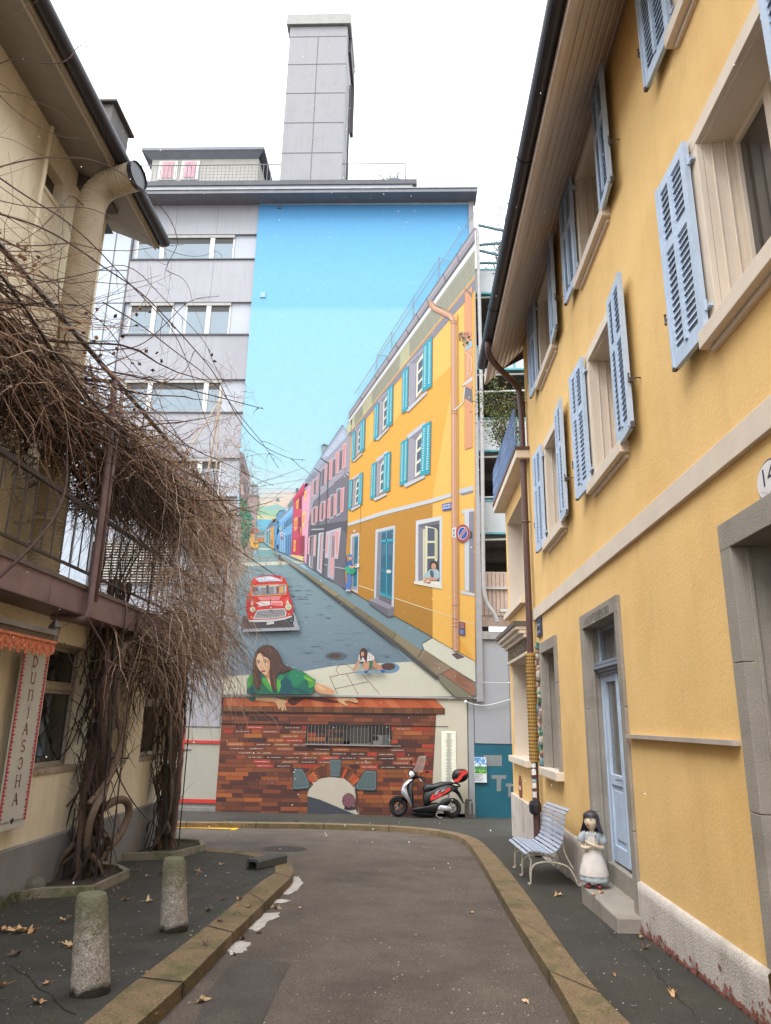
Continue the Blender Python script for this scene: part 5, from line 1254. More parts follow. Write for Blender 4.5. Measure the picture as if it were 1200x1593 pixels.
# ground floor of grey house
Q(13, [(250, 995), (377, 957), (350, 1218), (237, 1210)], 'c9c9d3'); louv(B0 + 14, ((258, 1005), (275, 1000), (262, 1190), (247, 1185)), 'f2b9bb', 12, 'c57f88', 1, .25); louv(B0 + 14, ((330, 985), (362, 975), (352, 1195), (330, 1200)), 'f2b9bb', 14, 'c57f88', 1, .25)
Q(14, [(283, 1000), (330, 985), (318, 1395), (262, 1365)], 'b8b7c2'); Q(15, [(305, 1005), (328, 1000), (310, 1360), (287, 1350)], 'ef9fa3'); Q(16, [(305, 1030), (323, 1025), (315, 1200), (297, 1205)], '6a6873'); p.line(B0 + 17, [(313, 1015), (300, 1350)], 'f6c6c5', 3)
Q(13, [(112, 1030), (175, 1015), (165, 1200), (110, 1190)], 'b9b8c3'); Q(13, [(190, 1005), (232, 998), (215, 1340), (175, 1310)], 'd4d3dc'); Q(14, [(205, 1015), (228, 1010), (210, 1320), (188, 1300)], '9a97a3'); Q(15, [(215, 1020), (225, 1020), (208, 1325), (200, 1315)], 'f0b9bb')
Q(13, [(120, 1035), (150, 1030), (138, 1300), (110, 1280)], 'd4d3dc'); Q(14, [(130, 1040), (147, 1037), (135, 1290), (120, 1280)], '8f8c98')
for a in (((105, 1040), (118, 1037), (112, 1185), (100, 1180)), ((150, 1032), (168, 1028), (160, 1190), (148, 1185))): Q(15, list(a), 'eeb3b4')
p.line(B0 + 16, [(325, 1285), (412, 1300)], 'e6e6ea', 5); p.line(B0 + 16, [(232, 1262), (262, 1270)], 'e6e6ea', 4)
p.line(B0 + 17, [(160, 470), (185, 490), (207, 505), (195, 720), (170, 1310)], '55575f', 8); p.line(B0 + 17, [(207, 385), (240, 410), (272, 425), (262, 720), (228, 1360)], '55575f', 9)
Q(18, [(130, 970), (235, 965), (232, 978), (130, 982)], 'b7bac3')
for k in range(14): p.ell(B0 + 18, 400 + rn.uniform(-5, 60), 450 + rn.uniform(0, 95), 5, 5, rn.choice(['c9cad3', '8e8d99', 'dadbe2']))
# pavement, kerb
p.crop(0, 0, 1)
VP = (407, 844)
def S(x, s): return (x, VP[1] + s * (x - VP[0]))
Q(9, [(425, 856), S(470, .60), S(560, .553), S(673, .553), (657, 1001), (658, 1011), S(655, .675), S(560, .672), S(480, .66), (430, 860)], '7d98a1')
Q(10, [S(475, .66), S(560, .672), S(655, .675), (672, 1021), (703, 1040), (740, 1065), (740, 1083), (712, 1083), (682, 1053), (650, 1026), S(620, .735), S(540, .73), S(475, .725)], '8e8467')
Q(10, [(425, 857), S(475, .66), S(475, .725), (424, 859)], '9b9484')
Q(9, [S(440, .72), S(475, .725), S(540, .73), S(620, .735), (650, 1026), (682, 1053), (680, 1058), (648, 1032), S(620, .775), S(540, .775), S(440, .76)], '4f4f4c')
for x in (497, 522, 549, 570, 611, 650): Q(12, [S(x, .73), (x + 6, S(x + 6, .675)[1]), (x + 6.8, S(x + 6.8, .675)[1]), S(x + 1, .735)], '5e5846')
for a, b, c in ((497, 522, 'a08f68'), (549, 570, '7e755c'), (611, 650, '97896a'), (570, 611, '857a5c')): Q(11, [S(a, .735), (a + 6, S(a + 6, .675)[1]), (b + 6, S(b + 6, .675)[1]), S(b, .735)], c)
# plaques at the near kerb end
p.crop(540, 980, 5.4545)
Q(13, [(610, 235), (655, 165), (890, 325), (800, 375), (775, 385)], 'a08a72'); Q(14, [(800, 375), (890, 325), (1090, 455), (1093, 560), (1060, 555)], 'a9765c'); Q(14, [(770, 385), (800, 370), (1060, 555), (1080, 575), (920, 572), (800, 450)], '8a8670')
p.line(B0 + 16, [(770, 385), (800, 372), (895, 325)], '4a4640', 5); p.line(B0 + 16, [(800, 372), (1075, 565)], '4a4640', 4); p.line(B0 + 16, [(770, 385), (785, 435), (920, 570)], '4a4640', 4)
for k in range(6):
    a = (668 - k * 10, 185 + k * 14); p.line(B0 + 16, [a, (a[0] + 130 - (k % 3) * 18, a[1] + 88 - (k % 3) * 12)], '66523f', 3)
for k in range(5):
    a = (930 - k * 3, 365 + k * 16); p.line(B0 + 16, [a, (a[0] + 120 - (k % 3) * 30, a[1] + 78 - (k % 3) * 20)], '5a3226', 3.5)
Q(15, [(640, 120), (725, 70), (1088, 270), (1092, 445), (890, 320), (655, 165)], 'e4e3cf')
Q(16, [(860, 205), (930, 185), (1020, 232), (935, 265)], 'efe9e6'); Q(17, [(885, 207), (935, 192), (1005, 230), (935, 252)], '6b5450')
p.done('painted_row_houses', mural)
# ---- gold house
p = Paint(UB); B0 = 56
def Q(lv, pts, c, sm=0): p.poly(B0 + lv, pts, c, sm)
Q(0, [(546.5, S(546, -1.25)[1]), S(703, -1.22), S(739, -1.19), (740, 1029), (673.5, 991), (613, 957.5), (558, 926), (545, 917), (539, 860), (541, 817)], 'f8b440')
p.crop(540, 500, 5.4545)
Q(1, [(720, 1530), (885, 580), (885, 380), (730, 520), (730, 130), (890, -60), (1068, -200), (1085, 1480)], 'fdc761')
Q(1, [(395, 560), (470, 480), (460, 780), (392, 860)], 'fdc761'); Q(1, [(195, 800), (225, 770), (222, 1010), (185, 1050)], 'fdc761'); Q(1, [(155, 850), (195, 800), (185, 1060), (150, 1085)], 'fbbf57')
Q(2, [(888, 1390), (1072, 1380), (1085, 2870), (885, 2600)], 'fdc35c')
p.crop(540, 780, 5.4545)
Q(3, [(5, 212), (727, 15), (725, 1150), (400, 965), (100, 793), (20, 750), (0, 500)], 'c98d25'); Q(4, [(95, 715), (228, 760), (228, 850), (100, 795)], 'bd8420'); Q(4, [(402, 825), (727, 930), (725, 1150), (400, 965)], 'b98325')
Q(3, [(727, 30), (890, -25), (890, 1250), (727, 1155)], 'fdc35c')
Q(5, [(8, 185), (300, 85), (720, -22), (885, -72), (885, -40), (720, 10), (300, 118), (8, 210)], 'd5d9df'); p.line(B0 + 6, [(8, 212), (300, 120), (720, 12), (885, -38)], '8f8a76', 5)
Q(5, [(945, -100), (1072, -135), (1072, -85), (960, -60), (945, -75)], 'ccd2da'); Q(6, [(955, -65), (1072, -95), (1072, -75), (980, -50)], '8d8b94')
for a in ([(95, 712), (228, 757)], [(402, 820), (727, 928), (890, 980)], [(950, 1005), (1085, 1045)]): p.line(B0 + 6, a, 'f4e3c0', 6)
# roof edge of the gold house (perspective slopes)
p.crop(0, 0, 1)
def SB(lv, s0, s1, xa, xb, c): Q(lv, [S(xa, s0), S(xb, s0), S(xb, s1), S(xa, s1)], c)
SB(5, -1.25, -1.185, 546, 739.5, '8d8a96'); SB(6, -1.262, -1.238, 546, 739.5, 'f2b04c')
SB(7, -1.39, -1.25, 543, 739.5, 'a6a592')
for xa, xb in ((565, 579), (622, 637), (540, 548)): SB(8, -1.36, -1.25, xa, xb, 'cdcba2')
SB(8, -1.36, -1.25, 546, 552, 'dcd9b5')
for s in (-1.275, -1.30, -1.325, -1.345): p.line(B0 + 9, [S(546, s), S(739, s)], '85846f', .5)
for x in range(550, 738, 9): p.line(B0 + 9, [S(x, -1.355), S(x + 3.5, -1.25)], '8f8e79', .35)
SB(10, -1.405, -1.372, 543, 739.5, 'e6e6e6'); SB(11, -1.425, -1.403, 543, 739.5, '5d5a60'); SB(12, -1.478, -1.422, 543, 739.5, '9f98a0'); SB(13, -1.462, -1.45, 543, 739.5, 'b7b0b6'); p.line(B0 + 13, [S(543, -1.478), S(739, -1.478)], '5f6a78', 1.0)
for x in (560, 583, 602, 616, 632, 648, 664, 690, 711): p.line(B0 + 14, [S(x, -1.478), (x + 3, S(x + 3, -1.425)[1]), S(x + 5, -1.42)], '5b585f', 1.2)
p.line(B0 + 13, [S(552, -1.60), S(739, -1.55)], '9a8e86', .9)
p.crop(540, 300, 5.4545)
for a in ([(960, 420), (965, 490)], [(760, 735), (762, 790)], [(572, 1020), (572, 1075)], [(412, 1265), (418, 1330)], [(265, 1490), (268, 1540)], [(785, 548), (780, 770)], [(565, 890), (565, 1075)], [(380, 1180), (382, 1350)], [(258, 1378), (245, 1500)], [(785, 548), (565, 890), (380, 1180), (258, 1378)], [(785, 548), (890, 595)], [(255, 1378), (360, 1385)]): p.line(B0 + 14, a, '8f8a88', 5)
# windows upper floors
p.crop(540, 500, 5.4545)
teal, tdark, tw_ = '1fa7bd', '0f7f98', 'c9f3f2'
def goldwin(gq, ls, rs, sill, n, lit=0, frame=None):
    if frame: p.poly(B0 + 7, frame, 'ccd2dc')
    p.poly(B0 + 8, [bil(gq, -.12, -.03), bil(gq, 1.1, -.03), bil(gq, 1.08, 1), bil(gq, -.05, 1)], 'b9b8c4' if not frame else 'ccd2dc'); p.poly(B0 + 9, list(gq), '8f8c9a'); p.poly(B0 + 10, [bil(gq, 0, 0), bil(gq, .5, .15), bil(gq, .5, 1), bil(gq, 0, 1)], 'a8a5b3')
    p.poly(B0 + 11, [bil(gq, .55, .17), bil(gq, 1, .08), bil(gq, 1, .94), bil(gq, .55, .97)], 'efedd6')
    for k in range(3): p.poly(B0 + 12, [bil(gq, .66, .21 + k * .25), bil(gq, .97, .19 + k * .25), bil(gq, .97, .38 + k * .25), bil(gq, .66, .40 + k * .25)], '5a6577')
    p.poly(B0 + 13, sill, 'd0d4dc'); p.line(B0 + 14, [sill[-1], sill[-2]], '7a6a4e', 5)
    for q in (ls, rs):
        sh = [(a[0] + 7, a[1] + 9) for a in q]; p.poly(B0 + 12, sh, '9a7636'); louv(B0 + 14, q, teal if n < 22 else tdark, n, tw_, 2, .12)
        p.line(B0 + 16, [q[1], q[2]], tdark, 5); p.line(B0 + 16, [q[0], q[3]], '48c4d3', 3)
    if n: pass
goldwin([(525, 360), (650, 235), (640, 600), (518, 740)], [(472, 425), (522, 375), (515, 745), (465, 780)], [(650, 200), (722, 125), (718, 550), (640, 600)], [(497, 752), (675, 588), (680, 612), (520, 770)], 17)
goldwin([(272, 670), (345, 600), (335, 900), (262, 985)], [(235, 720), (270, 680), (262, 985), (225, 1010)], [(345, 570), (390, 530), (383, 870), (330, 905)], [(243, 1000), (355, 893), (358, 910), (262, 1012)], 17)
goldwin([(75, 910), (115, 875), (108, 1110), (66, 1165)], [(45, 950), (73, 925), (65, 1165), (38, 1190)], [(115, 855), (152, 820), (145, 1090), (108, 1115)], [(50, 1185), (130, 1113), (130, 1128), (60, 1194)], 15)
goldwin([(525, 990), (640, 900), (625, 1310), (515, 1365)], [(460, 1025), (517, 985), (508, 1370), (448, 1395)], [(640, 885), (712, 840), (702, 1290), (622, 1310)], [(480, 1380), (655, 1303), (665, 1325), (495, 1412)], 18, frame=[(505, 970), (660, 850), (662, 885), (512, 1000)])
goldwin([(252, 1195), (318, 1140), (305, 1455), (242, 1490)], [(210, 1210), (248, 1190), (240, 1490), (198, 1510)], [(315, 1130), (370, 1100), (362, 1430), (305, 1455)], [(222, 1503), (335, 1453), (338, 1475), (238, 1525)], 18, frame=[(245, 1170), (345, 1095), (345, 1120), (250, 1190)])
goldwin([(50, 1342), (105, 1305), (92, 1555), (38, 1590)], [(22, 1345), (48, 1340), (35, 1590), (12, 1600)], [(105, 1295), (132, 1275), (125, 1545), (92, 1560)], [(30, 1592), (110, 1553), (112, 1570), (40, 1610)], 16, frame=[(45, 1330), (128, 1278), (128, 1295), (48, 1345)])
# balcony fragment on the right edge
Q(15, [(1000, -240), (1062, -300), (1068, 1065), (1000, 1088)], 'e2a074'); Q(16, [(1000, 550), (1062, 575), (1068, 695), (1000, 650)], '77717b'); Q(16, [(995, -285), (1062, -240), (1062, -200)], '8c7b72')
Q(17, [(1000, 230), (1062, 155), (1064, 205), (1005, 250)], '9fc5dc'); Q(17, [(975, 540), (1064, 465), (1066, 500), (985, 548)], 'd3d9df')
for a in ([(1010, 270), (1030, 290), (1020, 470)], [(1060, 240), (1010, 270)], [(1030, 290), (1062, 310)], [(1010, 470), (1062, 420)], [(1055, 300), (1055, 430)]): p.line(B0 + 18, a, 'ead9c4', 5)
rn = random.Random(14)
for k in range(60): p.ell(B0 + 18 + k % 2, rn.uniform(955, 1058), 150 - rn.uniform(0, 55) + rn.uniform(-15, 15), 7, 6, rn.choice(['e88a78', '5f7f74', '4a6a5f', 'd96f63', '8fae9b', '6b5f58']), 6)
for k in range(12): p.ell(B0 + 19, rn.uniform(985, 1030), rn.uniform(170, 205), 8, 6, '4f9d7c', 6)
# painted rain pipe
Q(20, [(935, -60), (945, -60), (955, 2790), (945, 2790)], 'c88f3a')
p.crop(540, 300, 5.4545)
Q(21, [(690, 930), (712, 915), (735, 925), (760, 955), (860, 1005), (905, 1035), (925, 1075), (930, 2600), (945, 3889), (900, 3889), (888, 2600), (885, 1090), (860, 1060), (735, 1000), (700, 965)], 'cf9878')
Q(22, [(708, 925), (735, 950), (860, 1020), (895, 1050), (905, 1095), (908, 2600), (922, 3889), (912, 3889), (898, 2600), (893, 1100), (860, 1040), (730, 975)], 'e3b698')
for y in (1085, 1105, 1848, 1868, 3500, 3615, 3650, 3680): p.line(B0 + 23, [(884 + (y - 1085) * .004, y), (932 + (y - 1085) * .004, y + 3)], 'a4694c', 6)
p.line(B0 + 22, [(915, 1840), (985, 1780), (1000, 1650)], 'dfe0da', 9); p.line(B0 + 21, [(735, 950), (880, 1010)], '7f8070', 5)
# ground floor
p.crop(540, 780, 5.4545)
Q(7, [(243, 240), (410, 203), (397, 902), (230, 832)], 'd3d7df'); Q(8, [(262, 262), (396, 228), (380, 882), (245, 828)], 'a19eab'); Q(9, [(262, 262), (290, 262), (275, 800), (245, 828)], '8c8996')
Q(10, [(293, 262), (393, 238), (380, 828), (280, 785)], '16809a'); Q(11, [(300, 275), (385, 255), (384, 315), (298, 322)], '3f5f7c')
for u in (.05, .55):
    q = [(293, 345), (391, 330), (381, 815), (281, 775)]
    Q(11, [bil(q, u, .03), bil(q, u + .4, .03), bil(q, u + .4, .52), bil(q, u, .52)], '2a6580'); Q(12, [bil(q, u + .04, .05), bil(q, u + .36, .05), bil(q, u + .36, .26), bil(q, u + .04, .26)], '4a7590'); Q(11, [bil(q, u, .58), bil(q, u + .4, .58), bil(q, u + .4, .95), bil(q, u, .95)], '0f6c86')
Q(13, [(288, 328), (395, 318), (395, 335), (288, 345)], '3fb3c6'); p.line(B0 + 13, [(335, 250), (335, 800)], '3fb3c6', 7); Q(13, [(280, 772), (381, 812), (380, 832), (279, 790)], '35a5ba'); p.ell(B0 + 14, 355, 595, 20, 16, 'e9e4dc')
Q(10, [(275, 795), (378, 830), (376, 885), (270, 830)], '6f6c78'); Q(11, [(185, 838), (235, 820), (397, 897), (350, 912)], '9996a2'); Q(12, [(185, 838), (350, 912), (350, 982), (190, 868)], '6d6b77'); Q(12, [(350, 912), (397, 897), (395, 968), (350, 982)], '7b7884')
Q(7, [(33, 282), (105, 265), (90, 782), (20, 735)], 'd3d7df'); Q(8, [(45, 300), (96, 285), (84, 760), (30, 735)], 'a19eab'); Q(9, [(65, 305), (95, 298), (83, 722), (53, 720)], '14788f'); Q(10, [(70, 345), (92, 340), (88, 480), (68, 485)], '2a6580')
p.ell(B0 + 7, 62, 250, 9, 11, 'd9d6cf'); p.line(B0 + 7, [(118, -20), (115, 260), (104, 265)], '8e6d1c', 3)
Q(7, [(585, 165), (808, 122), (805, 715), (580, 692)], 'dde1e6'); Q(8, [(605, 198), (786, 160), (786, 690), (605, 680)], '8e8b99'); Q(9, [(605, 198), (785, 160), (785, 180), (660, 205), (640, 230)], '6d6a78'); Q(10, [(660, 205), (785, 188), (785, 690), (650, 682)], '4c5361')
Q(11, [(645, 240), (662, 235), (660, 682), (645, 680)], 'dedcb8'); Q(12, [(664, 205), (760, 230), (765, 560), (662, 682)], 'e8e6c2'); Q(13, [(685, 222), (745, 232), (745, 335), (684, 335)], '525c6e'); Q(13, [(683, 352), (745, 352), (745, 465), (682, 468)], '525c6e'); Q(13, [(682, 485), (745, 483), (745, 640), (680, 650)], '525c6e'); Q(13, [(748, 235), (770, 245), (770, 500), (748, 480)], 'cfcda5')
Q(14, [(567, 678), (640, 672), (805, 722), (810, 745), (570, 700)], 'eceadc'); Q(13, [(640, 675), (785, 680), (805, 722)], 'f2f0e2')
# woman at the window
Q(15, [(705, 515), (735, 498), (765, 510), (778, 555), (770, 600), (755, 585), (715, 590), (703, 560)], '3b2a28', 1)
Q(16, [(650, 655), (655, 625), (690, 590), (715, 572), (780, 575), (785, 665), (700, 672)], 'a9c6cf', 1); Q(17, [(700, 590), (730, 580), (740, 650), (715, 650)], '4a5764', 1)
for k in range(5): p.line(B0 + 17, [(660 + k * 8, 650 - k * 14), (690 + k * 6, 655 - k * 14)], 'e2eef0', 3); p.line(B0 + 17, [(750 + k * 6, 590 + k * 12), (780, 600 + k * 14)], 'dce9ec', 3)
p.ell(B0 + 17, 736, 552, 20, 28, 'd9a184'); p.ell(B0 + 18, 730, 547, 3, 2, '3b2a28', 6); p.ell(B0 + 18, 745, 548, 3, 2, '3b2a28', 6); p.line(B0 + 18, [(731, 565), (742, 566)], 'a4505a', 3)
Q(18, [(645, 680), (665, 650), (700, 640), (770, 655), (770, 672), (700, 670), (665, 695)], 'd8a085', 1); Q(19, [(680, 685), (712, 683), (708, 695), (682, 697)], 'b8474d')
# right-hand window
Q(7, [(975, 72), (1078, 58), (1078, 95), (1000, 98), (1000, 108), (975, 100)], 'd6dbe2'); Q(8, [(998, 98), (1036, 92), (1037, 762), (1000, 757)], 'd6dbe2'); Q(8, [(1036, 88), (1080, 84), (1084, 785), (1037, 762)], '8e8b99'); Q(9, [(965, 755), (1084, 782), (1084, 806), (967, 785)], 'd6dbe2')
# signs
Q(24, [(808, 22), (885, 6), (885, 68), (812, 80)], '3a5fb0'); 
for k in range(2):
    for j in range(6): Q(25, [(815 + j * 11, 30 + k * 22 - j * 2), (822 + j * 11, 29 + k * 22 - j * 2), (822 + j * 11, 43 + k * 22 - j * 2 - (j % 2) * 4), (815 + j * 11, 44 + k * 22 - j * 2)], 'e8eefa')
Q(25, [(893, 225), (925, 220), (928, 310), (893, 305)], 'e7e7ea'); p.line(B0 + 26, [(908, 240), (908, 295)], '26262b', 4); p.poly(B0 + 26, [(900, 250), (908, 235), (916, 250)], '26262b'); p.poly(B0 + 26, [(900, 285), (908, 300), (916, 285)], '26262b')
Q(24, [(1040, 255), (1062, 255), (1062, 305), (1040, 305)], '3c4048')
p.ell(B0 + 27, 985, 271, 60, 76, '9c8e90', 32); p.ell(B0 + 28, 983, 270, 57, 73, 'b8333f', 32); p.ell(B0 + 29, 983, 270, 42, 54, 'f0eef0', 32); p.ell(B0 + 30, 983, 270, 38, 49, '2b5cae', 32)
p.line(B0 + 31, [(952, 312), (1014, 228)], 'f0eef0', 19); p.line(B0 + 32, [(950, 314), (1016, 226)], 'b8333f', 11)
Q(24, [(950, 1020), (1003, 1030), (1003, 1085), (950, 1075)], '8a2f3a'); Q(24, [(950, 1078), (1003, 1088), (1003, 1142), (950, 1125)], '2e4a86')
for k in range(4): p.line(B0 + 25, [(958, 1035 + k * 11), (995, 1042 + k * 11)], 'd9c4c8', 3); p.line(B0 + 25, [(958, 1090 + k * 10), (992, 1097 + k * 10)], 'c4cfe6', 3)
p.done('painted_gold_house', mural)
# ---- postman
p = Paint(UB).crop(460, 640, 5.307); B0 = 90
p.poly(B0, [(425, 1340), (458, 1345), (462, 1400), (448, 1470), (418, 1478), (412, 1440), (425, 1390)], '4a7fc9', 1); p.poly(B0 + 1, [(412, 1470), (450, 1470), (455, 1485), (415, 1485)], 'c9c4cc')
p.poly(B0 + 1, [(418, 1290), (425, 1235), (450, 1225), (470, 1255), (465, 1340), (430, 1340)], '2f66b0', 1); p.poly(B0 + 2, [(405, 1285), (430, 1275), (500, 1300), (485, 1345), (440, 1345), (408, 1315)], '2fb08c', 1); p.poly(B0 + 3, [(445, 1300), (500, 1302), (480, 1345), (445, 1345)], '1f9a78')
p.poly(B0 + 3, [(440, 1265), (460, 1280), (505, 1262), (510, 1275), (465, 1298), (440, 1285)], 'dba98a', 1); p.poly(B0 + 3, [(490, 1262), (525, 1255), (525, 1285), (492, 1290)], 'eef0f0')
p.ell(B0 + 3, 450, 1208, 16, 20, 'dba98a'); p.poly(B0 + 4, [(425, 1200), (432, 1182), (462, 1180), (470, 1200), (440, 1202)], '3a86c4', 1); p.poly(B0 + 4, [(428, 1200), (440, 1202), (438, 1235), (428, 1240)], 'c98a3c'); p.poly(B0 + 1, [(410, 1320), (425, 1330), (425, 1420), (415, 1420)], 'c98a3c')
p.done('painted_postman', mural)
# ---- red car
p = Paint(UB).crop(370, 880, 10.909); B0 = 90
def Q(lv, pts, c, sm=0): p.poly(B0 + lv, pts, c, sm)
Q(-1, [(85, 860), (960, 860), (1060, 1085), (60, 1110)], '4a4448'); Q(0, [(90, 1075), (960, 1045), (900, 800), (960, 800), (1055, 1075), (1040, 1095), (90, 1125)], 'a9adb5')
Q(0, [(880, 900), (905, 860), (950, 810), (952, 960), (930, 985), (880, 975)], '26262c', 1); p.ell(B0 + 1, 912, 905, 22, 55, '7f858c'); p.ell(B0 + 2, 912, 905, 12, 35, '33363c')
Q(2, [(230, 300), (245, 240), (290, 195), (450, 165), (600, 160), (750, 175), (810, 225), (840, 310), (870, 480), (930, 620), (945, 740), (930, 840), (920, 870), (560, 930), (200, 935), (175, 880), (140, 760), (135, 650), (160, 520), (210, 420)], 'd8281f', 1)
Q(3, [(135, 650), (160, 540), (200, 470), (240, 530), (300, 700), (330, 900), (200, 930), (150, 800)], 'c22020', 1); Q(3, [(870, 480), (930, 620), (945, 740), (920, 860), (830, 880), (800, 700), (830, 560)], 'c2241f', 1); Q(4, [(800, 560), (860, 520), (880, 600), (800, 640)], 'e8513f')
Q(4, [(245, 240), (290, 195), (350, 250), (330, 290), (240, 310)], 'e63b2c'); Q(5, [(290, 212), (450, 182), (560, 180), (680, 215), (770, 265), (600, 262), (370, 280), (320, 240)], 'cfdcee'); Q(6, [(330, 225), (480, 195), (600, 200), (640, 225), (450, 245)], 'e9eef6'); Q(5, [(715, 200), (750, 200), (775, 240), (740, 235)], 'f4c6c2')
Q(5, [(235, 350), (270, 330), (800, 305), (835, 330), (832, 470), (810, 495), (240, 525), (222, 500)], 'f3a23c', 1); Q(6, [(250, 355), (280, 340), (795, 318), (820, 340), (818, 465), (795, 482), (250, 510), (238, 490)], '8f8a90', 1)
Q(7, [(255, 370), (330, 370), (345, 430), (245, 440)], '7a3a3e'); Q(7, [(330, 345), (365, 345), (405, 490), (375, 495)], '8fb4d6'); Q(7, [(485, 335), (530, 330), (525, 480), (490, 470)], '5b5a62'); Q(7, [(370, 345), (485, 340), (480, 370), (375, 378)], 'c9c6c4'); Q(7, [(530, 335), (700, 325), (700, 350), (530, 358)], 'd0cdca'); Q(7, [(655, 355), (705, 350), (700, 470), (660, 470)], '8a4f46'); Q(8, [(705, 350), (775, 345), (780, 460), (700, 465)], 'e0a76a'); Q(7, [(610, 360), (650, 358), (650, 470), (615, 475)], 'a9b6b4'); Q(8, [(795, 345), (818, 350), (812, 460), (795, 440)], 'bcd2e2')
Q(5, [(335, 535), (550, 520), (740, 515), (700, 585), (370, 590)], 'f08a8e'); Q(5, [(300, 630), (400, 600), (560, 598), (740, 600), (770, 630), (760, 685), (560, 672), (340, 705), (360, 665)], 'f6b6b6'); Q(6, [(340, 630), (400, 610), (545, 605), (545, 665), (380, 685)], 'e9e2de'); Q(6, [(570, 625), (740, 625), (745, 680), (580, 668)], 'f37f86'); p.line(B0 + 7, [(550, 520), (560, 690)], 'a81d22', 8); p.poly(B0 + 7, [(548, 700), (580, 700), (564, 725)], 'f4eaea')
Q(5, [(215, 650), (255, 560), (265, 640), (250, 700)], 'f2a7a8'); Q(5, [(820, 640), (845, 580), (880, 640)], 'f6dcd8')
Q(5, [(330, 755), (560, 735), (790, 725), (830, 790), (815, 860), (560, 900), (260, 905), (290, 830)], 'd6d6d8', 0); Q(6, [(338, 768), (560, 750), (782, 738), (812, 795), (800, 850), (560, 885), (285, 890), (305, 830)], '98989a')
for k in range(8): p.line(B0 + 7, [(300 + 3 * k, 875 - k * 14), (800, 845 - k * 13)], '7b7c80' if k % 2 else 'b4b5b6', 4)
Q(8, [(555, 752), (590, 750), (585, 772), (560, 774)], '26262c')
for cx, cy, r in ((252, 745, 48), (860, 700, 56)): p.ell(B0 + 5, cx, cy, r, r, 'c9cdc0'); p.ell(B0 + 6, cx, cy, r * .82, r * .82, 'e6e09a'); p.ell(B0 + 7, cx, cy, r * .5, r * .5, 'a5b0a0'); p.ell(B0 + 8, cx - 5, cy - 8, r * .25, r * .25, 'f3f3e6')
p.ell(B0 + 5, 235, 872, 18, 20, 'f08a4a'); p.ell(B0 + 5, 868, 825, 18, 20, 'f08a4a')
Q(6, [(180, 925), (560, 915), (800, 880), (925, 845), (925, 870), (800, 915), (560, 958), (200, 958)], 'cdced2'); p.line(B0 + 7, [(190, 930), (560, 922), (800, 887), (920, 855)], 'f2f2f4', 7)
Q(7, [(490, 968), (612, 955), (612, 990), (492, 1003)], 'eef0f0')
for k in range(6): p.line(B0 + 8, [(505 + k * 17, 972 - k), (503 + k * 17, 992 - k)], '6e7276', 5)
p.done('painted_car', mural)
# ---- crouching girl (crop 540,980)
p = Paint(UB).crop(540, 980, 5.4545); B0 = 90
def Q(lv, pts, c, sm=1): p.poly(B0 + lv, pts, c, sm)
Q(0, [(60, 355), (120, 345), (240, 345), (330, 345), (330, 362), (200, 370), (80, 372)], '86a9c2')
Q(1, [(95, 255), (115, 260), (75, 340), (50, 350), (52, 330)], 'd9a07c'); Q(1, [(135, 270), (195, 265), (190, 310), (175, 350), (150, 350), (140, 310)], 'd9a07c'); Q(1, [(200, 260), (235, 250), (250, 290), (300, 310), (300, 345), (225, 318)], 'd0946f')
Q(2, [(92, 240), (110, 200), (175, 188), (220, 210), (238, 245), (215, 260), (130, 270), (100, 262)], 'f0ebe6')
for k in range(6): p.line(B0 + 3, [(100 + k * 22, 215 - k * 3), (105 + k * 22, 262 - k * 3)], 'b0616a', 4)
Q(3, [(190, 265), (222, 255), (215, 300), (190, 318)], '1f7f5c'); Q(4, [(108, 195), (120, 158), (150, 150), (178, 180), (172, 230), (165, 285), (150, 250), (130, 225), (118, 270), (110, 235)], '4d2f2b'); p.ell(B0 + 5, 132, 205, 14, 20, 'd9a07c')
Q(4, [(145, 350), (175, 340), (180, 358), (150, 370)], '2a5fb4'); Q(4, [(285, 340), (310, 338), (332, 358), (310, 368), (290, 355)], '2a5fb4')
p.done('painted_crouching_girl', mural)
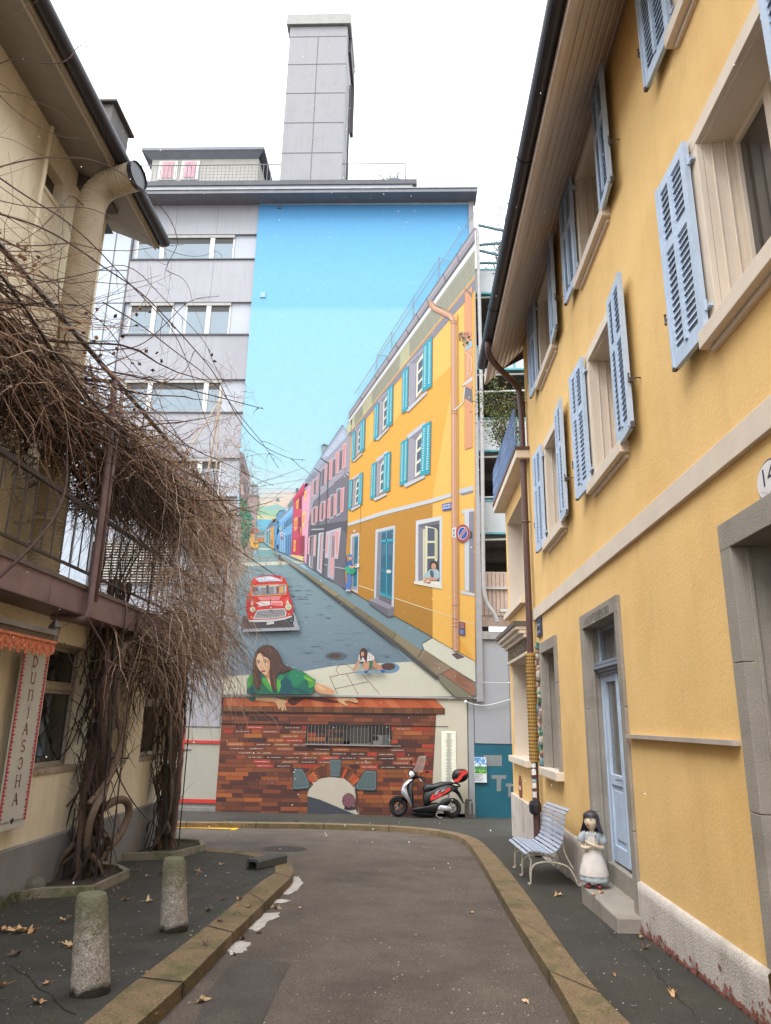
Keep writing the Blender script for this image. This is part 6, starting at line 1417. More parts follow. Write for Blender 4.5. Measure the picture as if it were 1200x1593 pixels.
# ---- lower mural: bricks
LB = 18.945
p = Paint(LB)
rn = random.Random(77)
dk = ['5b3128', '6b3a2c', '4a2c28', '75402c', '5f3429', '7f4630', '8a4b32']; mid_ = ['8f4a2f', 'a3522f', '7b3f2b', '93502f', '6b3a2c', 'a85a33']; org = ['b5602f', 'c06a34', 'a8612c', 'b35a2b', '9a5a2b', 'c2703a']; redd = ['b8402c', 'a83a33', 'c24a33']
def cxL(y): return 346.5 - (y - 1107) * .075
def cxR(y): return 678.5 - (y - 1107) * .05
p.poly(0, [(cxL(1107), 1106), (679, 1110), (cxR(1266), 1268), (cxL(1266), 1268)], '4a2c26')
bh = 6.65; row = 0; y = 1107.5
win = (477, 1128, 609, 1159.5)
names = []
while y < 1266:
    dy = lambda x: (x - 345) * .011
    x = cxL(y) - rn.uniform(0, 20) ; 
    while x < cxR(y):
        L_ = rn.choice([29, 29, 28, 30, 15]); x0 = max(x, cxL(y)); x1 = min(x + L_, cxR(y))
        if x1 - x0 > 1.5:
            t = (y - 1107) / 158
            xc = (x0 + x1) / 2
            if 1126 < y < 1190: pal = rn.choice([dk, mid_, mid_, dk, org, redd if rn.random() < .4 else mid_])
            elif y <= 1126: pal = rn.choice([dk, dk, mid_, mid_])
            elif xc < 400: pal = rn.choice([org, org, mid_, dk])
            elif xc < 478: pal = rn.choice([dk, dk, dk, mid_])
            else: pal = rn.choice([org, org, mid_, dk, org])
            if xc > 650 and y > 1135: pal = rn.choice([org, redd, mid_, dk, org])
            if y > 1245: pal = rn.choice([dk, dk, mid_])
            c = rn.choice(pal)
            if y < 1126 and 650 < xc: c = rn.choice(dk)
            p.poly(1, [(x0 + .35, y + dy(x0) + .35), (x1 - .25, y + dy(x1) + .35), (x1 - .25, y + dy(x1) + bh - .2), (x0 + .35, y + dy(x0) + bh - .2)], c)
            if 1127 < y < 1192 and 352 < x0 and x1 < 650 and x1 - x0 > 20 and not (win[0] - 4 < xc < win[2] + 4 and y < win[3] - 2) and rn.random() < .85:
                names.append((x0 + 4, x1 - 4, y + dy(xc) + bh * .42))
        x += L_
    y += bh; row += 1
for a, b, yy in names:
    x = a
    while x < b:
        w = rn.uniform(.5, 1.1); h = rn.uniform(.9, 1.5)
        if rn.random() < .87: p.poly(2, [(x, yy + 1.4 - h), (x + w * .75, yy + 1.4 - h), (x + w * .75, yy + 1.4), (x, yy + 1.4)], 'e8d9cf')
        x += w + .12
# weathering streaks (peeled whitish paint)
for k in range(50):
    xx = rn.gauss(420, 16); yy = rn.gauss(1208, 12); p.poly(3, [(xx, yy), (xx + rn.uniform(.5, 1.6), yy + 1), (xx + rn.uniform(0, 1), yy + rn.uniform(2, 6))], rn.choice(['8a6f68', '7c5f57', '93786f']))
p.done('painted_brick_wall', low)
p = Paint(LB).crop(340, 980, 5.4545); B0 = 8
def Q(lv, pts, c, sm=0): p.poly(B0 + lv, pts, c, sm)
# coping of the painted wall
Q(0, [(40, 556), (1823, 570), (1918, 666), (1910, 668), (40, 645)], 'd0653a')
x = 60
k = 0
while x < 1820:
    a = x; w = 88; sl = 10 + (x / 1820) * 95; cc = rn.choice(['cf6236', 'd97143', 'c65b30', 'dd7a4a', 'd0683c'])
    Q(1, [(a + 2, 557 + a * .008), (a + w - 3, 557 + a * .008), (min(a + w - 3 + sl, 1912), 645 + a * .0115), (a + 2 + sl, 645 + a * .0115)], cc); x += w; k += 1
Q(2, [(590, 575), (800, 560), (700, 600), (640, 650), (590, 620)], '5b2f28', 1); Q(2, [(700, 575), (800, 560), (1010, 600), (1030, 625), (900, 615), (760, 590)], '6b3328', 1)
x = 40
while x < 1915:
    w = 85; x1 = min(x + w, 1922); Q(1, [(x + 3, 646 + x * .012), (x1 - 2, 646 + x * .012), (x1 - 2, 690 + x * .013), (x + 3, 688 + x * .013)], rn.choice(['7a4a2c', '85522f', '6b3f28', '8a5632', '6f4a30'])); x += w
Q(0, [(40, 644), (1922, 666), (1922, 716), (40, 692)], '45291f'); Q(3, [(40, 688), (1922, 712), (1760, 722), (40, 702)], '2e1c18')
Q(3, [(20, 793), (1400, 808), (1950, 818), (1950, 823), (1400, 814), (20, 800)], '241614')
# arch
def A(x, y): return (x, y)
cx, cy = 960, 1400
Q(4, [(755, 1565), (755, 1400), (780, 1310), (850, 1265), (950, 1248), (1060, 1260), (1130, 1290), (1160, 1330), (1180, 1420), (1195, 1567)], 'ddd2bf'); Q(5, [(755, 1410), (860, 1440), (1160, 1566), (755, 1562)], '474956')
for k in range(22):
    t0 = math.radians(212 + k * 116 / 22); t1 = math.radians(212 + (k + .93) * 116 / 22)
    r0, r1, ox, oy = 215, 300, 965, 1455
    if 9 < k < 13: pass
    Q(4, [(ox + r0 * math.cos(t0), oy + r0 * math.sin(t0)), (ox + r1 * math.cos(t0), oy + r1 * math.sin(t0)), (ox + r1 * math.cos(t1), oy + r1 * math.sin(t1)), (ox + r0 * math.cos(t1), oy + r0 * math.sin(t1))], rn.choice(['d5562f', 'c2673a', '6b3a28', 'b85a30', '8a4a2c', 'd8703f']))
    Q(5, [(ox + (r1 + 4) * math.cos(t0), oy + (r1 + 4) * math.sin(t0)), (ox + (r1 + 26) * math.cos(t0), oy + (r1 + 26) * math.sin(t0)), (ox + (r1 + 26) * math.cos(t1), oy + (r1 + 26) * math.sin(t1)), (ox + (r1 + 4) * math.cos(t1), oy + (r1 + 4) * math.sin(t1))], rn.choice(['a3582f', '8a4a2c', '7a4028']))
def stone(q):
    Q(6, q, '3d4a4c'); c = (sum(a[0] for a in q) / len(q), sum(a[1] for a in q) / len(q))
    Q(7, [lerp(c, a, .9) for a in q], '6f8284'); Q(8, [lerp(c, a, .70) for a in q], '55676a'); Q(9, [lerp(c, a, .62) for a in q], '63777a')
stone([(640, 1180), (660, 1170), (715, 1175), (772, 1290), (775, 1350), (640, 1360), (625, 1330)]); stone([(945, 1095), (1048, 1098), (1030, 1250), (948, 1250)]); stone([(1245, 1190), (1265, 1186), (1345, 1192), (1345, 1355), (1325, 1368), (1170, 1360), (1155, 1330)])
Q(6, [(1155, 1345), (1180, 1360), (1190, 1567), (1150, 1500), (1165, 1420)], '5f3a33')
p.ell(B0 + 6, 1105, 1450, 55, 65, '5c2236'); p.ell(B0 + 6, 1115, 1515, 50, 18, '3b3b46')
for i in range(7):
    for j in range(6):
        xx = 1065 + j * 16 + (i % 2) * 8; yy = 1400 + i * 17
        if ((xx - 1105) / 50) ** 2 + ((yy - 1450) / 60) ** 2 < .95: p.ell(B0 + 7, xx, yy, 5.5, 6.5, 'c98f9c', 7)
# woman's shadowless parts on the lower board: forearms
Q(10, [(245, 550), (330, 552), (310, 600), (275, 607), (245, 585)], '1f6b52', 1); Q(10, [(500, 548), (630, 552), (590, 580), (530, 590)], '2f9b4f', 1)
Q(11, [(320, 562), (400, 560), (500, 580), (575, 600), (590, 612), (560, 622), (580, 680), (568, 690), (552, 640), (555, 688), (540, 688), (525, 640), (522, 675), (508, 668), (490, 615), (400, 612), (310, 600)], 'ecc08f', 1); Q(12, [(330, 590), (480, 605), (490, 618), (320, 604)], 'c99668', 1)
for a in ([(530, 612), (548, 680)], [(515, 620), (520, 665)], [(545, 610), (572, 680)]): p.line(B0 + 13, a, 'b98460', 3)
Q(11, [(965, 552), (1080, 562), (1150, 570), (1175, 590), (1185, 612), (1170, 622), (1100, 600), (1060, 605), (1100, 640), (1095, 648), (1030, 618), (1010, 590)], 'e9bd8c', 1); Q(12, [(1055, 602), (1165, 618), (1180, 626), (1100, 612)], '5b2f28', 1)
for a in ([(1090, 575), (1165, 602)], [(1095, 590), (1150, 608)]): p.line(B0 + 13, a, 'b98460', 3)
p.done('painted_arch_and_coping', low)
# ---- big woman on the upper board (above the joint)
p = Paint(UB).crop(340, 980, 5.4545); B0 = 90
Q(0, [(240, 545), (245, 420), (265, 385), (300, 365), (430, 380), (560, 350), (640, 330), (720, 355), (825, 425), (820, 490), (790, 545), (620, 545), (640, 490), (620, 545)], '14705a', 0)
Q(1, [(600, 360), (640, 333), (720, 358), (760, 400), (690, 460), (640, 490), (590, 480)], '1f8a62', 1); Q(2, [(710, 385), (760, 380), (825, 430), (815, 480), (760, 500), (770, 440)], '55a845', 1); Q(3, [(720, 395), (800, 425), (790, 445), (740, 420)], '8cc73f', 1)
Q(2, [(640, 490), (700, 500), (790, 545), (720, 545), (640, 500)], '0d5560', 1); Q(2, [(480, 420), (600, 400), (640, 500), (620, 545), (500, 545)], '0f5763', 1); Q(2, [(250, 400), (290, 375), (295, 440), (260, 500), (245, 470)], '3f9b3f', 1); Q(3, [(240, 500), (300, 470), (330, 545), (240, 545)], '0c4f55', 1); Q(3, [(300, 440), (360, 430), (400, 500), (390, 545), (310, 545)], '176d55', 1)
Q(4, [(360, 430), (385, 395), (430, 440), (455, 500), (460, 540), (400, 480)], '4fae4a', 1); Q(4, [(490, 410), (540, 380), (560, 400), (520, 440), (535, 470), (510, 540), (495, 500)], '5cb84f', 1); Q(5, [(500, 400), (540, 382), (558, 402), (510, 432)], '2f8a6a', 1)
Q(4, [(395, 380), (430, 350), (450, 420), (455, 500), (425, 440)], 'e8b48c', 1)
# hair back
Q(6, [(300, 240), (320, 170), (380, 128), (440, 125), (500, 170), (535, 240), (550, 300), (640, 325), (600, 350), (540, 372), (490, 360), (480, 420), (500, 520), (470, 520), (440, 470), (430, 300), (350, 200), (330, 260), (350, 380), (370, 420), (345, 525), (320, 500), (290, 440), (290, 320)], '4e332d', 1)
Q(7, [(318, 250), (330, 215), (350, 190), (380, 225), (430, 245), (440, 300), (432, 350), (405, 385), (380, 375), (345, 340), (325, 300)], 'eec09a', 1)
Q(8, [(400, 250), (438, 255), (436, 345), (408, 380), (420, 320)], 'dfa57e', 1); Q(8, [(325, 265), (350, 265), (350, 285), (328, 290)], 'e0ab85', 1)
for cx, cy in ((338, 277), (397, 273)):
    p.ell(B0 + 9, cx, cy, 14, 7.5, 'f4ebe4'); p.ell(B0 + 10, cx + 1, cy, 7, 7, '4a4a3c'); p.line(B0 + 11, [(cx - 15, cy - 1), (cx - 6, cy - 8), (cx + 8, cy - 8), (cx + 16, cy - 1)], '46312b', 3.5); p.line(B0 + 11, [(cx - 17, cy - 16), (cx, cy - 23), (cx + 17, cy - 17)], '7a553f', 4)
p.line(B0 + 9, [(372, 262), (366, 300), (358, 318)], 'c98d68', 3.5); Q(9, [(355, 316), (372, 322), (390, 316), (384, 328), (362, 328)], 'd0956f', 1); Q(9, [(358, 345), (378, 340), (402, 345), (396, 358), (372, 362)], 'c0605a', 1); p.line(B0 + 10, [(358, 348), (402, 347)], '8e3f40', 2.5)
Q(8, [(340, 365), (380, 388), (405, 385), (430, 350), (436, 400), (420, 410)], 'c98f68', 1)
Q(10, [(380, 130), (440, 128), (498, 175), (530, 250), (545, 330), (500, 380), (490, 440), (500, 525), (472, 510), (445, 430), (448, 330), (438, 240), (400, 195), (350, 170)], '553830', 1)
for a in ([(400, 150), (460, 200), (490, 280), (520, 360)], [(430, 150), (490, 210), (520, 290), (560, 350)], [(380, 160), (445, 230), (470, 330), (465, 430), (485, 500)], [(520, 290), (560, 330), (620, 335)], [(500, 330), (545, 360), (600, 345)], [(310, 260), (305, 350), (330, 470)], [(320, 300), (335, 400), (342, 500)], [(470, 380), (478, 450), (490, 510)]): p.line(B0 + 11, a, rn.choice(['8a5e4b', '7a5142', '96705c', '6f473b']), 4)
Q(2, [(820, 450), (900, 470), (960, 500), (1000, 545), (880, 545), (815, 510)], 'e8a878', 1); Q(3, [(825, 460), (880, 475), (920, 520), (860, 510)], 'f0c79a', 1)
p.done('painted_leaning_woman', mural)
# ---- basement window in the lower wall (real, barred)
W0 = PX(477, 1128, 18.94); W1 = PX(609, 1159.5, 18.94)
mb = MB(); mb.box(W0.x, W1.x, 18.935, 18.944, W1.z, W0.z); bw = mb.build('basement_window', mat('window_void_shade', (.018, .017, .016), .9, var=.3), low)
p = Paint(18.934).crop(470, 1120, 8)
for (x0, y0, x1, y1, c) in ((70, 160, 175, 208, 'b5442f'), (70, 215, 290, 262, 'b8692f'), (180, 165, 400, 205, '5b3a38'), (330, 222, 500, 265, '7d5a2c'), (300, 120, 510, 155, '6b3326'), (70, 268, 600, 310, '4a3330'), (60, 100, 290, 155, '33211f'), (510, 120, 600, 300, '3c3632'), (610, 100, 840, 285, '4b4842'), (885, 190, 1000, 310, 'a3a3a1'), (1010, 190, 1105, 310, '6c706c')): p.poly(0, [(x0, y0), (x1, y0), (x1, y1), (x0, y1)], c)
p.line(1, [(610, 290), (610, 300), (845, 302), (845, 285)], 'a6a49c', 9)
for k in range(6): p.line(1, [(895 + k * 19, 190), (895 + k * 19, 310)], '4b4b4a', 6)
for i in range(4):
    for j in range(3): p.ell(1, 1030 + j * 28, 210 + i * 26, 9, 6, '3a3c3a', 8)
p.ell(2, 915, 228, 36, 36, '0c0c0c')
p.done('window_contents', bw)
mb = MB()
for k in range(24):
    x = W0.x + (W1.x - W0.x) * (k + .5) / 24; mb.bar((x, 18.92, W1.z), (x, 18.92, W0.z), .006, 4)
mb.box(W0.x, W1.x, 18.9, 18.94, W1.z - .03, W1.z); mb.build('window_bars', mat('bars_grey', (.2, .19, .18), .6), bw)
# ---- names panel
a = PX(687, 1138, 18.94); b = PX(710.5, 1226, 18.94)
mb = MB(); mb.box(a.x, b.x, 18.925, 18.945, b.z, a.z); npn = mb.build('names_panel', mat('panel_cream', (.66, .65, .55), .5, var=.03), low, bevel=.01)
p = Paint(18.923)
y = 1141
while y < 1224:
    w = rn.uniform(2, 5.5); p.poly(0, [(698.8 - w, y), (698.8 + w, y), (698.8 + w, y + .55), (698.8 - w, y + .55)], '8f9180'); y += 1.35
p.done('panel_lines', npn)
mb = MB(); q = PX(411, 460, 18.92)
mb.box(PX(406, 460).x, PX(414, 460).x, 18.9, 18.926, PX(410, 465).z, PX(410, 457).z); mb.build('small_vent', mat('vent', (.2, .35, .42), .5), mural); mb = MB(); mb.box(PX(434, 325).x, PX(438, 325).x, 18.88, 18.926, PX(410, 327.5).z, PX(410, 325).z); mb.build('bird_box', M_joint, mural)
# ================================================================ VINES
M_vine = mat('vine_bark', (1, 1, 1), .9, var=.25, scale=30, vcol=True, bump=1.0, bscale=38)
BR = [(.24, .15, .10), (.33, .22, .155), (.43, .31, .22), (.12, .07, .05), (.55, .42, .30), (.28, .16, .11), (.38, .23, .155), (.20, .11, .08)]
LT = [(.40, .30, .23), (.52, .41, .32), (.62, .50, .40), (.30, .20, .15), (.46, .31, .24)]
DK = [(.045, .028, .02), (.07, .042, .028), (.03, .02, .015), (.09, .055, .035)]  # darkest barks; underside and backing strands use them as painted shade
def strand(mb, p, d, L, n, r, rn, droop=0., wig=.25, pal=BR, sides=3, curl=0.):
    p = Vector(p); d = Vector(d).normalized(); s = L / n; pts = [p.copy()]; ax = Vector((rn.gauss(0, 1), rn.gauss(0, 1), rn.gauss(0, 1))).normalized()
    for i in range(n):
        d = d + Vector((rn.gauss(0, wig), rn.gauss(0, wig), rn.gauss(0, wig) - droop)) * .5
        if curl: d = d + d.cross(ax) * curl
        d.normalize(); p = p + d * s; pts.append(p.copy())
    c = rn.choice(pal); k = rn.uniform(.6, 1.3); mb.cc = tuple(v * k for v in c)
    mb.tube(pts, [r * (1.25 - 1.0 * i / n) * (1.35 if (i + int(k * 10)) % 4 == 0 else 1) for i in range(n + 1)], sides, cap=False)
    if n > 8 and rn.random() < .22 and r < .01:   # a side twig forks off
        i = rn.randrange(3, n - 1); strand(mb, pts[i], (pts[i + 1] - pts[i]).normalized() + Vector((rn.gauss(0, .6), rn.gauss(0, .6), rn.gauss(0, .6))), L * .35, 5, r * .6, rn, droop, wig, [c], 3)
    return pts
rv = random.Random(101)
vA = thing('climbing_vine', 'huge leafless vine with the thick near trunk, its brown tangle covering the terrace pergola', 'vine', (-3.4, 8.1, gz(8.1)))
vB = thing('climbing_vine', 'leafless vine with the thinner farther trunk, hanging like a curtain', 'vine', (-3.4, 10.7, gz(10.7)))
def zt(y):   # top of the tangle by distance
    if y < 8: return 4.95 + .02 * (y - 3)
    return 5.05 + .03 * (y - 8)
def zlow(y): return 4.05 if y < 8 else 4.05
# canopy tangle
mb = MB()
for k in range(2000):
    y = rv.uniform(1.5, 11.6); u = rv.random() ** .7; x = -4.25 + 1.25 * u + rv.gauss(0, .08); z = rv.uniform(4.15, zt(y) - .05 - .55 * max(0, u - .55))
    a = rv.uniform(-.9, .9)
    strand(mb, (x, y, z), (rv.gauss(.12, .35), 1 if rv.random() < .75 else -1, rv.gauss(-.12, .35)), rv.uniform(.5, 1.9), 9, rv.choice([.003, .004, .004, .006]), rv, droop=.05, wig=.32, curl=rv.gauss(0, .12))
mb.build('upper_twigs', M_vine, vA, vc=True)
mb = MB()   # matted underside, its shade put in by dark strand colours
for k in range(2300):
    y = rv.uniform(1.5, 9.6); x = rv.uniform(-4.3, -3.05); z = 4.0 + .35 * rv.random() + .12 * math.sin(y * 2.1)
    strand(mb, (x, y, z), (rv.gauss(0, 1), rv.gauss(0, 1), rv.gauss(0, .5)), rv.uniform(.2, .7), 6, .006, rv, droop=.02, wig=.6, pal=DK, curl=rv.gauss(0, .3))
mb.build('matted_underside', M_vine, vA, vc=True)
mb = MB()   # inner fill of old stems, coloured dark for shade in the gaps
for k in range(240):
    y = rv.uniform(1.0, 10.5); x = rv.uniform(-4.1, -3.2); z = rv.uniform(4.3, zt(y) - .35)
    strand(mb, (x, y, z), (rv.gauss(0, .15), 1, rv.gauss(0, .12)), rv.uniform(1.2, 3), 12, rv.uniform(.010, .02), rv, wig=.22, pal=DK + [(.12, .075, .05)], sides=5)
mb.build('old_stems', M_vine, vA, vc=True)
# curtain over the terrace edge
mb = MB()
def curtain(mb, n, y0, y1, ztop, zbot, x0, x1, pal, rr=(.0025, .004), bulge=.0):
    for k in range(n):
        y = rv.uniform(y0, y1); x = rv.uniform(x0, x1); z1 = rv.uniform(ztop[0], ztop[1]); L_ = z1 - rv.uniform(zbot[0], zbot[1])
        if L_ < .3: continue
        strand(mb, (x, y, z1), (rv.gauss(.25 * bulge, .3), rv.gauss(.1, .35), -1), L_ * rv.uniform(.5, 1), 13, rv.uniform(*rr), rv, droop=.28, wig=.30, pal=pal, curl=rv.gauss(0, .05))
curtain(mb, 620, 8.2, 12.2, (4.2, 5.15), (2.3, 4.2), -3.5, -2.98, LT + BR)
curtain(mb, 330, 10.3, 12.5, (4.2, 5.2), (1.9, 3.9), -3.5, -3.0, LT + BR[1:])
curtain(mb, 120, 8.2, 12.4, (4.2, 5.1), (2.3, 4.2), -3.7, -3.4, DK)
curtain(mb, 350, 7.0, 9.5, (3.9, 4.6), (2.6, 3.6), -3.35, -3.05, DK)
mb.build('hanging_twigs', M_vine, vB, vc=True)
mb = MB()   # arching bulge in front of the wall below the terrace
for k in range(620):
    y = rv.uniform(8.3, 11.7); z = rv.uniform(2.2, 3.3); x = rv.uniform(-3.45, -3.0)
    strand(mb, (x, y, z), (rv.uniform(.0, .9), rv.gauss(.25, .6), rv.uniform(-.3, 1.0)), rv.uniform(.7, 1.75), 13, rv.uniform(.0025, .0045), rv, droop=.38, wig=.2, pal=LT + BR, curl=rv.gauss(0, .06))
mb.build('arching_shoots', M_vine, vB, vc=True)
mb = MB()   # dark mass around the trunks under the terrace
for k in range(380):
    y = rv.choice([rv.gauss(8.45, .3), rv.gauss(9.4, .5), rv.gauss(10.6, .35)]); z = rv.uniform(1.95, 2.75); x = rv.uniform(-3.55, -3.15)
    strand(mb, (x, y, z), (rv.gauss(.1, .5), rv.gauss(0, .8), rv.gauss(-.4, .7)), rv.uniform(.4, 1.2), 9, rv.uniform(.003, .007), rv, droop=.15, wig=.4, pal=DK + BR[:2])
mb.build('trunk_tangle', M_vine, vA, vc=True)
# trunks
def trunk(par, y, x, z0, z1, n, rad, spread, pal, seed, thick=1.0):
    r_ = random.Random(seed); mb = MB()
    for k in range(n):
        t = 2 * PI * k / n + r_.uniform(-.4, .4); rr_ = spread * r_.uniform(.35, 1); cx_, cy_ = x + rr_ * math.cos(t) * .6, y + rr_ * math.sin(t); pts = []; ph = r_.uniform(0, 6); fr = r_.uniform(1.5, 3.5); N = 16
        for i in range(N + 1):
            z = z0 + (z1 - z0) * i / N; w = 1 - .25 * i / N
            pts.append(Vector((cx_ + .05 * math.sin(z * fr + ph) * w + r_.gauss(0, .008), cy_ + .075 * math.cos(z * fr * .8 + ph) + r_.gauss(0, .01), z)))
        c = r_.choice(pal); mb.cc = tuple(v * r_.uniform(.8, 1.3) for v in c); R = rad * r_.uniform(.5, 1.2)
        mb.tube(smooth_poly(pts, 1), [R * (1.25 - .5 * i / (2 * N + 1)) * (1 + .18 * math.sin(i * 1.7 + ph)) for i in range(len(smooth_poly(pts, 1)))], 9)
    return mb
TB = [(.09, .058, .042), (.06, .038, .028), (.14, .095, .065), (.035, .024, .018)]
m1 = trunk(vA, 8.2, -3.38, gz(8.2), 3.0, 11, .036, .11, TB, 1)
# gnarled burl at the foot and the side loop
for k in range(26): strand(m1, (-3.36 + rv.gauss(0, .05), 8.2 + rv.gauss(0, .14), gz(8.2) + rv.uniform(.15, .5)), (rv.gauss(0, .3), rv.gauss(0, .4), -1), rv.uniform(.25, .5), 8, rv.uniform(.018, .034), rv, droop=.2, wig=.5, pal=TB, sides=7)
m1.cc = (.15, .10, .07); m1.tube(smooth_poly([Vector(v) for v in ((-3.3, 8.3, .55), (-3.25, 8.62, .62), (-3.22, 8.85, .55), (-3.22, 8.9, .38), (-3.25, 8.72, .2), (-3.3, 8.5, .08), (-3.34, 8.35, -.05))], 2), [.045 - .0002 * i for i in range(60)][:len(smooth_poly([Vector((0, 0, i)) for i in range(7)], 2))], 10)
m1.cc = (.17, .115, .08); m1.tube(smooth_poly([Vector(v) for v in ((-3.32, 7.98, .62), (-3.24, 8.12, .78), (-3.22, 8.3, .98), (-3.22, 8.42, 1.25), (-3.25, 8.32, 1.5), (-3.27, 8.2, 1.8), (-3.25, 8.24, 2.3))], 2), .034, 9)
m1.cc = (.17, .125, .09); m1.tube(smooth_poly([Vector(v) for v in ((-3.30, 8.35, .9), (-3.22, 8.1, .72), (-3.22, 7.92, .62), (-3.26, 7.9, .45), (-3.3, 8.0, .2))], 2), .036, 9)
m1.build('trunk', M_vine, vA, vc=True, smooth=2)
m2 = trunk(vB, 10.65, -3.32, gz(10.6), 3.0, 10, .03, .10, TB, 2)
for k in range(14): strand(m2, (-3.32 + rv.gauss(0, .04), 10.65 + rv.gauss(0, .1), gz(10.6) + rv.uniform(.15, .5)), (rv.gauss(0, .3), rv.gauss(0, .4), -1), rv.uniform(.25, .5), 8, rv.uniform(.014, .026), rv, droop=.2, wig=.5, pal=TB, sides=7)
m2.build('trunk', M_vine, vB, vc=True, smooth=2)
for y, v, n_ in ((8.2, vA, 220), (10.65, vB, 170)):   # thin dark stems clinging round each trunk
    mb = MB()
    for k in range(n_): strand(mb, (-3.42 + rv.gauss(0, .07), y + rv.gauss(0, .07), rv.uniform(gz(y) + .3, 3.0)), (rv.gauss(0, .15), rv.gauss(0, .15), rv.choice([-1, 1])), rv.uniform(.4, 1.2), 9, rv.uniform(.004, .011), rv, wig=.22, pal=DK, sides=4)
    mb.build('clinging_stems', M_vine, v, vc=True)
for y, v in ((8.2, vA), (10.65, vB)):   # iron trellis rods
    mb = MB(); g = gz(y)
    for dy in (-.2, .18): mb.bar((-3.18, y + dy, g), (-3.18, y + dy, 2.7), .009, 5)
    mb.bar((-3.5, y - .2, 1.9), (-3.15, y - .2, 1.9), .012, 5); mb.bar((-3.15, y + .3, 1.05), (-3.5, y + .3, 1.05), .009, 5)
    mb.build('trellis_rod', M_rail, v)
# long free shoots reaching over the street
def shoot(pix, Y, r=.008, side=6, c=(.09, .05, .045)):
    n = len(pix); Ys = [Y[0] + (Y[1] - Y[0]) * i / (n - 1) for i in range(n)]
    pts = smooth_poly([ony(a, b, q) for (a, b), q in zip(pix, Ys)], 2); mb = MB(); mb.cc = c; N = len(pts)
    mb.tube(pts, [max(.0016, r * (1 - .75 * i / N)) for i in range(N)], 5)
    for i in range(3, N, 3):   # buds
        d = Vector((rv.gauss(0, 1), rv.gauss(0, 1), rv.gauss(0, 1))).normalized() * r * rv.uniform(1.6, 3.4); mb.tube([pts[i], pts[i] + d], [r * .5, r * .25], 4)
    for k in range(side):
        i = rv.randrange(N // 4, N - 1); dd = (pts[min(i + 2, N - 1)] - pts[i]).normalized(); sd_v = dd.cross(Vector((rv.gauss(0, 1), rv.gauss(0, 1), rv.gauss(0, 1)))).normalized()
        q = strand(mb, pts[i], dd * .8 + sd_v * .8, rv.uniform(.12, .5), 8, r * .35, rv, wig=.35, pal=[c, (.14, .09, .07)])
    mb.build('long_shoot', M_vine, vA, vc=True)
SH = [([(-20, 108), (30, 85), (65, 100), (105, 97), (120, 72), (132, 68), (150, 95), (172, 120), (192, 131), (207, 134), (212, 139), (222, 127), (218, 110), (208, 92), (197, 88)], (5.2, 6.0), .006, 0),
      ([(-15, 130), (10, 160), (40, 185), (80, 208), (110, 216), (140, 216), (155, 213)], (5.0, 5.6), .005, 1),
      ([(-10, 262), (50, 246), (110, 244), (150, 250), (185, 265), (220, 293), (250, 320), (268, 345), (277, 372), (275, 385), (262, 408), (258, 420)], (5, 6.5), .007, 2),
      ([(258, 420), (268, 425), (285, 432), (296, 450), (298, 465), (318, 520)], (6.5, 7), .004, 0),
      ([(-10, 270), (40, 305), (100, 340), (150, 385), (200, 440), (240, 480), (275, 520), (305, 600), (315, 640), (335, 690)], (5, 7.2), .008, 3),
      ([(-10, 310), (60, 325), (130, 320), (170, 335), (220, 362), (250, 385), (290, 399), (320, 398), (338, 388), (346, 400)], (5.4, 7.0), .005, 1),
      ([(130, 320), (110, 300), (95, 320), (70, 350), (40, 372), (0, 395)], (5.8, 5), .007, 2),
      ([(-10, 330), (60, 350), (120, 385), (160, 415), (215, 450), (255, 490), (300, 540), (335, 580), (365, 645), (400, 690), (452, 715), (475, 715)], (5, 8.0), .009, 5),
      ([(160, 470), (220, 505), (270, 545), (330, 590), (380, 655), (410, 690), (433, 728)], (6.5, 8.2), .008, 4),
      ([(0, 545), (80, 560), (160, 575), (230, 590), (290, 605), (350, 620), (395, 632), (410, 636)], (5.5, 8.2), .012, 3),
      ([(100, 560), (180, 600), (250, 660), (300, 700), (350, 720), (400, 745), (425, 755)], (6.5, 8.5), .008, 4),
      ([(90, 480), (150, 560), (210, 620), (260, 650), (290, 700), (320, 730)], (6.2, 8.5), .009, 4),
      ([(0, 450), (60, 440), (140, 425), (200, 405), (260, 470), (320, 530), (330, 560), (345, 590), (365, 620)], (5.5, 7.5), .006, 3),
      ([(20, 520), (100, 545), (170, 545), (220, 540), (262, 500), (290, 470), (315, 462), (340, 461)], (6.0, 7.4), .008, 3),
      ([(60, 420), (120, 470), (170, 510), (200, 560), (240, 600), (262, 660), (300, 705)], (5.8, 7.8), .007, 3),
      ([(0, 480), (60, 500), (130, 520), (190, 560), (230, 610), (255, 690)], (5.8, 7.8), .007, 3),
      ([(40, 505), (110, 490), (170, 500), (205, 510), (215, 502)], (5.5, 6.5), .005, 3),
      ([(110, 480), (150, 465), (190, 455), (240, 440), (270, 425)], (5.8, 6.5), .004, 3),
      ([(-10, 905), (40, 860), (80, 815), (105, 760), (104, 700), (106, 640)], (5.0, 6.2), .017, 1),
      ([(100, 1000), (115, 1040), (130, 1065), (160, 1090)], (5.6, 6.6), .004, 1),
      ([(135, 960), (150, 985), (165, 1010), (168, 1060), (175, 1110), (200, 1150)], (6.8, 7.6), .012, 2)]
for pix, Y, r, sd_n in SH: shoot(pix, Y, r, sd_n)
for k in range(16):   # stiff young shoots rising off the canopy edge
    y = rv.uniform(4.5, 11); p0 = (rv.uniform(-3.9, -3.1), y, zt(y) - rv.uniform(.1, .5)); mb2 = MB()
    if k == 0: mbs = MB()
    strand(mbs, p0, (rv.uniform(.0, .5), rv.uniform(.6, 1.2), rv.uniform(-.1, .55)), rv.uniform(.8, 2.4), 14, .005, rv, wig=.12, pal=[(.10, .06, .05), (.15, .09, .07)], droop=.06)
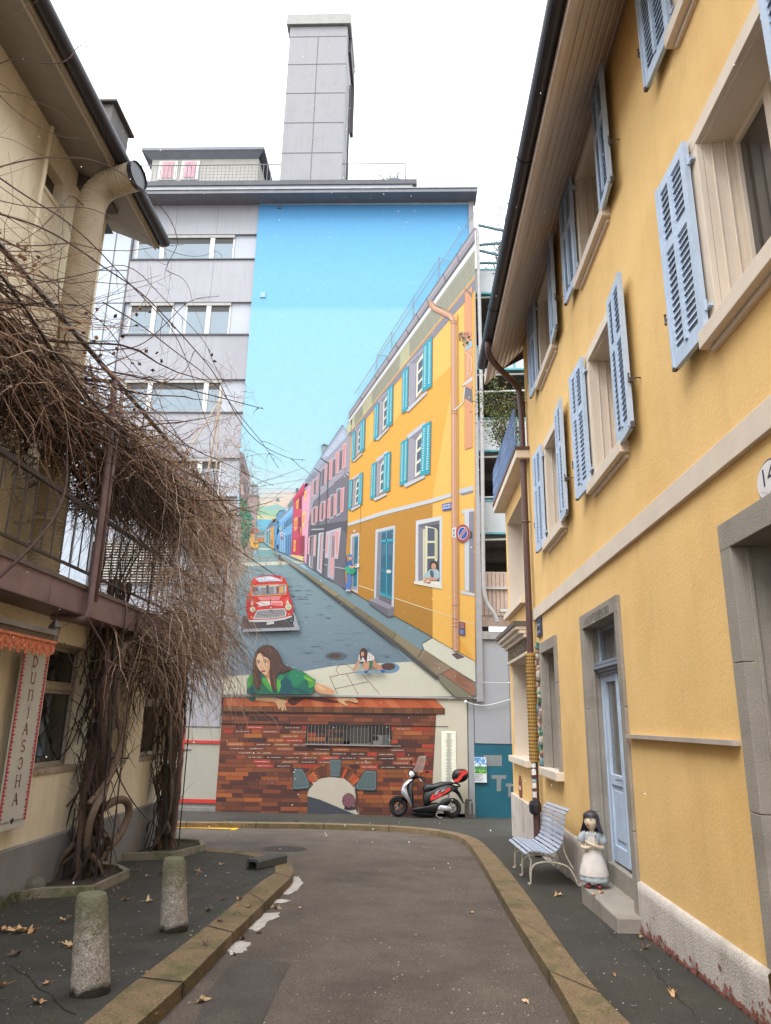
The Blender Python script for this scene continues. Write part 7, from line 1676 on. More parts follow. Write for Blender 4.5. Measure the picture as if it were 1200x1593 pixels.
mbs.build('young_shoots', M_vine, vA, vc=True)
# dry seed balls and withered leaves on the tangle
mb = MB()
for (a, b) in ((32, 398), (38, 402), (28, 380), (52, 420), (54, 412), (20, 400), (183, 592), (186, 590), (200, 615), (192, 622), (132, 548), (40, 385), (195, 610), (236, 672), (24, 420), (150, 525)):
    mb = MB(); mb.cc = rv.choice([(.30, .15, .07), (.24, .13, .07), (.36, .20, .10)]); mb.sph(ony(a, b, 6.0 + a / 150), rv.uniform(.016, .026), 8, 6); mb.build('seed_ball', M_vine, vA, vc=True)
mb = MB()
for (a, b, Y_) in [(268, 505, 7), (272, 510, 7), (326, 545, 7.4), (330, 552, 7.4), (334, 562, 7.4), (206, 565, 7), (60, 400, 5.8), (70, 410, 5.8), (240, 660, 7.5), (146, 530, 6.5)] + [(rv.uniform(0, 260), rv.uniform(480, 700), 6.2) for _ in range(40)]:
    c = ony(a, b, Y_); mb.cc = rv.choice([(.12, .06, .04), (.2, .11, .06), (.07, .04, .03)])
    for q in range(2):
        u = Vector((rv.gauss(0, 1), rv.gauss(0, 1), rv.gauss(0, 1))).normalized() * .03; v = u.cross(Vector((rv.gauss(0, 1), rv.gauss(0, 1), 1))).normalized() * .02
        mb.face([c - u, c + v * .8, c + u, c - v]); 
mb.build('withered_leaves', M_vine, vA, vc=True)
# pale props among the twigs at the far end
mb = MB(); mb.bar(PX(346, 605, 12.4), PX(322, 745, 12.4), .022, 6); mb.bar(PX(341, 640, 12.4), PX(336, 740, 12.4), .016, 6); mb.bar(PX(342, 622, 12.4), PX(285, 715, 12.0), .014, 6)
pr = mb.build('wooden_prop', mat('pale_wood', (.42, .34, .27), .8, var=.2, scale=20)); tag(pr, 'pale bare wooden props sticking up above the far end of the vine', 'prop')
mb = MB()
for k in range(120):
    a = rv.uniform(318, 385); b = rv.uniform(575, 800); strand(mb, ony(a, b, 12.6), (rv.gauss(0, 1), rv.gauss(0, .5), rv.gauss(0, 1)), rv.uniform(.3, 1.0), 10, .0035, rv, wig=.5, pal=[(.25, .16, .11), (.33, .23, .16)], curl=rv.gauss(0, .15))
for k in range(260):
    a = rv.uniform(330, 395); b = rv.uniform(700, 1090); strand(mb, ony(a - (b - 700) * .08, b, 13), (rv.gauss(.2, .6), rv.gauss(0, .5), -1), rv.uniform(.4, 1.3), 10, .003, rv, wig=.4, pal=BR, curl=rv.gauss(0, .08))
mb.build('fine_end_twigs', M_vine, vB, vc=True)
# ================================================================ BENCH
BY0, BY1 = 8.62, 9.95
bg = gz(9.0)
bench = thing('garden_bench', 'pale blue slatted garden bench with curved seat and thin iron legs against the yellow wall', 'bench', (1.6, 9.2, gz(9.2)))
prof = [(819, 1328), (825, 1324.5), (832, 1324), (839, 1325), (846, 1326.5), (853, 1328), (860, 1327.5), (866, 1323.5), (871, 1318.5), (874, 1312), (875.6, 1305), (876.8, 1297), (877.6, 1289), (878, 1281), (878.6, 1273), (880, 1266), (884.5, 1261)]
pr3 = [ony(a, b, BY0) for a, b in prof]
M_slat = mat('pale_blue_slats', (.36, .41, .52), .45, var=.12, scale=14, bump=.15, bscale=50)
M_leg = mat('cream_iron', (.46, .41, .33), .5, var=.3, scale=40)
def slope_z(y): return gz(y) - gz(BY0)
for i, q in enumerate(pr3):
    a = pr3[max(0, i - 1)]; b = pr3[min(len(pr3) - 1, i + 1)]; t = Vector((b.x - a.x, 0, b.z - a.z)).normalized(); n_ = Vector((-t.z, 0, t.x))
    sp = (pr3[min(i + 1, len(pr3) - 1)] - pr3[max(i - 1, 0)]).length / (2 if 0 < i < len(pr3) - 1 else 1)
    mb = MB(); w = max(.012, sp * .36); r0 = []
    for y in (BY0, BY0 + .66, BY1):
        c = Vector((q.x, y, q.z + slope_z(y))); r0.append([c + t * w + n_ * .008, c - t * w + n_ * .008, c - t * w - n_ * .008, c + t * w - n_ * .008])
    mb.grid(r0, True, True); mb.build('slat', M_slat, bench, bevel=.004)
def leg_set(y, near):
    dz = slope_z(y); mb = MB(); g = gz(y)
    P = lambda a, b: (lambda v: Vector((v.x, y, v.z + dz)))(ony(a, b, BY0))
    mb.tube(smooth_poly([q + Vector((0, y - BY0, dz - .018)) for q in pr3], 1), .009, 6); 
    f = P(822, 1330); fx = 1.34
    mb.tube(smooth_poly([P(806 + 15, 1327), P(826, 1338), Vector((fx + .0, y, g + .26)), Vector((fx - .02, y, g + .12)), Vector((fx - .01, y, g + .02)), Vector((fx - .035, y, g + .01)), Vector((fx - .04, y, g + .03))], 2), .010, 6)
    mb.tube(smooth_poly([Vector((fx - .015, y, g + .06)), Vector((fx + .0, y, g + .19)), Vector((fx + .09, y, g + .235)), Vector((fx + .25, y, g + .235)), Vector((fx + .40, y, g + .20)), Vector((fx + .47, y, g + .08)), Vector((fx + .49, y, g + .012)), Vector((fx + .52, y, g + .01)), Vector((fx + .52, y, g + .03))], 2), .010, 6)
    e = pr3[9]; mb.tube(smooth_poly([Vector((pr3[12].x, y, pr3[12].z + dz)), Vector((e.x + .02, y, e.z + dz - .03)), Vector((e.x + .05, y, g + .3)), Vector((fx + .45, y, g + .17))], 2), .009, 6)
    return mb.build('leg_frame', M_leg, bench, smooth=True)
for y in (BY0 + .06, (BY0 + BY1) / 2, BY1 - .06): leg_set(y, 1)
# ================================================================ STATUE
SX, SY, SZ = 1.775, 7.66, .02
stt = thing('girl_statue', 'small painted girl statue with crossed arms, black bob hair and white apron', 'statue', (SX, SY, SZ))
ROT = math.radians(-22)
def S3(v): x, y, z = v; c, s = math.cos(ROT), math.sin(ROT); return Vector((SX + x * c - y * s, SY + x * s + y * c, SZ + z))
M_dress = mat('faded_blue_dress', (.34, .38, .40), .7, var=.12, scale=20); M_apron = mat('apron_offwhite', (.58, .53, .49), .8, var=.08, scale=18, bump=.2, bscale=120)
M_skin = mat('statue_skin', (.62, .50, .36), .6, var=.06, scale=14); M_hair = mat('statue_hair', (.035, .026, .032), .5, var=.2, scale=20); M_shoe = mat('statue_shoe', (.25, .035, .06), .5, var=.2)
def ringz(z, rx, ry, n=28, fl=0, nf=9, cx=0, cy=0, a0=0, a1=2 * PI, ph=0):
    return [S3((cx + (rx + fl * math.sin(nf * t + ph)) * math.cos(t), cy + (ry + fl * math.sin(nf * t + ph)) * math.sin(t), z)) for t in [a0 + (a1 - a0) * k / n for k in range(n + (a1 - a0 < 6))]]
mb = MB(); mb.grid([ringz(z, rx, ry, 40, fl) for z, rx, ry, fl in ((.05, .10, .09, 0), (.055, .138, .125, .005), (.075, .136, .123, .006), (.11, .128, .116, .004), (.17, .115, .104, 0), (.24, .094, .083, 0), (.30, .074, .063, 0), (.335, .062, .050, 0), (.37, .064, .050, 0), (.42, .074, .052, 0), (.46, .078, .048, 0), (.48, .06, .04, 0), (.488, .03, .03, 0))], True, True)
mb.build('dress', M_dress, stt, smooth=True)
mb = MB()   # apron: skirt part and bib, with its own thickness
A0, A1 = math.radians(180 - 12), math.radians(360 + 12)
for off, flip in ((.006, 0), (.002, 1)):
    mb.grid([ringz(z, rx + off, ry + off, 26, 0, 9, 0, 0, A0 + i_, A1 - i_) for z, rx, ry, i_ in ((.108, .130, .118, 0), (.14, .128, .116, 0), (.19, .113, .102, 0), (.25, .094, .083, 0), (.30, .076, .066, 0), (.335, .064, .053, .05))])
a = ringz(.108, .136, .124, 26, 0, 9, 0, 0, A0, A1); b = ringz(.104, .131, .119, 26, 0, 9, 0, 0, A0, A1); mb.grid([b, a])
mb.grid([[S3((x, -.058 - .0 * abs(x), z)) for x in (-.036, -.012, .012, .036)] for z in (.335, .38, .43, .452)]); mb.grid([[S3((x, -.05, z)) for x in (-.036, .036)] for z in (.335, .452)])
for s in (-1, 1): mb.tube([S3((s * .032, -.057, .45)), S3((s * .036, -.05, .478)), S3((s * .04, -.01, .488)), S3((s * .03, .04, .46))], .006, 5)
mb.build('apron', M_apron, stt, smooth=True)
def skin_mesh(verts, edges, radii, name, m, sub=2):
    me = bpy.data.meshes.new(name); me.from_pydata([tuple(v) for v in verts], edges, []); o = bpy.data.objects.new(name, me); COL.objects.link(o)
    md = o.modifiers.new('skin', 'SKIN'); md.use_smooth_shade = True
    for i, r in enumerate(radii): me.skin_vertices[0].data[i].radius = (r, r)
    me.skin_vertices[0].data[0].use_root = True
    sb_ = o.modifiers.new('s', 'SUBSURF'); sb_.levels = sub; sb_.render_levels = sub
    dg = bpy.context.evaluated_depsgraph_get(); dg.update(); me2 = bpy.data.meshes.new_from_object(o.evaluated_get(dg))
    bpy.data.objects.remove(o); vs = [tuple(v.co) for v in me2.vertices]; fs = [list(p_.vertices) for p_ in me2.polygons]; bpy.data.meshes.remove(me2); return vs, fs
def addm(mb, vf):
    b = len(mb.v); mb.v += vf[0]
    for f in vf[1]: mb.f.append([b + i for i in f]); mb.m.append(mb.cm); mb.c.append(mb.cc)
# arms, hands (five fingers each), neck and head: one body mesh
V = []; E_ = []; R_ = []
def V_(v, r, par=None):
    V.append(S3(v)); R_.append(r); i = len(V) - 1
    if par is not None: E_.append((par, i))
    return i
me_n = V_((0, 0, .44), .03); nk = V_((0, -.002, .50), .024, me_n); hd0 = V_((0, -.006, .53), .03, nk)
for s in (-1, 1):
    sh = V_((s * .075, 0, .455), .022, me_n); el = V_((s * .098, -.018, .345), .021, sh); zf = .355 if s > 0 else .338
    md_ = V_((s * .045, -.080, .36 + .012 * s), .018, el); wr = V_((-s * .012, -.084 - .012 * (s > 0), .385 + .008 * s), .012, md_); hn = V_((-s * .034, -.080, .398 + .006 * s), .012, wr)
    for k in range(4): f1 = V_((-s * .052, -.076 + .004 * k, .412 - .0085 * k + .004 * s), .0042, hn); V_((-s * (.066 - .003 * abs(k - 1.3)), -.068 + .004 * k, .410 - .009 * k + .004 * s), .0034, f1)
    t1 = V_((-s * .032, -.088, .414), .0045, hn); V_((-s * .044, -.088, .424), .0036, t1)
mb = MB(); addm(mb, skin_mesh(V, E_, R_, 'tmp', None))
# head: turned a little up and to the left
HR = math.radians(-20)
def H3(v):
    x, y, z = v[0] * 1.2, v[1] * 1.15, v[2] * 1.16; c, s = math.cos(HR), math.sin(HR); x, y = x * c - y * s, x * s + y * c
    ct, st = math.cos(math.radians(-8)), math.sin(math.radians(-8)); y, z = y * ct - z * st, y * st + z * ct
    return S3((x, y - .004, z + .580))
rows = []
for i in range(17):
    v = PI * i / 16; z = .068 * math.cos(v); r = math.sin(v)
    row = []
    for k in range(28):
        t = 2 * PI * k / 28; jaw = 1 - .22 * max(0, -z / .068) ** 1.5; x = .056 * r * math.cos(t) * jaw; y = .058 * r * math.sin(t) * (1 - .10 * max(0, -z / .068))
        fr = max(0, -math.sin(t)) * r
        g_ = lambda cx_, cz, wx, wz: math.exp(-((x - cx_) / wx) ** 2 - ((z - cz) / wz) ** 2)
        y -= fr * (.013 * g_(0, -.010, .009, .012) + .006 * g_(0, .004, .006, .014) + .005 * g_(0, -.033, .016, .007) + .004 * g_(0, -.055, .016, .010) - .006 * g_(-.022, .006, .012, .009) - .006 * g_(.022, .006, .012, .009) + .004 * (g_(-.03, -.018, .016, .014) + g_(.03, -.018, .016, .014)))
        row.append(H3((x, y, z)))
    rows.append(row)
mb.grid(rows, True, False); body = mb.build('body', M_skin, stt, smooth=True)
mb = MB()
for s in (-1, 1): mb.tube([H3((s * .022 + dx, -.0505 + abs(dx) * .25 + .001, .005 + .004 * math.cos(dx * 120))) for dx in (-.012, -.006, 0, .006, .012)], .0026, 5); mb.tube([H3((s * .022 + dx, -.055 + abs(dx) * .3, .021 - abs(dx) * .2)) for dx in (-.013, 0, .013)], .0013, 4); mb.sph(H3((s * .022, -.0505, .002)), .0036, 8, 6)
mb.build('eyes', M_hair, body)
mb = MB(); mb.tube([H3((dx, -.0635 + abs(dx) * .35, -.032 + .002 * math.cos(dx * 400))) for dx in (-.011, -.006, 0, .006, .011)], [.002, .0058, .0068, .0058, .002], 6); mb.build('lips', mat('lip_red', (.35, .03, .035), .5, var=0), body)
# bob hair: cap + flared sides, open at the face, with fringe
rows = []
for i in range(13):
    v = i / 12; row = []
    for k in range(33):
        t = math.radians(-28 + 236 * k / 32); fl = 1 + .42 * max(0, v - .55) / .45
        if v < .5: a_ = v / .5 * PI / 2; r_ = math.sin(a_); z = .082 * math.cos(a_) + .008
        else: r_ = 1; z = .008 - .092 * (v - .5) / .5
        row.append(H3((.066 * r_ * fl * math.cos(t), .066 * r_ * fl * math.sin(t) + .004, z)))
    rows.append(row)
mb = MB(); mb.grid(rows); inner = [[q * .93 + H3((0, .002, -.005)) * .07 for q in r_] for r_ in rows]; mb.grid(inner); mb.grid([rows[-1], inner[-1]]); mb.grid([[r_[0] for r_ in rows], [r_[0] for r_ in inner]]); mb.grid([[r_[-1] for r_ in rows], [r_[-1] for r_ in inner]])
fr = []
for i in range(8):
    a_ = i / 7; z = .088 - .060 * a_ ** 1.4; r_ = math.sin(min(1, a_ * 1.25) * PI / 2)
    fr.append([H3((.065 * r_ * math.cos(t), .066 * r_ * math.sin(t) + .002, z)) for t in [math.radians(180 + 10 + 340 * 0 + 160 * k / 14) for k in range(15)]])
mb.grid(fr); fi = [[q * .95 + H3((0, 0, .02)) * .05 for q in r_] for r_ in fr]; mb.grid([fr[-1], fi[-1]]); mb.grid(fi)
mb.build('hair', M_hair, stt, smooth=True)
for s in (-1, 1):   # puffed sleeves
    mb = MB(); mb.tube([S3((s * .058, 0, .475)), S3((s * .082, -.002, .462)), S3((s * .098, -.008, .43)), S3((s * .106, -.012, .395)), S3((s * .108, -.013, .388))], [.022, .033, .036, .038, .03], 14); mb.build('sleeve', M_dress, stt, smooth=True)
for s in (-1, 1): mb = MB(); mb.sph(S3((s * .05, -.075, .022)), .03, 12, 8, (.8, 1.25, .72)); mb.tube([S3((s * .045, -.04, .03)), S3((s * .04, -.03, .08))], .017, 8); mb.build('shoe', M_shoe, stt, smooth=True)
# ================================================================ SCOOTER
SYY = 18.42
sc_ = thing('motor_scooter', 'silver and black motor scooter with red flashes, windscreen and top case before the painted wall', 'scooter', (.45, SYY, gz(SYY)))
def K(a, b, dy=0): v = ony(600 + a / 8.571, 1160 + b / 8.571, SYY); return Vector((v.x, SYY + dy, v.z))
M_blk = mat('gloss_black', (.006, .006, .007), .4, var=.2, scale=9, spec=.25); M_rub = mat('tyre_rubber', (.008, .008, .008), .8, var=.2); M_sil = mat('silver_paint', (.42, .42, .44), .25, metal=.5, var=.05); M_red = mat('red_flash', (.55, .035, .03), .35, var=.1); M_mat = mat('matt_black', (.010, .010, .011), .6, var=.2); M_chr = mat('wheel_metal', (.35, .35, .36), .35, metal=.8, var=.1)
def puff(mb, pts, w, y0=0, sm=2, prof=((1, .82), (.75, .95), (.35, 1), (-.35, 1), (-.75, .95), (-1, .82))):
    for _ in range(sm):
        q = []; n = len(pts)
        for i in range(n):
            a = pts[i]; b = pts[(i + 1) % n]; q += [(a[0] * .75 + b[0] * .25, a[1] * .75 + b[1] * .25), (a[0] * .25 + b[0] * .75, a[1] * .25 + b[1] * .75)]
        pts = q
    n = len(pts); rows = []
    # inward offset along normals
    area = sum(pts[i][0] * pts[(i + 1) % n][1] - pts[(i + 1) % n][0] * pts[i][1] for i in range(n)); sg = 1 if area > 0 else -1
    nr = []
    for i in range(n):
        a = pts[i - 1]; b = pts[(i + 1) % n]; dx, dy = b[0] - a[0], b[1] - a[1]; L_ = math.hypot(dx, dy) or 1; nr.append((-dy / L_ * sg, dx / L_ * sg))
    for f, s in prof:
        o = (1 - s) * 55; rows.append([K(p_[0] + nn[0] * o, p_[1] + nn[1] * o, y0 + f * w) for p_, nn in zip(pts, nr)])
    mb.grid(rows, True, True)
def part(name, pts, w, m, par=sc_, y0=0, sm=2, smooth=True):
    mb = MB(); puff(mb, pts, w, y0, sm); return mb.build(name, m, par, smooth=smooth)
def wheel(cx, cy, lab):
    c = K(cx, cy); R = .222; mb = MB(); rows = []
    c.z = gz(SYY) + R
    for i in range(36):
        t = 2 * PI * i / 36; o = Vector((math.cos(t), 0, math.sin(t))); rows.append([c + o * (R - .058 + .058 * math.cos(u)) + Vector((0, .058 * math.sin(u), 0)) for u in [2 * PI * k / 12 for k in range(12)]])
    rows.append(rows[0]); mb.grid(rows, True); wh = mb.build('wheel', M_rub, sc_, smooth=True)
    mb = MB()
    ring = lambda r, y: [c + Vector((r * math.cos(2 * PI * i / 36), y, r * math.sin(2 * PI * i / 36))) for i in range(36)]
    mb.grid([ring(.135, -.035), ring(.16, -.035), ring(.16, .035), ring(.135, .035), ring(.135, -.035)], True)
    for k in range(5):
        t = 2 * PI * k / 5 + .3; d = Vector((math.cos(t), 0, math.sin(t))); mb.tube([c + d * .03, c + d * .14], [.018, .012], 6)
    mb.tube([c - Vector((0, .05, 0)), c + Vector((0, .05, 0))], .035, 12); mb.build('rim', M_chr, wh)
    return c
cf = wheel(172, 818, 0); cr_ = wheel(885, 830, 0)
mb = MB(); 
mb.tube([cf + Vector((0, -.06, 0)), K(240, 640, -.05), K(380, 440, -.02)], .022, 8); mb.tube([cf + Vector((0, .06, 0)), K(240, 640, .05), K(380, 440, .02)], .022, 8); mb.build('fork', M_mat, sc_, smooth=2)
mb = MB(); rows = []
for i in range(13):
    t = math.radians(28 + i * 11.5); o = Vector((math.cos(t), 0, math.sin(t))); rows.append([cf + o * (.245 - .035 * abs(u) ** 2.5) + Vector((0, .075 * u, 0)) for u in (-1, -.8, -.4, 0, .4, .8, 1)])
mb.grid(rows); mb.build('front_fender', M_blk, sc_, smooth=True)
part('front_shield', [(355, 435), (300, 452), (240, 500), (205, 585), (212, 650), (290, 720), (330, 800), (352, 835), (366, 815), (340, 720), (305, 640), (285, 560), (310, 500), (370, 460)], .19, M_sil)
part('leg_shield', [(330, 480), (372, 462), (352, 560), (365, 640), (384, 720), (374, 810), (352, 828), (335, 720), (300, 620), (300, 540)], .20, M_mat)
hu = part('headlight_housing', [(300, 345), (345, 312), (400, 345), (440, 400), (455, 425), (400, 445), (345, 440), (300, 405)], .12, M_blk)
mb = MB(); e = K(338, 378, -.095); ax = Vector((-.75, -.6, -.05)).normalized(); u = ax.orthogonal().normalized(); v_ = ax.cross(u)
rows = [[e + ax * d + (u * math.cos(t) + v_ * math.sin(t)) * r for t in [2 * PI * k / 20 for k in range(20)]] for d, r in ((-.05, .075), (.01, .078), (.03, .065), (.045, .035), (.05, .005))]
mb.grid(rows, True, True); mb.build('headlight', mat('headlight_glass', (.62, .64, .65), .1, var=.1, spec=.8), hu, smooth=True)
# windscreen
gm = bpy.data.materials.new('tinted_windscreen'); gm.use_nodes = True; gp = gm.node_tree.nodes['Principled BSDF']; gp.inputs['Base Color'].default_value = (.75, .62, .55, 1); gp.inputs['Alpha'].default_value = .3; gp.inputs['Roughness'].default_value = .05; gp.inputs['Specular IOR Level'].default_value = .8; MATS['ws'] = gm
ws = [(365, 300), (345, 250), (365, 190), (400, 145), (450, 135), (505, 150), (550, 200), (545, 262), (500, 330), (465, 372), (410, 345)]
mb = MB(); rows = []
for i in range(9):
    v = i / 8
    row = []
    for k in range(9):
        u_ = k / 8 * 2 - 1; hw = .19 * (1 - .25 * v ** 2) * (1 if v < .85 else .92); base = K(395, 360); top = K(470, 140); c = base.lerp(top, v); row.append(c + Vector((hw * u_ * .62 + .06 * abs(u_) ** 2, hw * u_ * .75 + .04 * abs(u_) ** 2, 0)))
    rows.append(row)
mb.grid(rows); w_ = mb.build('windscreen', gm, sc_, smooth=True); sd_m = w_.modifiers.new('s', 'SOLIDIFY'); sd_m.thickness = .004
mb = MB(); mb.bar(K(400, 400, -.05), K(430, 330, -.10), .008); mb.bar(K(400, 400, .05), K(430, 330, .10), .008); mb.build('windscreen_bracket', M_mat, sc_)
mb = MB(); mb.tube([K(500, 440, -.34), K(460, 425, -.22), K(420, 415, 0), K(460, 425, .22), K(500, 440, .34)], .013, 7); hb = mb.build('handlebar', M_mat, sc_)
for s in (-1, 1):
    mb = MB(); mb.tube([K(478, 430, s * .24), K(520, 446, s * .36)], .019, 9); mb.build('grip', M_rub, hb)
    mb = MB(); mb.tube([K(450, 430, s * .2), K(480, 465, s * .27), K(500, 475, s * .34)], .006, 5); mb.build('brake_lever', M_chr, hb)
    mb = MB(); mb.bar(K(455, 410, s * .16), K(500, 355 if s < 0 else 240, s * .26), .006); mb.sph(K(550 if s < 0 else 340, 340 if s < 0 else 225, s * .28), .05, 12, 8, (.45 + .55 * (s < 0), .7, .5 if s < 0 else .9)); mb.build('mirror', M_blk, hb, smooth=True)
part('floorboard', [(345, 815), (440, 815), (560, 790), (640, 765), (720, 760), (720, 850), (650, 890), (480, 880), (360, 868)], .17, M_mat)
part('underbody', [(350, 862), (480, 870), (660, 870), (700, 900), (650, 960), (420, 945), (350, 920)], .13, M_blk)
part('seat', [(492, 600), (500, 545), (530, 512), (570, 505), (640, 514), (720, 486), (800, 480), (900, 483), (905, 505), (860, 530), (760, 565), (690, 562), (610, 612), (540, 625)], .14, mat('seat_leather', (.010, .010, .011), .5, var=.2, bump=.3, bscale=90))
rb = part('rear_body', [(495, 610), (600, 600), (700, 545), (870, 505), (985, 560), (940, 590), (880, 610), (820, 650), (700, 700), (620, 745), (560, 785), (500, 800)], .17, M_blk)
def decal(name, polys, m, w=.172, par=rb):
    mb = MB()
    for pl in polys: 
        mb.prism([K(a, b, -w) for a, b in pl], (0, -.006, 0))
    mb.build(name, m, par)
decal('red_flash', [[(600, 728), (596, 690), (625, 640), (655, 630), (650, 680), (690, 655), (700, 615), (740, 600), (735, 640), (780, 610), (800, 575), (862, 548), (856, 590), (800, 625), (740, 665), (670, 700)]], M_red); decal('silver_flash', [[(655, 620), (690, 590), (740, 580), (700, 605), (690, 640), (660, 665)], [(745, 585), (790, 568), (770, 600), (745, 620)]], M_sil, .18)
part('tail_fairing', [(860, 545), (950, 570), (990, 620), (1020, 690), (1042, 752), (1010, 740), (975, 680), (930, 625), (870, 605)], .06, M_blk)
mb = MB(); 
for s in (-1, 1): mb.tube(smooth_poly([K(840, 530, s * .1), K(860, 508, s * .12), (K(930, 498, s * .12)), K(995, 522, s * .08), K(985, 550, s * .08), K(900, 545, s * .1)], 2), .013, 7)
mb.build('luggage_rack', M_mat, sc_)
tc = part('top_case', [(882, 410), (890, 370), (920, 325), (1000, 308), (1080, 318), (1105, 370), (1095, 430), (1060, 470), (1000, 492), (935, 495), (890, 455)], .19, M_blk)
decal('case_flash', [[(960, 345), (1010, 330), (1080, 322), (1092, 350), (1070, 372), (1030, 395), (1000, 440), (965, 480), (915, 478), (905, 450), (950, 430), (985, 385), (1010, 355), (965, 360)]], M_red, .192, tc)
part('engine_cover', [(700, 770), (730, 730), (800, 692), (880, 690), (905, 720), (860, 745), (790, 770), (730, 790)], .05, M_mat, y0=-.13)
part('exhaust', [(690, 835), (715, 785), (780, 785), (870, 805), (885, 840), (850, 870), (780, 862), (700, 850)], .05, M_sil, y0=-.16)
mb = MB(); mb.tube([K(885, 800, -.14), cr_ + Vector((0, -.1, 0)), K(700, 850, -.1)], .02, 7); mb.tube([K(830, 610, -.1), K(850, 700, -.12), K(880, 800, -.12)], .024, 8); mb.build('shock_absorber', M_chr, sc_)
mb = MB(); g = gz(SYY) + .01; a = K(690, 890, -.12); mb.tube([a, Vector((K(670, 950).x, SYY - .14, g + .05)), Vector((K(720, 970).x, SYY - .15, g)), Vector((K(750, 970).x, SYY - .14, g + .01))], .01, 6); mb.build('kickstand', M_chr, sc_)
part('number_plate_bracket', [(1015, 740), (1050, 752), (1045, 775), (1020, 760)], .08, M_mat)
# ================================================================ SHRUBS AND BARE TREE (right)
def leafy(mb, c, n, spread, size, pal, rn):
    for k in range(n):
        p = Vector(c) + Vector((rn.gauss(0, spread[0]), rn.gauss(0, spread[1]), rn.gauss(0, spread[2]))); u = Vector((rn.gauss(0, 1), rn.gauss(0, 1), rn.gauss(0, .6))).normalized() * size * rn.uniform(.7, 1.4); v = u.cross(Vector((rn.gauss(0, 1), rn.gauss(0, 1), 1))).normalized() * size * .42
        mb.cc = tuple(q * rn.uniform(.7, 1.3) for q in rn.choice(pal)); mb.face([p - u, p + v, p + u, p - v])
M_leafc = mat('leaf', (1, 1, 1), .6, var=.15, scale=9, vcol=True)
rn = random.Random(12)
bs = thing('balcony_shrub', 'green leafy shrub leaning out over the blue balcony railing', 'shrub', (1.8, 13.3, 5.8))
mb = MB(); lf = MB(); GR = [(.05, .09, .02), (.09, .13, .03), (.13, .16, .03), (.035, .06, .02), (.2, .2, .04)]
for k in range(24):
    a = (rn.uniform(742, 806), rn.uniform(585, 672)); e = ony(a[0], a[1], rn.uniform(12.6, 13.6)); s0 = Vector((1.95, 13.2, 5.9)); 
    pts = [s0.lerp(e, t) + Vector((0, 0, .35 * math.sin(PI * t) * .6)) + Vector((rn.gauss(0, .03), rn.gauss(0, .03), rn.gauss(0, .03))) for t in (0, .2, .4, .6, .8, 1)]
    mb.cc = (.10, .06, .04); mb.tube(pts, [.012, .010, .008, .006, .004, .003], 4)
    for t in range(2, 6): leafy(lf, pts[t], 30, (.10, .10, .085), .026, GR, rn)
mb.build('stem', M_vine, bs, vc=True); lf.build('foliage', M_leafc, bs, vc=True)
rs = thing('roof_shrub', 'brownish half bare shrub growing on the gallery roof behind the dark gutter', 'shrub', tuple(PX(785, 455, 19.8)))
mb = MB(); lf = MB()
for k in range(46):
    e = PX(rn.uniform(748, 800), rn.uniform(285, 440), rn.uniform(19.4, 20.4)); s0 = PX(rn.uniform(778, 800), 455, 19.9)
    pts = [s0.lerp(e, t) + Vector((rn.gauss(0, .07), rn.gauss(0, .05), rn.gauss(0, .07))) for t in (0, .25, .5, .75, 1)]; mb.cc = (.17, .12, .10); mb.tube(pts, [.02, .015, .010, .007, .004], 3)
    if k % 2: 
        q = PX(rn.gauss(784, 9), rn.gauss(400, 30), 19.7); leafy(lf, q, 26, (.16, .12, .16), .045, [(.17, .10, .05), (.11, .10, .04), (.22, .13, .07), (.10, .06, .04)], rn)
mb.build('stem', M_vine, rs, vc=True); lf.build('foliage', M_leafc, rs, vc=True)
bt = thing('bare_tree', 'fine bare tree crown rising against the sky beside the mural wall corner', 'tree', (3.6, 24, -1.0))
mb = MB(); mb.cc = (.30, .25, .24); base = Vector((4.3, 24, -1)); top = PX(775, 330, 24)
mb.tube([base, Vector((4.25, 24, 8)), Vector((4.1, 24, 14)), Vector((3.9, 24, 17.5))], [.2, .15, .09, .05], 8)
mb.build('trunk', M_vine, bt, vc=True); mb = MB()
for k in range(70):
    s0 = Vector((rn.uniform(3.8, 4.2), 24 + rn.gauss(0, .2), rn.uniform(14.5, 18))); strand(mb, s0, (rn.gauss(-.5, .6), rn.gauss(0, .4), rn.uniform(.5, 1.2)), rn.uniform(1.5, 3.4), 12, .016, rn, wig=.15, pal=[(.34, .29, .27), (.28, .23, .22)])
mb.build('crown', M_vine, bt, vc=True)
# ================================================================ FALLEN LEAVES
LP = [(10, 1449), (20, 1447), (32, 1450), (44, 1447), (53, 1449), (98, 1432.5), (88, 1389.5), (103, 1470), (110, 1474), (25, 1485), (2, 1535), (197, 1356), (211, 1355), (228, 1364), (249, 1361), (308, 1356), (345, 1345.5), (197, 1400.5), (230, 1403), (325, 1416), (348, 1400), (373, 1400.5), (388, 1412), (343, 1434), (320, 1471), (361, 1460), (355, 1467), (367, 1486), (311, 1560), (237, 1579), (318, 1514), (401, 1452.5), (190, 1367), (378, 1461), (430, 1414), (424, 1413), (418, 1398), (465, 1414), (997, 1459.5), (1004, 1475), (956, 1517), (1046, 1546), (955, 1377), (940, 1376), (733, 1421), (868, 1393), (508, 1297), (462, 1279), (560, 1310), (820, 1560), (60, 1560), (75, 1530), (150, 1391), (165, 1380), (172, 1372)]
lpal = [(.42, .24, .11), (.50, .30, .15), (.36, .19, .09), (.30, .20, .11), (.10, .055, .035), (.55, .38, .22)]
M_dead = [mat('dry_leaf_%d' % i, c, .7, var=.3, scale=30) for i, c in enumerate(lpal)]
rn = random.Random(6); lo_ = Vector((.0, .0))
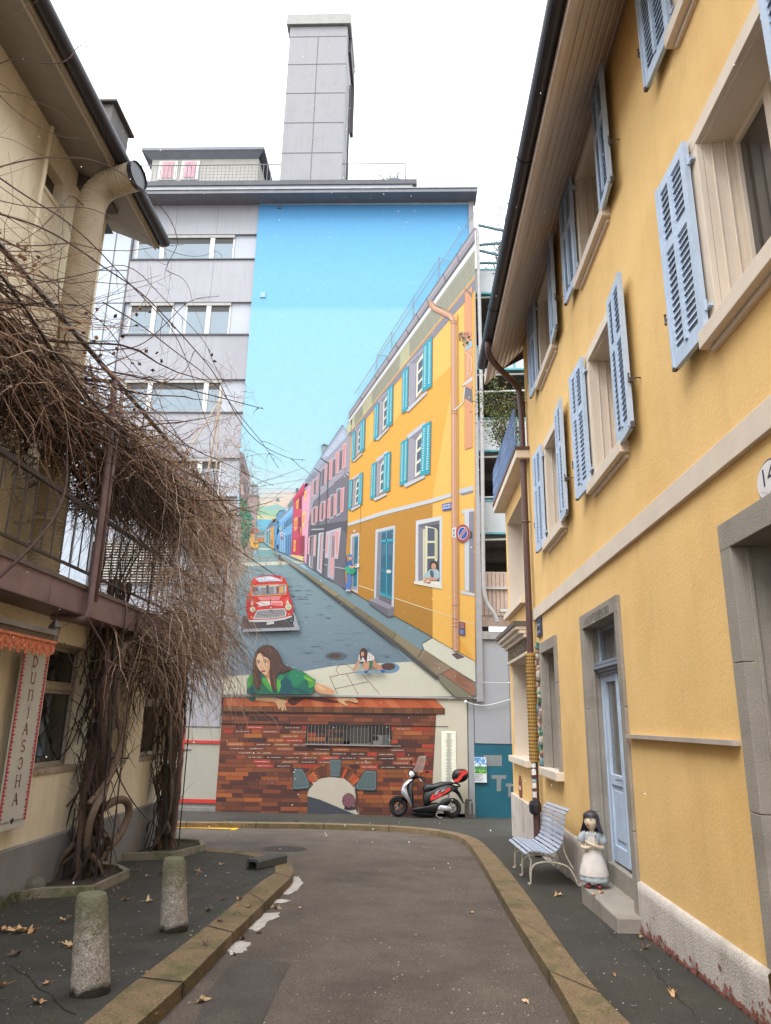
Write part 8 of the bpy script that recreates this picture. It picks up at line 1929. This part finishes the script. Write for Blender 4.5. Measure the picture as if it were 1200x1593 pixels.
def leaf_mesh(seed):
    r_ = random.Random(seed); mb = MB(); n = 15; rim = []; 
    for k in range(n):
        t = 2 * PI * k / n; lob = 1 if k % 3 == 0 else (.55 if k % 3 == 1 else .7); R = .045 * lob * r_.uniform(.85, 1.15) * (1 + .4 * math.cos(t)); x, y = R * math.cos(t), R * math.sin(t) * .75
        rim.append(Vector((x, y, .004 + .028 * (abs(y) / .03) ** 1.5 * r_.uniform(.3, 1) + .010 * math.sin(3 * t + seed))))
    mid_r = [v * .5 + Vector((0, 0, .001 + .003 * math.sin(k * 2.1))) for k, v in enumerate(rim)]
    mb.grid([rim, mid_r], True); mb.grid([mid_r, [Vector((0, 0, .003))] * n], True); mb.tube([(.0, 0, .004), (-.04, .003, .008), (-.075, -.004, .012)], .0015, 4)
    return mb
def on_left(p): return p.x < -1.0
LEAVES = []
for i, (a, b) in enumerate(LP):
    onroad = (i in (28, 29, 30, 31, 25, 26, 27, 33, 34, 35, 36, 37, 44, 46, 48, 49))
    p = ong(a, b, -.088 if onroad else .002)
    if (a, b) in ((955, 1377), (940, 1376)): p = Vector((1.68 if a == 940 else 1.78, 7.3 + .12 * (a == 955), .022))
    mi = rn.randrange(6) if i not in (24, 31) else 4
    if i < 9: mi = rn.choice([0, 1, 5])
    o = leaf_mesh(i % 7).build('fallen_leaf', M_dead[mi], smooth=True); s = rn.uniform(.55, 1.15) * (1.4 if i < 5 else 1); o.scale = (s, s, s); o.location = p + Vector((0, 0, .002)); o.rotation_euler = (rn.gauss(0, .12) + .04, rn.gauss(0, .12), rn.uniform(0, 6.28))
    LEAVES.append((o, lpal.index(lpal[mi]), 'wet road' if onroad else ('right pavement' if p.x > 0 else 'left pavement')))
    if onroad: lab = 'dry fallen leaf lying on the wet road or its gutter'
    elif p.x > 0: lab = 'dry fallen leaf on the right pavement near the doorstep'
    elif p.x < -1: lab = 'dry fallen leaf on the dark pavement left of the road'
    else: lab = 'dry fallen leaf on the road edge'
    tag(o, lab, 'leaf', 'dry leaves fallen on the ground')
cn_ = ['tan', 'pale tan', 'brown', 'dull brown', 'nearly black', 'light sandy']
LMK = [('nearer bollard', -1.8, 4.66), ('farther bollard', -1.8, 6.2), ('near planter', -3.1, 8.2), ('far planter', -3.0, 10.7), ('grey hollow block', -1.7, 9.6), ('nearest snow patch', -1.5, 5.9), ('blue door step', 1.6, 7.3), ('blue bench', 1.5, 9.3), ('motor scooter', .4, 18.4), ('hanging banner', -3.5, 6.8)]
ordn = ['closest', 'second closest', 'third closest', 'fourth closest', 'fifth closest', 'sixth closest', 'seventh closest', 'eighth closest', 'ninth closest', 'tenth closest'] + ['%dth closest' % k for k in range(11, 90)]
for o, mi, surf in LEAVES:
    dd = sorted((math.hypot(o.location.x - x, o.location.y - y), nme, x, y) for nme, x, y in LMK)[0]
    rk = sorted(LEAVES, key=lambda q: math.hypot(q[0].location.x - dd[2], q[0].location.y - dd[3])).index((o, mi, surf))
    o['label'] = '%s dry leaf on the %s, %s leaf to the %s' % (cn_[mi], surf, ordn[rk], dd[1])
# ================================================================ LITTER under the vine and SNOW in the air (nobody could count them)
mb = MB(); rn = random.Random(40)
for k in range(900):
    if k < 620: x = rn.uniform(-3.56, -2.7) ; y = rn.uniform(7.0, 11.8)
    else: x = rn.uniform(-3.5, -1.3); y = rn.uniform(3.5, 11)
    c = Vector((x, y, gz(y) + .003)); a_ = rn.uniform(0, 6.28); s = rn.uniform(.006, .02); u = Vector((math.cos(a_), math.sin(a_), rn.uniform(-.2, .3))) * s; v = Vector((-math.sin(a_), math.cos(a_), rn.uniform(-.2, .3))) * s * .5
    mb.cc = rn.choice([(.16, .09, .05), (.08, .05, .03), (.25, .15, .08), (.05, .035, .03)]); mb.face([c - u, c + v, c + u, c - v])
tag(mb.build('leaf_litter', mat('litter', (1, 1, 1), .9, var=.2, vcol=True), vc=True), kind='stuff')
mb = MB(); rn = random.Random(50)
for k in range(1300):
    v = ray(rn.uniform(-60, 1260), rn.uniform(-60, 1400)); d = 2 + 14 * rn.random() ** .7 ; c = CP + v * d; r = rn.choice([.0012, .0015, .002, .002, .0028, .0035]) * (.5 + d / 8)
    if c.x > 1.1 or c.x < -2.9: continue
    mb.sph(c, r, 5, 3, (1, 1, rn.uniform(.8, 1.5)))
tag(mb.build('falling_snow', mat('snowflake', (.85, .88, .9), .8, var=0)), 'small snowflakes drifting down through the street air', kind='stuff')
# grass tuft at the foot of the cream wall
mb = MB()
for k in range(260):
    y = rn.uniform(5.9, 7.4); x = -3.55 + abs(rn.gauss(0, .06)); z = gz(y); mb.cc = rn.choice([(.05, .08, .02), (.08, .10, .03), (.10, .09, .04)]); a_ = rn.uniform(0, 6.28)
    mb.tube([(x, y, z), (x + .03 * math.cos(a_), y + .03 * math.sin(a_), z + rn.uniform(.03, .08)), (x + .07 * math.cos(a_), y + .07 * math.sin(a_), z + rn.uniform(.03, .11))], [.003, .002, .001], 3)
tag(mb.build('wall_foot_grass', M_leafc, vc=True), kind='stuff')
